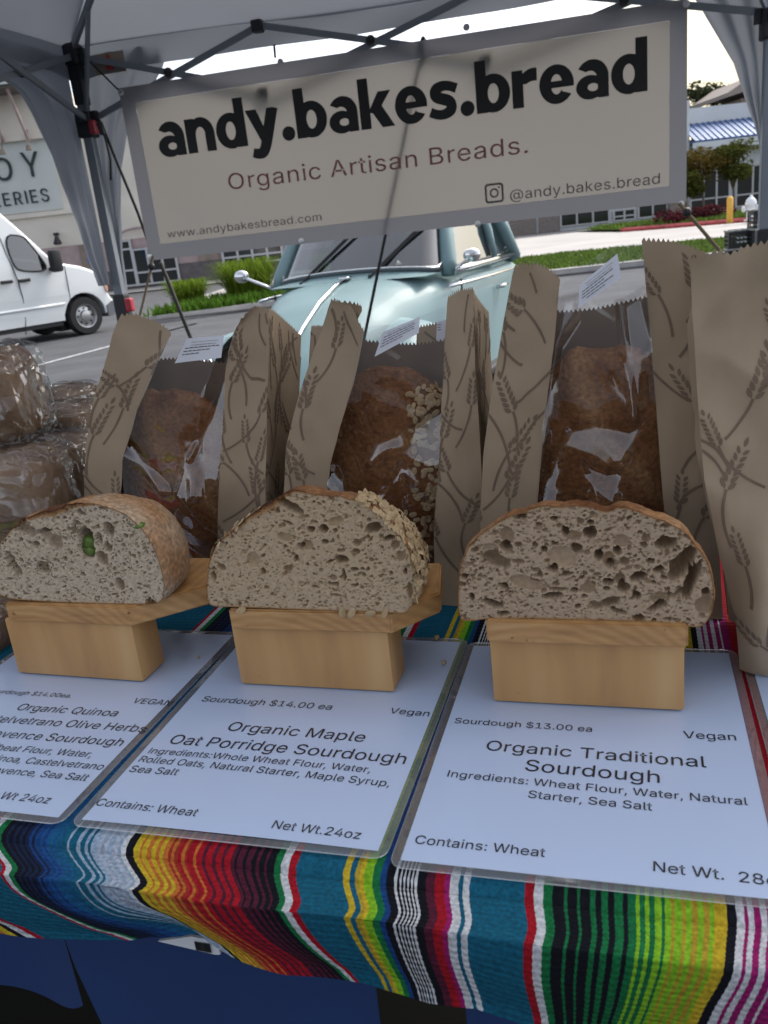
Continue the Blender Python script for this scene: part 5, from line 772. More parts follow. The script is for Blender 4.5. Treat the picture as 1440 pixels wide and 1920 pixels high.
# ------------------------------------------------------------------ table, cloths
def tl(s, t, z=0.0): return (s, t, z)
tb = thing("folding_table", "white folding table hidden under the striped blanket", "table", (TO[0], TO[1], 0), TA); M_tab = mat("table_plastic", (.42, .42, .40), .5)
k = MB(); k.box((.15, .37, TZ - .025), (2.4, .74, .035), bev=.008); k.build("tabletop", M_tab, tb)
for s in (-.95, 1.25):
    for t in (.08, .66): k = MB(); k.tube([(s, t, 0), (s, t, TZ - .043)], .016, 8); k.build("leg", M_steel, tb)

def sRGB(r, g, b): return tuple(((c / 255 + .055) / 1.055) ** 2.4 if c > 10 else c / 3294 for c in (r, g, b))
SC = dict(R=(.36, .008, .018), W=(.60, .62, .64), G=(.008, .155, .05), K=(.006, .007, .012), N=(.008, .018, .060), B=(.010, .055, .20), b=(.012, .085, .25), T=(.008, .110, .185), P=(.30, .40, .52), L=(.42, .47, .56), Y=(.55, .40, .025), O=(.50, .15, .03), r=(.33, .03, .018), M=(.085, .012, .030), m=(.30, .012, .13), l=(.22, .48, .02), y=(.42, .30, .03))
SEQ = [(-400, 'T'), (-330, 'R'), (-318, 'W'), (-306, 'K'), (-270, 'M'), (-262, 'K'), (-250, 'M'), (-238, 'R'), (-226, 'M'), (-214, 'R'), (-190, 'O'), (-170, 'Y'), (-150, 'K'), (-138, 'W'), (-124, 'R'), (-112, 'T'), (0, 'R'), (7, 'W'), (18, 'G'), (29, 'K'), (38, 'N'), (43, 'K'), (50, 'N'), (56, 'K'), (61, 'N'), (68, 'K'), (72, 'N'), (79, 'B'), (84, 'N'), (89, 'B'), (100, 'b'), (104, 'B'), (110, 'b'), (117, 'T'), (121, 'b'), (128, 'T'), (133, 'b'), (137, 'T'), (148, 'P'), (152, 'T'), (165, 'P'), (172, 'T'), (180, 'P'), (186, 'T'), (191, 'P'), (203, 'L'), (210, 'P'), (216, 'L'), (222, 'P'), (230, 'L'), (240, 'P'), (246, 'W'), (255, 'K'), (269, 'Y'), (280, 'O'), (284, 'Y'), (293, 'O'), (301, 'Y'), (309, 'O'), (316, 'Y'), (323, 'O'), (332, 'r'), (337, 'O'), (343, 'r'), (350, 'R'), (356, 'O'), (362, 'r'), (366, 'R'), (378, 'O'), (383, 'R'), (394, 'M'), (400, 'R'), (412, 'M'), (419, 'R'), (429, 'M'), (435, 'R'), (446, 'M'), (453, 'K'), (457, 'M'), (468, 'K'), (474, 'M'), (484, 'K'), (492, 'M'), (498, 'K'), (508, 'M'), (512, 'K'), (526, 'G'), (538, 'W'), (552, 'R'), (566, 'T'), (652, 'Y'), (664, 'T'), (674, 'y'), (682, 'Y'), (690, 'l'), (706, 'G'), (720, 'B'), (731, 'K'), (746, 'W'), (751, 'K'), (756, 'W'), (759, 'K'), (763, 'W'), (766, 'K'), (770, 'W'), (773, 'K'), (777, 'W'), (780, 'K'), (783, 'W'), (788, 'K'), (804, 'M'), (820, 'R'), (838, 'm'), (848, 'W'), (864, 'T'), (872, 'W'), (884, 'T'), (986, 'R'), (1003, 'W'), (1020, 'G'), (1037, 'K'), (1059, 'G'), (1065, 'K'), (1083, 'G'), (1088, 'K'), (1107, 'G'), (1117, 'K'), (1128, 'G'), (1140, 'K'), (1152, 'G'), (1168, 'K'), (1177, 'G'), (1192, 'l'), (1199, 'G'), (1209, 'l'), (1217, 'G'), (1227, 'l'), (1240, 'G'), (1246, 'l'), (1258, 'y'), (1264, 'l'), (1278, 'y'), (1285, 'l'), (1296, 'y'), (1308, 'l'), (1318, 'y'), (1330, 'l'), (1338, 'Y'), (1362, 'K'), (1380, 'W'), (1395, 'm'), (1402, 'W'), (1413, 'm'), (1426, 'W'), (1438, 'm'), (1452, 'W'), (1457, 'm'), (1480, 'R'), (1530, 'M'), (1545, 'K'), (1560, 'G'), (1572, 'W'), (1584, 'R'), (1600, 'T'), (1720, 'W'), (1735, 'T'), (1750, 'Y'), (1770, 'K'), (1800, 'R'), (1850, 'T'), (2000, 'T')]
_base = [q for q in SEQ if 0 <= q[0] < 1600]
SEQ = [(x - 2000, c) for x, c in _base if x >= 500] + SEQ[:-1] + [(x + 2000, c) for x, c in _base] + [(3600, 'T')]      # the blanket goes on to both sides of the picture
s_of = lambda x: st(x, 1545 + .127 * (x - 130))[0]
edges = []                         # split wide stripes so that the drape stays round
for (x0, c), (x1, _) in zip(SEQ[:-1], SEQ[1:]):
    nn = max(1, int((x1 - x0) // 14)); edges += [(x0 + (x1 - x0) * i / nn, c) for i in range(nn)]
xs = [e[0] for e in edges] + [SEQ[-1][0]]; ss = np.array([s_of(x) for x in xs]); cols = [tuple(.8 * q for q in SC[e[1]]) for e in edges]; NS = len(ss)
TD = -.034
CT = [(-420, [(-420, 1476), (-415, 1540), (-380, 1600), (-330, 1650), (-280, 1700)]), (-150, [(-150, 1510), (-145, 1590), (-110, 1650), (-40, 1705), (40, 1750)]),
      (5, [(8, 1575), (20, 1613), (43, 1647), (110, 1690), (187, 1747), (240, 1768)]), (60, [(62, 1578), (68, 1625), (90, 1665), (150, 1706), (215, 1745), (275, 1764)]), (100, [(98, 1570), (107, 1640), (143, 1687), (213, 1722), (283, 1748), (330, 1763)]), (150, [(150, 1574), (157, 1640), (187, 1680), (227, 1706), (300, 1724), (376, 1752)]),
      (210, [(210, 1575), (214, 1640), (235, 1672), (285, 1690), (340, 1718), (395, 1768)]), (262, [(262, 1582), (263, 1647), (283, 1677), (333, 1700), (380, 1737), (452, 1796)]), (370, [(370, 1600), (378, 1655), (400, 1692), (440, 1730), (490, 1775), (532, 1822)]), (450, [(450, 1612), (462, 1665), (490, 1712), (525, 1755), (560, 1790), (590, 1832)]), (540, [(530, 1618), (537, 1668), (563, 1719), (595, 1769), (628, 1816), (657, 1847)]),
      (660, [(657, 1635), (660, 1704), (678, 1748), (700, 1805), (725, 1863)]), (770, [(765, 1650), (767, 1719), (783, 1791), (805, 1878)]), (870, [(866, 1665), (870, 1777), (895, 1884)]), (995, [(996, 1682), (994, 1802), (1012, 1925)]), (1190, [(1191, 1708), (1187, 1780), (1169, 1874), (1150, 1950)]), (1370, [(1371, 1734), (1362, 1802), (1328, 1866), (1295, 1975)]), (1600, [(1600, 1765), (1590, 1830), (1560, 1920), (1545, 2010)]), (2000, [(2000, 1815), (1990, 1880), (1965, 1960), (1950, 2050)])]
NH = 46; curves = []
for x, pts in CT:
    q = np.array([(s_of(x), -.006)] + [ont(a, b, TD) for a, b in pts]); L = np.concatenate([[0], np.cumsum(np.linalg.norm(np.diff(q, axis=0), axis=1))]); tt = np.linspace(0, L[-1], NH); c_ = np.stack([np.interp(tt, L, q[:, 0]), np.interp(tt, L, q[:, 1])], 1)
    for _ in range(6): c_[1:-1] = (c_[:-2] + 2 * c_[1:-1] + c_[2:]) / 4
    curves.append(c_)
_l, _r = s_of(-1500), s_of(3600); curves = [curves[0] + [_l - s_of(-420), 0]] + curves + [curves[-1] + [_r - s_of(2000), 0]]
curves = np.array(curves); cx_ = np.array([_l] + [s_of(x) for x, _ in CT] + [_r])
V = []; Fc = []; FCOL = []
rows = []
tt_top = np.concatenate([np.arange(.80, .0, -.0034), [-.004, -.010]])
def jag(row, k): return .0002 * (1 if (row + k) % 2 else -1)
for j, t in enumerate(tt_top): rows.append([(ss[i] + jag(j, i), t, .0006 * math.sin(9 * ss[i] + 14 * t) - (.002 if t < -.006 else 0)) for i in range(NS)])
for h in range(NH):
    S_ = np.interp(ss, cx_, curves[:, h, 0]); Z_ = np.interp(ss, cx_, curves[:, h, 1]); v = h / (NH - 1); r_ = []
    for i in range(NS):
        t = -.012 + (TD + .012) * min(1, v * 2.6) ** .8 - .010 * math.sin(math.pi * min(1, v * 1.1)) + .003 * math.sin(ss[i] * 30 + v * 2.5) * v; r_.append((S_[i] + jag(h, i), t, min(Z_[i], -.003)))
    rows.append(r_)
nr = len(rows); V = [p for r_ in rows for p in r_]
Fc = [(j * NS + i, j * NS + i + 1, (j + 1) * NS + i + 1, (j + 1) * NS + i) for j in range(nr - 1) for i in range(NS - 1)]
M_ser = bpy.data.materials.new("serape_weave"); M_ser.use_nodes = True; N, L = nodes(M_ser); b = N["Principled BSDF"]; b.inputs["Roughness"].default_value = .9; b.inputs["Specular IOR Level"].default_value = .15; b.inputs["Sheen Weight"].default_value = .0
va = N.new("ShaderNodeVertexColor"); va.layer_name = "stripe"; tc = N.new("ShaderNodeTexCoord")
wv = N.new("ShaderNodeTexNoise"); wv.inputs["Scale"].default_value = 420; wv.inputs["Detail"].default_value = 2; L.new(tc.outputs["Object"], wv.inputs[0])
mr = N.new("ShaderNodeMapRange"); mr.inputs[1].default_value = .3; mr.inputs[2].default_value = .7; mr.inputs[3].default_value = .68; mr.inputs[4].default_value = 1.22; L.new(wv.outputs[0], mr.inputs[0])
sc = N.new("ShaderNodeVectorMath"); sc.operation = 'SCALE'; L.new(va.outputs[0], sc.inputs[0]); L.new(mr.outputs[0], sc.inputs["Scale"]); L.new(sc.outputs[0], b.inputs["Base Color"])
uv = N.new("ShaderNodeUVMap"); wa = N.new("ShaderNodeTexWave"); wa.bands_direction = 'Y'; wa.inputs["Scale"].default_value = 1.0; L.new(uv.outputs[0], wa.inputs[0]); wa.inputs["Distortion"].default_value = .6
wb = N.new("ShaderNodeTexWave"); wb.bands_direction = 'X'; wb.inputs["Scale"].default_value = .6; L.new(uv.outputs[0], wb.inputs[0])
ad = N.new("ShaderNodeMath"); ad.operation = 'ADD'; L.new(wa.outputs["Fac"], ad.inputs[0]); L.new(wb.outputs["Fac"], ad.inputs[1])
bp = N.new("ShaderNodeBump"); bp.inputs["Strength"].default_value = .55; bp.inputs["Distance"].default_value = .0007; L.new(ad.outputs[0], bp.inputs["Height"]); L.new(bp.outputs[0], b.inputs["Normal"])
bl_ = mesh("striped_blanket", V, Fc, M_ser, None, True); bl_.location = TO; bl_.rotation_euler = (0, 0, TA)
ca_t = bl_.data.color_attributes.new("stripe", 'FLOAT_COLOR', 'CORNER'); arr = np.ones((len(Fc), 4, 4), np.float32)
for i in range(NS - 1): arr[i::NS - 1, :, :3] = cols[i]
ca_t.data.foreach_set("color", arr.ravel())
ul = bl_.data.uv_layers.new(name="UVMap"); ua = np.zeros((len(Fc), 4, 2), np.float32); jj = np.repeat(np.arange(nr - 1), NS - 1); ii = np.tile(np.arange(NS - 1), nr - 1); q = ss / .0034
for c_, (di, dj) in enumerate(((0, 0), (1, 0), (1, 1), (0, 1))): ua[:, c_, 0] = q[ii + di]; ua[:, c_, 1] = (jj + dj)
ul.data.foreach_set("uv", ua.ravel() * .16)
tag(bl_, "woven blanket of bright multicoloured stripes covering the table and its front edge", "blanket")
# blue cloths hanging under it
M_bcl = mat("blue_polyester", (.004, .027, .112), .75, var=.12, scale=5, bump=.15, bscale=900, bdist=.0006)
def skirt(name, label, pl_px, pr_px, bot, t0, lift):
    k = MB(); a0, a1 = ont(*pl_px[0], t0), ont(*pl_px[1], t0); b0, b1 = ont(*pr_px[0], t0), ont(*pr_px[1], t0)
    def f(u, v):
        zt = -.012; zb_ = bot(u); z = zt + (zb_ - zt) * v
        sl = np.interp(-z, [-a0[1], -a1[1]], [a0[0], a1[0]]) if a0[1] != a1[1] else a0[0]; sr_ = np.interp(-z, [-b0[1], -b1[1]], [b0[0], b1[0]])
        if z < a1[1]: sl = a1[0] + (a1[0] - a0[0]) / (a1[1] - a0[1]) * (z - a1[1])
        s = sl + (sr_ - sl) * u; return (s, t0 + lift * math.sin(u * math.pi * 5 + v) * v + .01 * math.sin(u * 3), z)
    k.grid(f, 60, 16); o = k.build(name, M_bcl, None, True); o.location = TO; o.rotation_euler = (0, 0, TA); return tag(o, label, "table skirt", "blue cloths under the blanket")
zq = ont(90, 1895, .02)[1]
skirt("blue_skirt", "short dark blue cloth with a rounded hem hanging at the lower left corner", [(-500, 1700), (-500, 1900)], [(122, 1760), (165, 1890)], lambda u: zq * (1 - .06 * (1 - u)) + .018 * max(0, (u - .9) * 10) ** 2 + .004 * math.exp(-((u - .75) * 14) ** 2), .02, .006)
skirt("blue_skirt", "long dark blue cloth falling under the blanket in the lower middle", [(118, 1765), (190, 1920)], [(705, 1850), (712, 1925)], lambda u: -.95, .0, .010)
skirt("blue_skirt", "dark blue cloth under the green stripes at the lower right", [(872, 1885), (876, 1925)], [(1900, 1920), (1900, 2100)], lambda u: -.95, .005, .010)
o = thing("price_tag", "small white barcode tag sticking out under the blanket's hem", "tag", T(*((ont(360, 1772, -.02)[0], -.02)), ont(360, 1772, -.02)[1]), TA)
oc = ont(360, 1772, -.02); k = MB(); q = [ont(x, y, -.021) for x, y in ((296, 1765), (358, 1756), (407, 1765), (413, 1790), (403, 1790))]; k.prism([(a - oc[0], z - oc[1]) for a, z in q], lambda a, z: (a, -.001, z), lambda a, z: (a, .001, z)); k.build("tag_paper", mat("tag_white", (.62, .64, .66), .6), o)
k = MB(); p0 = np.array(ont(366, 1772, -.022)) - oc; p1 = np.array(ont(394, 1777, -.022)) - oc
for i in range(15):
    q = p0 + (p1 - p0) * i / 14; k.box((q[0], -.0018, q[1] - .001), ((p1 - p0)[0] / 14 * random.uniform(.18, .42), .0008, .0075))
k.build("barcode", M_black, o)

q = [T(-1.3, .06), T(1.5, .06), T(1.5, 2.5), T(-1.3, 2.5)]; k = MB(); k.prism([(p[0], p[1]) for p in q], lambda x, y: (x, y, .002), lambda x, y: (x, y, .012)); tag(k.build("shade_sheet", mat("shade_black", (.006, .006, .005), .95, spec=.05)), "added dark sheet on the ground standing in for the shade under the table", "shade sheet")  # added near-black sheet: paints the under-table shade onto the ground
# ------------------------------------------------------------------ price cards
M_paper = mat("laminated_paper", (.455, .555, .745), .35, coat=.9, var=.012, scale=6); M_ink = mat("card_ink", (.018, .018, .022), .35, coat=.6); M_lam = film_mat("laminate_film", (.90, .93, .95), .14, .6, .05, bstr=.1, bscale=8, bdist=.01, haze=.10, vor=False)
CW, CH = .2286, .2921
def card(label, s, t, rot, lines):
    o = thing("price_card", label, "price card", T(s, t, .0015), TA + rot, "laminated price cards"); o_ = np.array([s, t]); c, sn = math.cos(rot), math.sin(rot)
    loc = lambda p: ((p[0] - s) * c + (p[1] - t) * sn, -(p[0] - s) * sn + (p[1] - t) * c)
    i = .0062; warp = lambda x, y: .0010 * math.sin(x * 14 + s * 9) * math.sin(y * 9 + 1) ** 2
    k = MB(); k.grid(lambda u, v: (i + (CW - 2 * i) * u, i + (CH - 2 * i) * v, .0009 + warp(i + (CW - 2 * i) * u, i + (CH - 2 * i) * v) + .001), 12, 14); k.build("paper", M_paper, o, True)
    out = [(CW / 2 + x, CH / 2 + y) for x, y in [(sx * (CW / 2 - .009) + .009 * math.cos(a), sy * (CH / 2 - .009) + .009 * math.sin(a)) for sx, sy, a0 in ((1, 1, 0), (-1, 1, 90), (-1, -1, 180), (1, -1, 270)) for a in np.linspace(R(a0), R(a0 + 90), 6)]]
    inn = [(min(max(x, i), CW - i), min(max(y, i), CH - i)) for x, y in out]; n = len(out); k = MB()
    k.add([(x, y, .0009 + warp(x, y) + .0006) for x, y in out] + [(x, y, .0009 + warp(x, y) + .001) for x, y in inn], [(j, (j + 1) % n, (j + 1) % n + n, j + n) for j in range(n)])
    k.tube([(x, y, .0009 + warp(x, y) + .0006) for x, y in out], .0005, 5, closed=True); k.build("laminate_border", M_lam, o)
    k = MB(); fn = lambda x, y: (x, y, .0009 + warp(x, y) + .0014); last = .012
    for (txt, a, b_, *mode) in lines:
        if a is None: put_text(k, txt, None or (0, 0), loc(st(*b_)), fn, 1.0, 0, size=mode[0], align='right')
        else: put_text(k, txt, loc(st(*a)), loc(st(*b_)), fn, 1.0, 0)
    k.build("lettering", M_ink, o); return o
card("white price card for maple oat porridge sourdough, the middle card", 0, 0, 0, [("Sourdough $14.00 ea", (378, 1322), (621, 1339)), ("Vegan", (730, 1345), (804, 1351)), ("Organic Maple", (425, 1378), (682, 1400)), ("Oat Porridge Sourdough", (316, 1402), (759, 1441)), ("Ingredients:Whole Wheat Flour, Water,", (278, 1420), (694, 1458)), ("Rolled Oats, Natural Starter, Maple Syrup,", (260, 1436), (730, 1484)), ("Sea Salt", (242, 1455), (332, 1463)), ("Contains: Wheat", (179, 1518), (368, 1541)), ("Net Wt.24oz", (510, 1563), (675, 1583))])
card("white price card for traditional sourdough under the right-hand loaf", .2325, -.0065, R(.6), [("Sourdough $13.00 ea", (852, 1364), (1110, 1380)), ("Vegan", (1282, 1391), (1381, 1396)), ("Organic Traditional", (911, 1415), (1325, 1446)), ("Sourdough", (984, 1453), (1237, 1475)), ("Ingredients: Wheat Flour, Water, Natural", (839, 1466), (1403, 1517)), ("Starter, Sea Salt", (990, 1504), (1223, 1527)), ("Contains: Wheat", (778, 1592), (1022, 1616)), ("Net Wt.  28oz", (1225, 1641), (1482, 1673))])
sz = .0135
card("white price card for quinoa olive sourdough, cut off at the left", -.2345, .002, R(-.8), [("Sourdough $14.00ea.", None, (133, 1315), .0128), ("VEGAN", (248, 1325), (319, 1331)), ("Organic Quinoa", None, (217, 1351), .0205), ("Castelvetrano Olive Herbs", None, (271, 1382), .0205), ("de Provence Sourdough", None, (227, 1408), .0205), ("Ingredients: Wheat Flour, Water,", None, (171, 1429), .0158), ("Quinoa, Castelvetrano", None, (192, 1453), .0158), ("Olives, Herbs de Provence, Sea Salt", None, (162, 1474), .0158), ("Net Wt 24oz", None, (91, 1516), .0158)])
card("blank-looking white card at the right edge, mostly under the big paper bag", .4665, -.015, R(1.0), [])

# ------------------------------------------------------------------ wooden risers
M_woodB = wood_mat("pine_face", (28, 28, 5)); M_woodE = wood_mat("pine_end", (14, 60, 110))
N, L = nodes(M_woodE); b = N["Principled BSDF"]; src = b.inputs["Base Color"].links[0].from_socket; tc = N.new("ShaderNodeTexCoord"); mp = N.new("ShaderNodeMapping"); mp.inputs["Location"].default_value = (.035, 0, .05); mp.inputs["Scale"].default_value = (1, .08, 1); L.new(tc.outputs["Object"], mp.inputs[0])
wv = N.new("ShaderNodeTexWave"); wv.wave_type = 'RINGS'; wv.rings_direction = 'Y'; wv.inputs["Scale"].default_value = 42; wv.inputs["Distortion"].default_value = 2.2; wv.inputs["Detail"].default_value = 3; wv.inputs["Detail Scale"].default_value = 1.4; L.new(mp.outputs[0], wv.inputs[0])
rr = N.new("ShaderNodeValToRGB"); rr.color_ramp.elements[0].color = (.62, .52, .42, 1); rr.color_ramp.elements[1].color = (1, 1, 1, 1); L.new(wv.outputs["Fac"], rr.inputs[0]); mx = N.new("ShaderNodeMix"); mx.data_type = 'RGBA'; mx.blend_type = 'MULTIPLY'; mx.inputs[0].default_value = .45; L.new(src, mx.inputs[6]); L.new(rr.outputs[0], mx.inputs[7]); L.new(mx.outputs[2], b.inputs["Base Color"])
def riser(label, bx0, bx1, t_, rot, board):
    o = thing("wooden_riser", label, "bread stand", T((bx0 + bx1) / 2, t_, .0042), TA + rot, "wooden risers under the cut loaves")
    w = bx1 - bx0; k = MB(); k.box((0, .019, .029), (w, .038, .0575), bev=.0025); smoothed(k.build("block", M_woodB, o), 50)
    c, s_ = math.cos(rot), math.sin(rot); q = [((a - (bx0 + bx1) / 2) * c + (b - t_) * s_, -(a - (bx0 + bx1) / 2) * s_ + (b - t_) * c) for a, b in board]
    bm = bmesh.new(); lo_ = [bm.verts.new((a, b, .0578)) for a, b in q]; hi_ = [bm.verts.new((a, b, .0765)) for a, b in q]; n = len(q)
    bm.faces.new(lo_[::-1]); bm.faces.new(hi_)
    for i in range(n): bm.faces.new((lo_[i], lo_[(i + 1) % n], hi_[(i + 1) % n], hi_[i]))
    bmesh.ops.bevel(bm, geom=bm.edges[:], offset=.0016, segments=2, affect='EDGES'); me = bpy.data.meshes.new("top_board"); bm.to_mesh(me); bm.free(); me.materials.append(M_woodE); smoothed(link(bpy.data.objects.new("top_board", me), o), 50); return o
riser("pine riser block under the quinoa olive loaf, leftmost", -.192, -.052, .190, R(-2), [(-.183, .188), (-.050, .184), (.012, .240), (.0, .30), (-.15, .30)])
riser("pine riser block under the oat-crusted middle loaf", .043, .184, .192, R(-.5), [(.047, .185), (.190, .185), (.222, .226), (.21, .29), (.07, .29)])
riser("pine riser block under the plain right-hand loaf", .268, .412, .1855, R(0), [(.268, .176), (.414, .176), (.414, .29), (.272, .29)])

# ------------------------------------------------------------------ cut loaves
CR_STOPS = [(0, (.42, .355, .265)), (.35, (.40, .325, .22)), (.62, (.36, .20, .085)), (1, (.17, .065, .022))]
def crumb_mat(name, base, nvar=.14, speck=0):
    mt = attr_mat(name, "crust", [(0, base), (.35, tuple(c * .93 for c in base)), (.62, (.34, .19, .08)), (.85, (.17, .065, .022)), (1, (.05, .018, .008))], .8, 260, nvar, .5, 900, .0005, .25)
    N_ = mt.node_tree.nodes['Principled BSDF']; N_.inputs['Subsurface Weight'].default_value = .35; N_.inputs['Subsurface Radius'].default_value = (1, .8, .55); N_.inputs['Subsurface Scale'].default_value = .003
    if speck:                        # dark quinoa grains in the crumb
        N, L = nodes(mt); b = N['Principled BSDF']; src = b.inputs['Base Color'].links[0].from_socket; tc = N.new('ShaderNodeTexCoord'); v = N.new('ShaderNodeTexVoronoi'); v.inputs['Scale'].default_value = 330; L.new(tc.outputs['Object'], v.inputs[0]); n = N.new('ShaderNodeTexNoise'); n.inputs['Scale'].default_value = 60; L.new(tc.outputs['Object'], n.inputs[0])
        m1 = N.new('ShaderNodeMath'); m1.operation = 'LESS_THAN'; L.new(v.outputs['Distance'], m1.inputs[0]); m1.inputs[1].default_value = .30; m2 = N.new('ShaderNodeMath'); m2.operation = 'GREATER_THAN'; L.new(n.outputs[0], m2.inputs[0]); m2.inputs[1].default_value = .52; m3 = N.new('ShaderNodeMath'); m3.operation = 'MULTIPLY'; L.new(m1.outputs[0], m3.inputs[0]); L.new(m2.outputs[0], m3.inputs[1]); m4 = N.new('ShaderNodeMath'); m4.operation = 'MULTIPLY'; L.new(m3.outputs[0], m4.inputs[0]); m4.inputs[1].default_value = .75
        mx = N.new('ShaderNodeMix'); mx.data_type = 'RGBA'; L.new(m4.outputs[0], mx.inputs[0]); L.new(src, mx.inputs[6]); mx.inputs[7].default_value = (.07, .05, .05, 1); L.new(mx.outputs[2], b.inputs['Base Color'])
    return mt
M_crumbA = crumb_mat("crumb_grey_quinoa", (.49, .392, .282), .22, 1); M_crumbB = crumb_mat("crumb_oat", (.46, .34, .215)); M_crumbC = crumb_mat("crumb_plain", (.42, .305, .20))
M_crust = attr_mat("bread_crust", "bake", [(0, (.50, .39, .275)), (.3, (.36, .19, .085)), (.6, (.17, .065, .022)), (1, (.035, .014, .008))], .65, 230, .38, .8, 260, .0025, .22)
M_oat = mat("rolled_oats", (.34, .225, .11), .8, col2=(.50, .37, .21), scale=60); M_olive = mat("green_olive", (.10, .17, .02), .35, var=.25, scale=120)
def oat_flakes(mb, pts, nrm, size=.0048):
    for p, n in zip(pts, nrm):
        n = Vector(n); n = (n + Vector((random.gauss(0, .25), random.gauss(0, .25), random.gauss(0, .25)))).normalized(); u = n.orthogonal().normalized(); u.rotate(Matrix.Rotation(random.random() * 6.28, 3, n)); w = n.cross(u); s = size * random.uniform(.75, 1.2); p = Vector(p) + n * .0006
        v = [p + u * (s * math.cos(t)) + w * (s * .62 * math.sin(t)) for t in np.linspace(0, 2 * math.pi, 9)[:-1]] + [p + n * s * .16 + u * s * .5, p + n * s * .06, p + n * s * .16 - u * s * .5]
        f = [(0, 1, 8), (7, 0, 8), (1, 2, 9), (6, 7, 9), (1, 9, 8), (9, 7, 8), (2, 3, 10), (2, 10, 9), (3, 4, 10), (4, 5, 10), (5, 6, 10), (6, 9, 10), ]; mb.add(v, f)
def loaf(label, outline_px, t0, board, mt, big, nsmall, seed, depth=.11, crumb_d=.0028, ear=None, cscale=1.0, rim=.0030, bk0=.30, bx=.02, zexp=2.7, dk=1.2):
    r_ = np.random.default_rng(seed); O2 = np.array([ont(x, y, t0) for x, y in outline_px]); O2[:, 1] = np.where((O2[:, 0] > board[0] - .002) & (O2[:, 0] < board[1] + .002), np.maximum(O2[:, 1], .0808), O2[:, 1])
    s0 = (O2[:, 0].min() + O2[:, 0].max()) / 2; O2 = O2 - [s0, 0]; poly = resample(chaikin(O2, 2), 220)
    # slightly ragged outline
    ang = np.arange(220); poly[:, 1] += np.where(poly[:, 1] > .09, (fbm(ang * .22, ang * 0 + seed, seed) - .47) * .0042, 0)
    root = thing("cut_loaf", label, "bread", T(s0, t0, 0), TA, "cut sourdough loaves on risers")
    h = .00047; x0, x1 = poly[:, 0].min() - h, poly[:, 0].max() + h; z0, z1 = poly[:, 1].min() - h, poly[:, 1].max() + h; nx, nz = int((x1 - x0) / h) + 2, int((z1 - z0) / h) + 2
    X, Zg = np.meshgrid(x0 + h * np.arange(nx), z0 + h * np.arange(nz)); P = np.stack([X.ravel(), Zg.ravel()], 1); ins = inside(P, poly)
    cell = (np.arange(nz - 1)[:, None] * nx + np.arange(nx - 1)[None]).ravel(); Q = np.stack([cell, cell + 1, cell + nx + 1, cell + nx], 1); Q = Q[ins[Q].any(1)]
    dist, nearp = seg_dist(P, poly); P2 = P.copy(); P2[~ins] = nearp[~ins]
    dep = np.zeros(len(P)); D = dep.reshape(nz, nx)
    def hole(cx, cz, a, b, rot, d, rough=.45):
        m = max(a, b) * 1.5; i0, i1 = max(0, int((cx - m - x0) / h)), min(nx, int((cx + m - x0) / h) + 2); j0, j1 = max(0, int((cz - m - z0) / h)), min(nz, int((cz + m - z0) / h) + 2)
        if i0 >= i1 or j0 >= j1: return
        xx = X[j0:j1, i0:i1] - cx; zz = Zg[j0:j1, i0:i1] - cz; c, s = math.cos(rot), math.sin(rot); u = (xx * c + zz * s) / a; w = (-xx * s + zz * c) / b
        q = (u * u + w * w) * (1 + rough * 2 * (fbm(X[j0:j1, i0:i1] * 330 + seed, Zg[j0:j1, i0:i1] * 330, seed + int(cx * 1e5) % 97, 3) - .47))
        pit = d * 1.5 * np.clip(1 - q, 0, 1) ** .38; D[j0:j1, i0:i1] = np.maximum(D[j0:j1, i0:i1], pit)
    base_r = (fbm(P[:, 0] * 420, P[:, 1] * 420, seed, 3) - .45) * .0011 + (fbm(P[:, 0] * 120, P[:, 1] * 150, seed + 5, 2) - .4) * .0010
    n = 0
    while n < nsmall:
        cx, cz = r_.uniform(x0, x1), r_.uniform(z0, z1); k = r_.random()
        rad = .00054 * cscale * (1 / (1 - .965 * k)) ** .52; rad = min(rad, .0026 * cscale); lowz = (cz - z0) / (z1 - z0); asp = r_.uniform(.5, .95) * (.75 if lowz < .3 else 1)
        hole(cx, cz, rad, rad * asp, r_.normal(0, .45), rad * r_.uniform(.8, 2.2), .5); n += 1
    for (px, py, a, b, rot, d) in big:
        c = ont(px, py, t0); k = .85 / F_PX * 1.0; hole(c[0] - s0, c[1], a * k, b * k, -R(rot), d * (dk if d >= .0085 else .9 * dk / 1.2), .35)
    edge = np.clip(dist / .0035, 0, 1); D2 = (D.ravel() + np.maximum(base_r, 0)) * np.where(ins, edge ** .5, 0)
    er = 1 + (2.6 * np.exp(-((P[:, 0] - ear[0]) / (ear[1] * 1.3)) ** 2) * (P[:, 1] > z0 + .06) * (ear[2] > .3) if ear else 0)
    cr_ = np.clip(.84 + .16 * (er > 1.3) - dist / (rim * er * (.7 + .9 * fbm(P[:, 0] * 90, P[:, 1] * 90, seed + 9, 3))), 0, 1); cr_ = np.where(ins, cr_, .9) * np.where(P[:, 1] < z0 + .006, .9, 1)
    used = np.unique(Q); mp = np.full(len(P), -1); mp[used] = np.arange(len(used)); Vv = np.stack([P2[used, 0], D2[used], P2[used, 1]], 1)
    o = mesh("crumb", Vv, mp[Q], mt, root, True); fattr(o, "crust", cr_[used])
    # crust shell
    nsec = 22; zb_ = poly[:, 1].min(); Vs = []; bake = []; cxm = 0.0; M_ = len(poly); top = poly[:, 1].max()
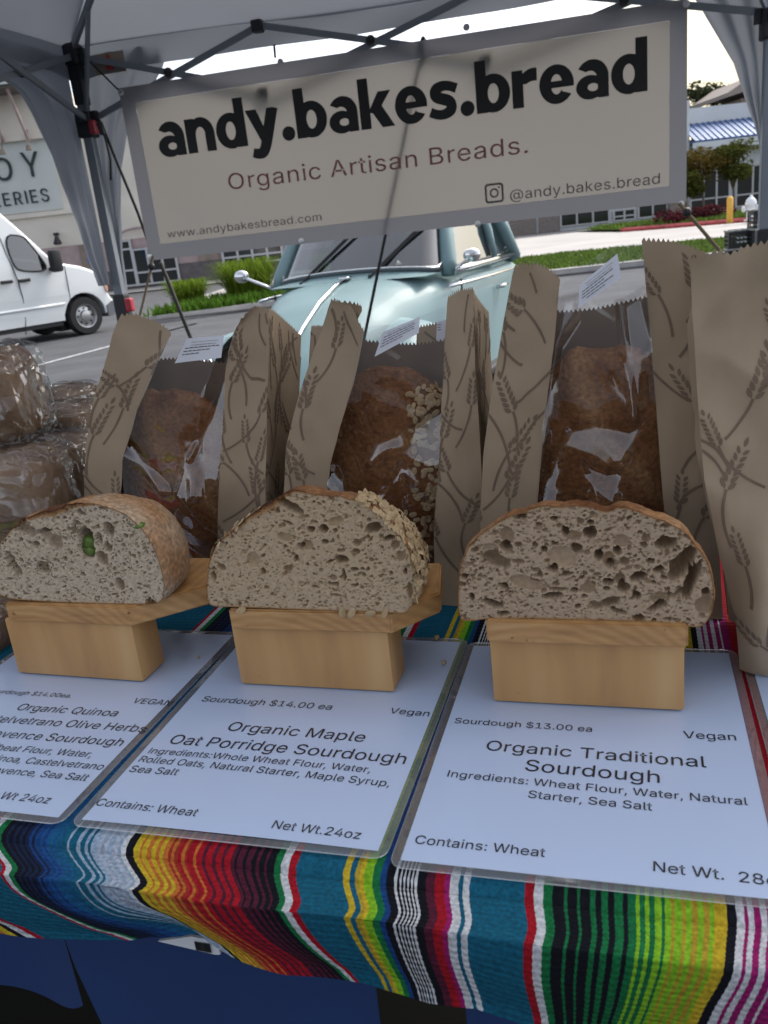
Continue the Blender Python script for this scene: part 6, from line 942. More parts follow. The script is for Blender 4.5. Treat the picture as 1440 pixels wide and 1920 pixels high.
    for k in range(nsec + 1):
        v = k / nsec; y = depth * math.sin(v * math.pi / 2); f = max(.02, math.cos(v * math.pi / 2)) ** .62; bulge = 1 + bx * math.sin(min(1, v * 2.2) * math.pi)
        for i, (x, z) in enumerate(poly):
            zz = zb_ + (z - zb_) * (f ** zexp); xx = x * f * (bulge if k else 1); nz_ = mnoise.fractal(Vector((x * 40 + seed, y * 40, z * 40)), 1, 2, 4) * .0016 * (1 if k else 0)
            l = math.hypot(x, z - zb_ - .03) + 1e-6; Vs.append((xx + nz_ * x / l, y, max(zz + nz_ * (z - zb_ - .03) / l, zb_))); hh = (z - zb_) / (top - zb_); bk = bk0 + .22 * hh + .22 * mnoise.noise(Vector((x * 28, y * 28, z * 28 + seed)))
            if ear: bk += ear[2] * math.exp(-((x - ear[0] + y * .25) / ear[1]) ** 2) * (hh > .6)
            if hh < .16: bk -= .05
            bake.append(bk)
    Fs = [(k * M_ + i, k * M_ + (i + 1) % M_, (k + 1) * M_ + (i + 1) % M_, (k + 1) * M_ + i) for k in range(nsec) for i in range(M_)] + [tuple(nsec * M_ + i for i in range(M_))]
    cs = mesh("crust", Vs, Fs, M_crust, root, True); fattr(cs, "bake", np.clip(bake, 0, 1)); return root, poly, Vs, M_
def zp4(lst): return [(x / 4, 920 + y / 4, a / 4, b / 4, r, d) for x, y, a, b, r, d in lst]
def zpB(lst): return [(380 + x / 3.27, 900 + y / 3.27, a / 3.27, b / 3.27, r, d) for x, y, a, b, r, d in lst]
def zpC(lst): return [(850 + x / 2.88, 930 + y / 2.88, a / 2.88, b / 2.88, r, d) for x, y, a, b, r, d in lst]
outA = [(0, 1122), (-14, 1095), (-12, 1050), (0, 1015), (25, 985), (60, 965), (110, 952), (130, 945), (165, 943), (205, 951), (240, 966), (268, 990), (288, 1022), (302, 1060), (310, 1100), (306, 1128), (285, 1144), (170, 1136), (80, 1128)]
outB = [(383, 1096), (389, 1133), (386, 1111), (392, 1047), (414, 1013), (441, 989), (481, 957), (527, 928), (548, 914), (576, 921), (606, 931), (655, 932), (680, 943), (710, 964), (741, 992), (762, 1019), (774, 1047), (781, 1077), (782, 1108), (774, 1132), (762, 1151), (741, 1152), (655, 1146), (533, 1142), (441, 1138), (400, 1138)]
outB = outB[2:] + outB[:0] + [(389, 1130)]
outC = [(859, 1156), (859, 1104), (862, 1062), (881, 1020), (906, 996), (944, 972), (996, 954), (1051, 946), (1107, 951), (1135, 959), (1156, 951), (1183, 956), (1218, 968), (1260, 982), (1291, 1003), (1315, 1034), (1333, 1069), (1341, 1114), (1336, 1152), (1319, 1174), (1300, 1177), (1232, 1168), (1093, 1163), (919, 1161), (873, 1167)]
bigA = zp4([(640, 350, 62, 68, 0, .016), (650, 440, 60, 75, 0, .011), (815, 290, 40, 52, 0, .014), (85, 535, 36, 85, -12, .018), (180, 285, 100, 40, 20, .005), (320, 575, 55, 45, 0, .005), (130, 600, 35, 45, 0, .006), (345, 325, 45, 45, 0, .004), (415, 385, 60, 50, 30, .005), (575, 240, 28, 18, 30, .010), (305, 310, 28, 20, 20, .010), (765, 510, 40, 58, -25, .005), (810, 425, 30, 35, 0, .004), (745, 355, 20, 42, 0, .004), (900, 700, 35, 48, 0, .005), (1130, 850, 42, 40, 0, .005), (270, 400, 30, 20, 0, .006), (150, 620, 22, 14, 0, .009), (340, 800, 22, 10, -10, .008), (560, 300, 30, 30, 0, .005), (610, 170, 40, 14, 20, .005), (440, 1000, 20, 12, 0, .006)])
bigB = zpB([(540, 165, 72, 26, 30, .011), (740, 300, 26, 22, 0, .013), (1045, 295, 42, 28, -25, .011), (1150, 355, 42, 15, -20, .012), (1180, 400, 25, 20, -30, .006), (640, 400, 32, 26, 0, .005), (595, 405, 18, 18, 0, .010), (850, 490, 36, 24, -10, .010), (945, 385, 25, 18, -10, .006), (660, 305, 20, 18, 0, .009), (815, 255, 42, 22, -15, .004), (865, 580, 10, 32, 0, .012), (820, 708, 32, 8, 5, .012), (115, 535, 25, 20, 20, .006), (520, 545, 25, 20, 0, .006), (800, 640, 28, 11, 10, .008), (690, 655, 22, 9, 10, .009), (930, 550, 20, 11, -10, .009), (935, 645, 22, 8, -5, .009), (940, 440, 24, 16, -10, .007), (500, 350, 40, 22, 20, .004), (310, 490, 35, 40, 20, .004), (520, 262, 30, 9, 25, .010), (370, 560, 16, 20, 0, .007), (1240, 565, 12, 16, 0, .010), (1270, 680, 16, 40, 0, .006), (65, 590, 18, 25, 0, .007), (750, 380, 20, 14, 0, .008), (570, 480, 12, 24, 30, .008), (780, 500, 24, 7, -20, .009), (1215, 470, 22, 30, 30, .005), (800, 600, 20, 16, 0, .004)])
bigC = zpC([(735, 200, 28, 27, 0, .013), (1145, 258, 42, 28, -10, .013), (1235, 370, 36, 78, -150 + 180, .017), (1280, 470, 22, 78, 16, .017), (285, 278, 28, 21, 10, .012), (230, 350, 62, 30, 22, .010), (290, 215, 28, 36, 0, .006), (585, 330, 56, 46, 0, .005), (400, 470, 74, 28, 15, .005), (440, 467, 22, 7, 10, .012), (840, 345, 24, 34, 0, .007), (845, 378, 16, 14, 0, .013), (785, 322, 20, 25, 0, .012), (925, 355, 20, 18, 0, .007), (540, 395, 20, 18, 0, .011), (1000, 440, 34, 22, -20, .014), (900, 450, 20, 26, 0, .007), (920, 495, 26, 22, 0, .011), (835, 465, 22, 18, 0, .013), (535, 540, 42, 16, -5, .012), (215, 582, 44, 18, 22, .013), (845, 575, 42, 22, -25, .009), (895, 625, 32, 12, 18, .013), (1100, 600, 42, 16, -25, .012), (1115, 550, 36, 20, -20, .007), (990, 540, 18, 20, 0, .010), (650, 215, 30, 22, 0, .006), (1225, 525, 52, 11, -24, .012), (1320, 410, 14, 42, 12, .011), (1360, 590, 36, 42, 20, .007), (270, 635, 27, 12, -10, .011), (1000, 660, 26, 14, 0, .011), (1180, 668, 36, 8, 6, .012), (1365, 525, 15, 25, 0, .010), (60, 435, 15, 15, 0, .010), (270, 490, 26, 10, 30, .011), (610, 425, 32, 9, -15, .011), (100, 545, 12, 18, 0, .009), (765, 590, 26, 18, 20, .008), (655, 510, 16, 12, -10, .012), (725, 500, 30, 24, 0, .005), (200, 290, 34, 24, 0, .004), (365, 115, 22, 13, 0, .009), (545, 122, 16, 11, 0, .011), (885, 295, 18, 16, 0, .009), (1110, 400, 22, 16, -20, .010), (1065, 352, 16, 12, 0, .011), (560, 505, 30, 11, 0, .006), (290, 345, 16, 8, 0, .010), (665, 285, 22, 26, -20, .009), (740, 145, 14, 12, 0, .009), (910, 245, 30, 26, 0, .004), (1040, 230, 16, 18, 0, .005), (605, 195, 16, 22, 0, .011), (490, 290, 12, 14, 0, .009), (350, 355, 26, 12, 5, .005)])
LA, _, _, _ = loaf("grey quinoa and olive sourdough loaf, cut face out, leftmost of the three", outA, .190, (-.183, .0), M_crumbA, bigA, 2200, 3, ear=(-.005, .022, .55), cscale=.95, bk0=.03, bx=.035, zexp=1.2, dk=2.3)
c = ont(160, 1027, .19); k = MB(); ox = c[0] - LA.matrix_basis.translation[0] * 0
sA = (np.array(LA.location) - TO) @ TU
for (px, py, r_, dy) in ((160, 1022, (.0072, .006, .0065), .009), (163, 1037, (.0055, .005, .0045), .007), (152, 1036, (.005, .004, .004), .008)): c = ont(px, py, .19); k.ball((c[0] - sA, dy, c[1]), r_, 14, 10, jit=.25)
k.build("olive", M_olive, LA, True)
k = MB(); c = ont(257, 986, .19); k.ball((c[0] - sA, .004, c[1] - .001), (.0045, .005, .0032), 12, 8, jit=.4); k.build("olive", M_olive, LA, True)
LB, pB, VB, MB_ = loaf("oat-crusted sourdough loaf, cut face out, in the middle", outB, .185, (.047, .20), M_crumbB, bigB, 3200, 5, ear=(-.02, .016, .75), cscale=.82)
pts = []; nn = []
VBn = np.array(VB); cen = np.array([0, .03, .11])
for _ in range(5200):
    kx = rng.integers(0, 18); i = rng.integers(0, MB_); p = VBn[kx * MB_ + i]
    if p[2] < .086: continue
    fr = (p[2] - .08) / .11; right = p[0] > .0
    if right and not (.10 < fr < .86 and p[0] > .048): continue
    if not right and not (.25 < fr < .75 and rng.random() < .22): continue
    pts.append(p + rng.normal(0, .0012, 3)); d = p - cen; nn.append(d / np.linalg.norm(d))
pts, nn = pts[:1500], nn[:1500]
k = MB(); oat_flakes(k, pts, nn, .0038); o = k.build("oat_flakes", M_oat, LB); o["kind"] = "stuff"
k = MB(); oat_flakes(k, [(x, -.0015, .0806) for x in (-.062, .028, .036, .052, .064)], [(0, -1, .4)] * 5, .0042); o = k.build("loose_oats", M_oat, LB)
LC, _, _, _ = loaf("plain sourdough loaf with big open holes, cut face out, rightmost", outC, .180, (.268, .414), M_crumbC, bigC, 3000, 8, ear=(.01, .02, .15), cscale=1.0, bk0=.18)

# crumbs on the cards
for i, (x, y, r_) in enumerate(((373, 1242, .0016), (833, 1254, .0024), (820, 1207, .0030))):
    k = MB(); k.ball((0, 0, r_ * .6), (r_, r_ * .9, r_ * .7), 8, 6, jit=.8); o = k.build("crumb", M_oat, None, True); o.location = T(*st(x, y), .0045); tag(o, ("tiny crumb on the left price card", "dark round crumb on the middle price card's right side", "oat flake lying at the middle card's top edge")[i], "crumb")

# ------------------------------------------------------------------ kraft bags
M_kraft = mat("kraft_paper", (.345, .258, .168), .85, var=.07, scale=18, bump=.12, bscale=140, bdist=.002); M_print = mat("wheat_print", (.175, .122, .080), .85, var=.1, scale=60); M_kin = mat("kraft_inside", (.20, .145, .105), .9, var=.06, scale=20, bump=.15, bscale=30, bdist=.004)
M_film = film_mat("bag_film", (.96, .97, .985), .095, .45, .03, 9., .12, .03)
M_filmb = film_mat("bag_film_loose", (.97, .98, .99), .16, .9, .05, 26., .8, .03, haze=.03)
M_label = mat("label_paper", (.70, .71, .76), .4, coat=.4)
def leafpoly(x, y, a, l, w): 
    c, s = math.cos(a), math.sin(a); return [(x + c * u * l - s * v * w, y + s * u * l + c * v * w) for u, v in ((0, 0), (.25, .42), (.6, .5), (1, 0), (.6, -.38), (.25, -.35))]
def wheat(x, y, a, L, ears=6, gs=.0088, bend=.5):
    """polygons of a printed wheat stalk: ear at its upper end"""
    out = []; pts = []; p = np.array([x, y]); n = 16
    for i in range(n + 1): aa = a + bend * (i / n - .5); pts.append(p.copy()); p = p + np.array([math.cos(aa), math.sin(aa)]) * L / n
    w = .0011
    for i in range(n):
        d = pts[i + 1] - pts[i]; q = np.array([-d[1], d[0]]) / (np.linalg.norm(d) + 1e-9) * w; out.append([tuple(pts[i] - q), tuple(pts[i + 1] - q), tuple(pts[i + 1] + q), tuple(pts[i] + q)])
    e = pts[-1]; ah = a + bend * .5
    for i in range(ears):
        b = e + np.array([math.cos(ah), math.sin(ah)]) * gs * .62 * i; s = 1 - .05 * i
        for sd in (-1, 1): out.append(leafpoly(b[0] + math.cos(ah + sd * 1.57) * .0013, b[1] + math.sin(ah + sd * 1.57) * .0013, ah + sd * .62, gs * s, gs * .50 * s))
    b = e + np.array([math.cos(ah), math.sin(ah)]) * gs * .62 * ears; out.append(leafpoly(b[0], b[1], ah, gs * .9, gs * .42)); return out
def panel(mb, S, wid, hgt, nu, nv, seed, teeth=True, prnt=True, m0=0, m1=1, nst=None, arch=0.0):
    """paper panel S(u,v)->point with printed wheat; zig-zag upper edge"""
    r_ = random.Random(seed)
    def S2(u, v):
        p = Vector(S(u, v)); return p
    def f(u, v):
        p = S2(u, v)
        if teeth and v > .999: p.z += .0016 * (1 if round(u * nu) % 2 else -1)
        return p
    mb.grid(f, nu, nv, m0)
    if not prnt: return
    n = nst or max(3, int(wid * hgt / .0010)); e = 1e-3
    for q in range(n):
        x = r_.uniform(.02, .98) * wid; y = (q + r_.random()) / n * hgt * .95; a = r_.choice((1.57, 1.2, 1.95, .85, 2.3)) + r_.uniform(-.15, .15); gs = r_.choice((.0088, .0080, .0066))
        for poly in wheat(x, y, a, r_.uniform(.028, .062), r_.choice((5, 6, 6)), gs, r_.choice((-.8, .7, .5, -.5))):
            if all(not (0 < px / wid < 1) for px, py in poly) or any(py / hgt > .985 or py < .002 for px, py in poly): continue
            vs = []
            for px, py in poly:
                u = min(max(px / wid, .002), .998); v = py / hgt; p = S2(u, v); du = S2(min(u + e, 1), v) - S2(max(u - e, 0), v); dv = S2(u, min(v + e, 1)) - S2(u, max(v - e, 0)); nn_ = du.cross(dv).normalized(); vs.append(p + nn_ * .0004)
            mb.add(vs, [tuple(range(len(vs)))], m1)
def polyl(px, t, zmax=None):
    q = sorted([ont(x, y, t)[::-1] for x, y in px]); z = [a for a, b in q]; s = [b for a, b in q]
    return lambda zz: float(np.interp(zz, z, s)) if z[0] <= zz <= z[-1] else (s[0] if zz < z[0] else s[-1] + (s[-1] - s[-2]) / (z[-1] - z[-2] + 1e-9) * (zz - z[-1]) if len(s) > 1 else s[-1])
def bag(label, t0, sL, wL, wR, sR, topL, filmtop, topR, backtop, D=.095, seed=1, inside_fn=None, lab=None, crump=.0032, gus=True, filmmat=None, facets=()):
    """window bread bag: traced edges on its front plane t0, real gussets, back panel and clear window"""
    eL, eWL, eWR, eR = (polyl(p, t0) for p in (sL, wL, wR, sR)); zz = lambda pts: [ont(x, y, t0)[1] for x, y in pts]; zs = lambda pts: sorted([ont(x, y, t0) for x, y in pts])
    tL, tF, tR = zs(topL), zs(filmtop), zs(topR); s0 = (eL(.05) + eR(.05)) / 2
    root = thing("bread_bag", label, "paper bag", T(s0, t0, .0006), TA, "kraft bread bags standing on the table")
    def topz(tab, s): return float(np.interp(s, [a for a, b in tab], [b for a, b in tab]))
    def yb(s, z, k=1): return -.006 * math.sin(math.pi * min(1, max(0, z) / .3)) + crump * 1.6 * mnoise.noise(Vector((s * 16, z * 9, seed * 3.3))) + crump * .5 * mnoise.noise(Vector((s * 45, z * 30, seed))) + .0045 * abs(mnoise.noise(Vector((s * 20 + z * 9, z * 11 - s * 6, seed * 7.7)))) - .006 * max(0, z - .24) / .07 * math.sin(s * 40 + seed)
    def strip(ea, eb, tab, name, sd, nu, outward=0):
        def S(u, v):
            z = v * .28
            for _ in range(3):
                s = ea(z) + (eb(z) - ea(z)) * u; z = v * topz(tab, s)
            s = ea(z) + (eb(z) - ea(z)) * u; return (s - s0, yb(s, z), max(z, 0))
        k = MB(); w = abs(eb(.15) - ea(.15)); panel(k, S, w, .31, nu, 46, sd); return k.build(name, [M_kraft, M_print], root, True)
    strip(eL, eWL, tL, "front_panel", seed * 10 + 1, 26); strip(eWR, eR, tR, "front_panel", seed * 10 + 2, 26)
    zbk = ont(*backtop, t0 + D)[1]; zg = (tL[0][1] + zbk) / 2
    def side(e, tab_z, name, sd, inn):
        def S(u, v):
            y = D * u; zt = tab_z + (zbk + .02 - tab_z) * u ** 1.5; z = zt * v; s = e(min(z, tab_z)) + inn * math.sin(math.pi * u) * (.3 + .7 * v); return (s - s0, yb(e(z), z) * (1 - u) + y, z)
        k = MB(); panel(k, S, D, .28, 30, 30, sd); return k.build(name, [M_kraft, M_print], root, True)
    side(eL, tL[0][1] - .001, "gusset", seed * 10 + 3, .022); side(eR, tR[-1][1] - .001, "gusset", seed * 10 + 4, -.004)
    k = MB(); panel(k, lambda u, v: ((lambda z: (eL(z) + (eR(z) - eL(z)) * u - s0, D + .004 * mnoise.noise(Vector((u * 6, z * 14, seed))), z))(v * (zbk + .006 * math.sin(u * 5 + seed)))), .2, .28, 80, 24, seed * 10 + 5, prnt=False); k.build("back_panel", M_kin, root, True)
    k = MB(); k.add([(eL(0) - s0, 0, .001), (eR(0) - s0, 0, .001), (eR(0) - s0, D, .001), (eL(0) - s0, D, .001)], [(0, 1, 2, 3)]); k.build("base", M_kraft, root)
    fac = [(np.array([ont(x, y, t0) for x, y in p]), tl_) for p, tl_ in facets]
    def FS(u, v):
        z = v * .26
        for _ in range(3): s = eWL(z) + (eWR(z) - eWL(z)) * u; z = v * topz(tF, s)
        s = eWL(z) - .001 + (eWR(z) - eWL(z) + .002) * u; w = math.sin(math.pi * u) ** .7
        return (s - s0, -.002 - .02 * z + .0010 + w * (.0045 * mnoise.noise(Vector((s * 22, z * 13, seed + 5))) + .004 * abs(mnoise.noise(Vector((s * 30 + z * 20, z * 24, seed + 2))))) * (.6 if fac else 1) + fold(s, z), z)
    def fold(s, z):
        o_ = 0.0; q = np.array([[s, z]])
        for p, tl_ in fac:
            if p[:, 0].min() - .004 < s < p[:, 0].max() + .004 and p[:, 1].min() - .004 < z < p[:, 1].max() + .004:
                d_ = seg_dist(q, p)[0][0] * (1 if inside(q, p)[0] else -1); o_ += min(1, max(0, d_ / .008 + .4)) * (tl_ * (z - (p[:, 1].min() * .6 + p[:, 1].max() * .4)) - .002)
        return o_
    k = MB(); k.grid(FS, *((100, 160) if fac else (30, 50))); k.build("window_film", filmmat or M_film, root, True)
    if lab:
        (qd, lines) = lab; k = MB(); q = [np.array(ont(x, y, t0 - .004)) - [s0, 0] for x, y in qd]      # BL BR TR TL
        def LS(u, v, o=0): p = (q[0] * (1 - u) + q[1] * u) * (1 - v) + (q[3] * (1 - u) + q[2] * u) * v; return (p[0], -.011 + .002 * math.sin(u * 2.6) * 1.0 - o, p[1])
        k.grid(LS, 12, 8); lb = k.build("label", M_label, root, True); k = MB(); W_, H_ = np.linalg.norm(q[1] - q[0]), np.linalg.norm(q[3] - q[0])
        y = .84
        for i, tx in enumerate(lines):
            if tx.startswith("~"):
                n_ = int(tx[1:]); x = .08 if i < 5 else .2
                for _ in range(n_):
                    w_ = random.uniform(.05, .12)
                    if x + w_ > .93: break
                    k.add([LS(x, y - .005, .0004), LS(x + w_, y - .005, .0004), LS(x + w_, y + .03, .0004), LS(x, y + .03, .0004)], [(0, 1, 2, 3)]); x += w_ + .018
            else: put_text(k, tx, (.16 + .04 * i, y - .03), (.86 - .04 * i, y - .03), lambda a, b: LS(a, b, .0004), 1.15, 0)
            y -= .13
        k.build("label_lettering", M_ink, lb)
    if inside_fn: inside_fn(t0, D, s0)
    return root
def boule(label, c_px, t, r, seed, oats=0, score=True):
    """whole loaf standing inside a bag (a thing of its own)"""
    c = ont(*c_px, t); root = thing("bagged_loaf", label, "bread", T(c[0], t, 0), TA, "whole loaves inside the window bags"); k = MB(); nu, nv = 64, 40; Vv = []; bk = []
    cz = max(c[1], r[2] + .004)
    for j in range(nv + 1):
        p = math.pi * j / nv
        for i in range(nu):
            a = 2 * math.pi * i / nu; d = Vector((math.sin(p) * math.cos(a), math.sin(p) * math.sin(a), math.cos(p))); e = 1 + .022 * mnoise.fractal(d * 3.2 + Vector((seed, 0, 0)), 1, 2, 4); sc_ = 0
            if score: w = abs(d.x * .8 + d.z * .45 - .25 + .12 * math.sin(d.z * 3)); sc_ = max(0, 1 - w / .13) * (d.y < .3); e += .035 * math.cos(min(1, w / .16) * 3.14) * (w < .3) * (d.y < .2)
            Vv.append((d.x * r[0] * e, d.y * r[1] * e, cz + d.z * r[2] * e)); bk.append(.57 + .12 * mnoise.noise(d * 2.4 + Vector((0, seed, 0))) - .16 * sc_ + .08 * mnoise.noise(d * 9))
    Fc_ = [(j * nu + i, (j + 1) * nu + i, (j + 1) * nu + (i + 1) % nu, j * nu + (i + 1) % nu) for j in range(nv) for i in range(nu)]
    o = mesh("crust", Vv, Fc_, M_crust, root, True); fattr(o, "bake", np.clip(bk, 0, 1))
    if oats:
        Pn = []; N_ = []
        for _ in range(oats * 8):
            d = Vector((random.gauss(0, 1), -abs(random.gauss(0, 1)), random.gauss(0, 1))).normalized()
            if not (d.x > .30 - .55 * max(0, -d.z) and d.z < .82 or (-.86 < d.x < -.66 and d.z > -.1)): continue
            Pn.append((d.x * r[0] * 1.01, d.y * r[1] * 1.03, cz + d.z * r[2] * 1.01)); N_.append(Vector((d.x / r[0], d.y / r[1], d.z / r[2])).normalized())
            if len(Pn) >= oats: break
        k = MB(); oat_flakes(k, Pn, N_, .0044); q = k.build("oat_flakes", M_oat, root); q["kind"] = "stuff"
    return root
bag("tall kraft window bag behind the quinoa olive loaf, leftmost bag", .37, [(225, 592), (205, 660), (178, 740), (166, 830), (160, 950), (157, 1060)], [(315, 628), (290, 700), (258, 775), (234, 860), (232, 950), (236, 1060)], [(462, 585), (437, 629), (424, 700), (420, 850), (412, 1000), (411, 1100)], [(505, 577), (505, 640), (503, 760), (502, 950), (500, 1060)],
    [(225, 592), (250, 590), (280, 605), (315, 628)], [(315, 640), (345, 628), (430, 632), (462, 640)], [(455, 600), (466, 583), (480, 574), (505, 578)], (360, 680), .088, 1, None, ([(334, 680), (420, 670), (425, 629), (357, 634)], ["Organic Quinoa Olive Sourdough", "andybakesbread.com", "~8", "~6", "~4"]), facets=(([(426, 650), (424, 1000), (395, 985), (335, 925), (352, 850), (388, 780), (402, 715)], .24), ([(345, 820), (374, 818), (392, 930), (368, 930)], .3), ([(231, 806), (262, 842), (322, 922), (308, 926), (234, 845)], .3), ([(434, 634), (439, 638), (391, 748), (386, 745)], .5), ([(398, 722), (403, 722), (362, 862), (357, 860)], .4)))
boule("dark crusted whole loaf inside the leftmost window bag", (345, 905), .418, (.088, .034, .108), 2)
bag("kraft window bag behind the oat loaf with an oat-covered loaf inside", .37, [(620, 563), (592, 640), (562, 740), (541, 830), (535, 930), (532, 1050)], [(686, 622), (665, 720), (641, 800), (622, 870), (614, 930), (610, 1050)], [(836, 560), (833, 700), (826, 850), (816, 1000), (815, 1100)], [(885, 542), (890, 640), (893, 700), (900, 787), (905, 900), (905, 1050)],
    [(617, 566), (630, 561), (650, 572), (686, 622)], [(686, 625), (725, 610), (790, 592), (836, 575)], [(836, 560), (860, 546), (885, 542)], (760, 636), .088, 2, None, ([(706, 668), (788, 624), (790, 594), (722, 622)], ["Oat Porridge Sourdough", "~8", "~7", "~8", "~5"]), facets=(([(700, 866), (710, 835), (752, 810), (758, 835), (733, 849)], .3), ([(768, 800), (836, 755), (834, 965), (800, 935), (758, 892)], .22), ([(698, 955), (752, 865), (762, 882), (716, 955)], .3), ([(615, 878), (632, 878), (662, 938), (640, 940), (612, 918)], .3), ([(756, 893), (762, 892), (769, 948), (764, 950)], .5)))
boule("dark whole loaf with bands of rolled oats inside the middle window bag", (745, 915), .418, (.088, .034, .118), 6, oats=620, score=False)
bag("kraft window bag behind the plain right-hand loaf, holding a scored brown loaf", .35, [(965, 497), (945, 600), (925, 720), (908, 850), (903, 950), (900, 1080)], [(1050, 524), (1040, 640), (1020, 800), (1008, 950), (1004, 1080)], [(1203, 450), (1213, 560), (1230, 760), (1240, 900), (1250, 1000), (1256, 1100)], [(1322, 470), (1328, 620), (1338, 860), (1348, 1040), (1356, 1160)],
    [(965, 502), (975, 495), (1010, 496), (1030, 505), (1050, 524)], [(1050, 545), (1090, 500), (1150, 460), (1203, 455)], [(1203, 450), (1250, 452), (1290, 460), (1322, 474)], (1150, 566), .095, 3, None, ([(1085, 578), (1165, 522), (1158, 476), (1088, 534)], ["Organic Traditional Sourdough", "andybakesbread.com", "~8", "~6", "~7", "~5"]), facets=(([(1048, 565), (1084, 555), (1082, 600), (1050, 650), (1032, 800), (1012, 935), (1006, 935), (1028, 700)], .26), ([(1160, 570), (1207, 545), (1230, 640), (1206, 672), (1209, 745), (1197, 795), (1183, 770)], .24), ([(1050, 838), (1068, 800), (1115, 788), (1180, 803), (1198, 798), (1172, 872), (1140, 884), (1104, 862)], .26), ([(1096, 868), (1130, 880), (1162, 880), (1167, 892), (1157, 945), (1140, 955), (1113, 952), (1103, 900)], .34), ([(1038, 852), (1053, 838), (1052, 950), (1012, 950)], .32), ([(1159, 568), (1165, 568), (1193, 782), (1186, 784)], .5), ([(1145, 705), (1150, 703), (1186, 776), (1181, 780)], .5)))
boule("broad brown scored loaf inside the window bag on the right", (1140, 880), .402, (.100, .038, .118), 9)
bag("kraft bag standing behind the oat loaf's bag, mostly hidden", .52, [(582, 613), (581, 700), (580, 900)], [(612, 613), (612, 900)], [(782, 612), (782, 900)], [(852, 600), (852, 900)], [(582, 613), (612, 612)], [(612, 616), (782, 606)], [(782, 614), (852, 600)], (700, 660), .07, 4, None, ([(820, 640), (842, 640), (842, 598), (822, 604)], ["~3", "~3", "~3"]), .003)
bag("kraft bag behind the two right-hand bags with just its top showing", .52, [(1225, 492), (1224, 700), (1224, 900)], [(1262, 490), (1262, 900)], [(1300, 490), (1300, 900)], [(1352, 494), (1354, 700), (1356, 900)], [(1225, 492), (1262, 490)], [(1262, 500), (1300, 500)], [(1300, 487), (1325, 484), (1352, 494)], (1290, 520), .06, 5, None, None, .003)

# big crumpled paper bag at the right edge
def crumpled_bag():
    t0 = .262; e = polyl([(1295, 497), (1298, 600), (1306, 740), (1318, 900), (1346, 1040), (1374, 1150), (1384, 1250)], t0); s0 = e(.1) + .08
    root = thing("bread_bag", "big crumpled kraft bag cut off by the right edge, with no window showing", "paper bag", T(s0, t0, .0045), TA, "kraft bread bags standing on the table"); tops = sorted([ont(x, y, t0) for x, y in ((1295, 497), (1315, 495), (1345, 482), (1365, 490), (1395, 476), (1440, 466), (1520, 470), (1600, 480))])
    W_ = .20
    def crz(s, z):
        a = -.022 * math.exp(-((s - s0 + .045 - .10 * (z - .15)) / .018) ** 2) * max(0, min(1, (.22 - z) * 9)); b = .018 * math.sin((s - s0) * 60 + z * 22) * max(0, min(1, (.20 - z) * 7)); c_ = .012 * abs(mnoise.noise(Vector((s * 18, z * 16, 4)))) + .004 * mnoise.noise(Vector((s * 42, z * 30, 9)))
        return a + b + c_ - .010 * math.sin(math.pi * min(1, z / .3))
    def S(u, v):
        z = .3 * v
        for _ in range(3): s = e(z) + W_ * u * (1 - .15 * (1 - v)); z = v * float(np.interp(s, [a for a, b in tops], [b for a, b in tops]))
        return (s - s0, crz(s, z), z)
    k = MB(); panel(k, S, W_, .32, 90, 80, 77, nst=44); k.build("front_panel", [M_kraft, M_print], root, True)
    def G(u, v): p = S(0, v); return (p[0] + .022 * math.sin(math.pi * u) , p[1] + .09 * u, p[2] * (1 - .03 * u))
    k = MB(); panel(k, G, .09, .32, 30, 50, 78); k.build("gusset", [M_kraft, M_print], root, True)
    k = MB(); panel(k, lambda u, v: (lambda p: (p[0], .09 + .003 * math.sin(u * 9), p[2] * .96))(S(u, v)), W_, .3, 70, 20, 79, prnt=False); k.build("back_panel", M_kin, root, True)
    k = MB(); panel(k, lambda u, v: (lambda p: (p[0], p[1] + (.09 - p[1]) * u, p[2]))(S(1, v)), .09, .3, 20, 30, 80); k.build("gusset", [M_kraft, M_print], root, True)
crumpled_bag()

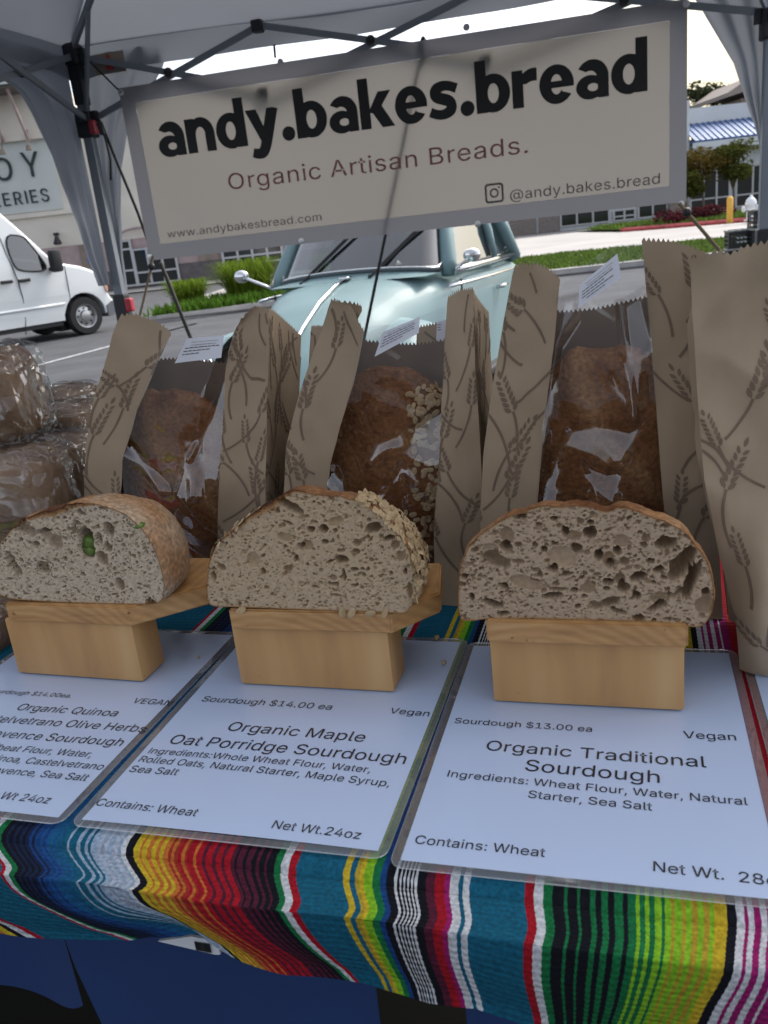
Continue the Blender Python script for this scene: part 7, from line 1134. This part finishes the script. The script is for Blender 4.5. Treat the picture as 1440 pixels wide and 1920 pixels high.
# ------------------------------------------------------------------ plastic-wrapped loaves at the left
M_wrap = film_mat("wrap_film", (.90, .91, .91), .035, .45, .04, 8., .8, .04, haze=.0, stretch=(.6, 3.0, 1.5))
M_wcrust = mat("wrapped_crust", (.17, .09, .048), .7, col2=(.30, .195, .12), scale=26, bump=.5, bscale=120, bdist=.004)
def sup(d, e): return math.copysign(abs(d) ** e, d)
def wrapped(label, c_px, t, r, rz, tilt, seed, dz=0):
    c = ont(*c_px, t); o = thing("wrapped_loaf", label, "bread", T(c[0], t, c[1] + dz), TA + rz, "loaves in clear plastic piled at the left"); o.rotation_euler = (tilt, 0, TA + rz)
    def ell(mb, k_, jit, fr, nu=56, nv=36, e=.5, crease=0.0):
        def f(u, v):
            a = 2 * math.pi * u; p = math.pi * v; x, y, z = sup(math.sin(p), e) * sup(math.cos(a), e), sup(math.sin(p), e) * sup(math.sin(a), e), sup(math.cos(p), e); d = Vector((x, y, z))
            n = 1 + jit * mnoise.fractal(d * fr + Vector((seed * 3.1, 0, 0)), 1, 2, 3) - crease * abs(mnoise.noise(d * 4.1 + Vector((0, seed, 0))))
            return (x * r[0] * k_ * n, y * r[1] * k_ * n, z * r[2] * k_ * n)
        mb.grid(f, nu, nv)
    k = MB(); ell(k, .93, .05, 2.2); k.build("loaf", M_wcrust, o, True); k = MB(); ell(k, 1.06, .05, 3.2, 80, 56, .46, .13); w = k.build("plastic_wrap", M_wrap, o, True)
    return o
wrapped("plastic-wrapped loaf standing on top of the pile at the left edge", (-12, 742), .40, (.052, .050, .056), R(8), R(4), 1)
wrapped("small flat plastic-wrapped loaf at the back of the left pile", (100, 752), .58, (.058, .05, .022), R(-4), R(0), 2)
wrapped("flat plastic-wrapped loaf just under the back one, touching the leftmost bag", (112, 790), .52, (.060, .05, .026), R(4), R(0), 3)
wrapped("plastic-wrapped brown loaf leaning against the leftmost paper bag", (100, 880), .455, (.064, .05, .046), R(-6), R(0), 4)
wrapped("large plastic-wrapped loaf in the front of the left pile", (32, 925), .36, (.068, .055, .055), R(6), R(0), 5)
wrapped("plastic-wrapped loaf at the bottom of the pile behind the left riser", (30, 1060), .37, (.075, .055, .046), R(0), R(0), 6)
wrapped("plastic-wrapped loaf lying at the left edge beside the left riser", (-32, 1180), .275, (.052, .07, .036), R(4), R(0), 7)
for i, (x, y, t, h, s) in enumerate(((115, 1000, .47, .05, "hidden lowest"), (110, 900, .55, .06, "hidden rear"))): pass
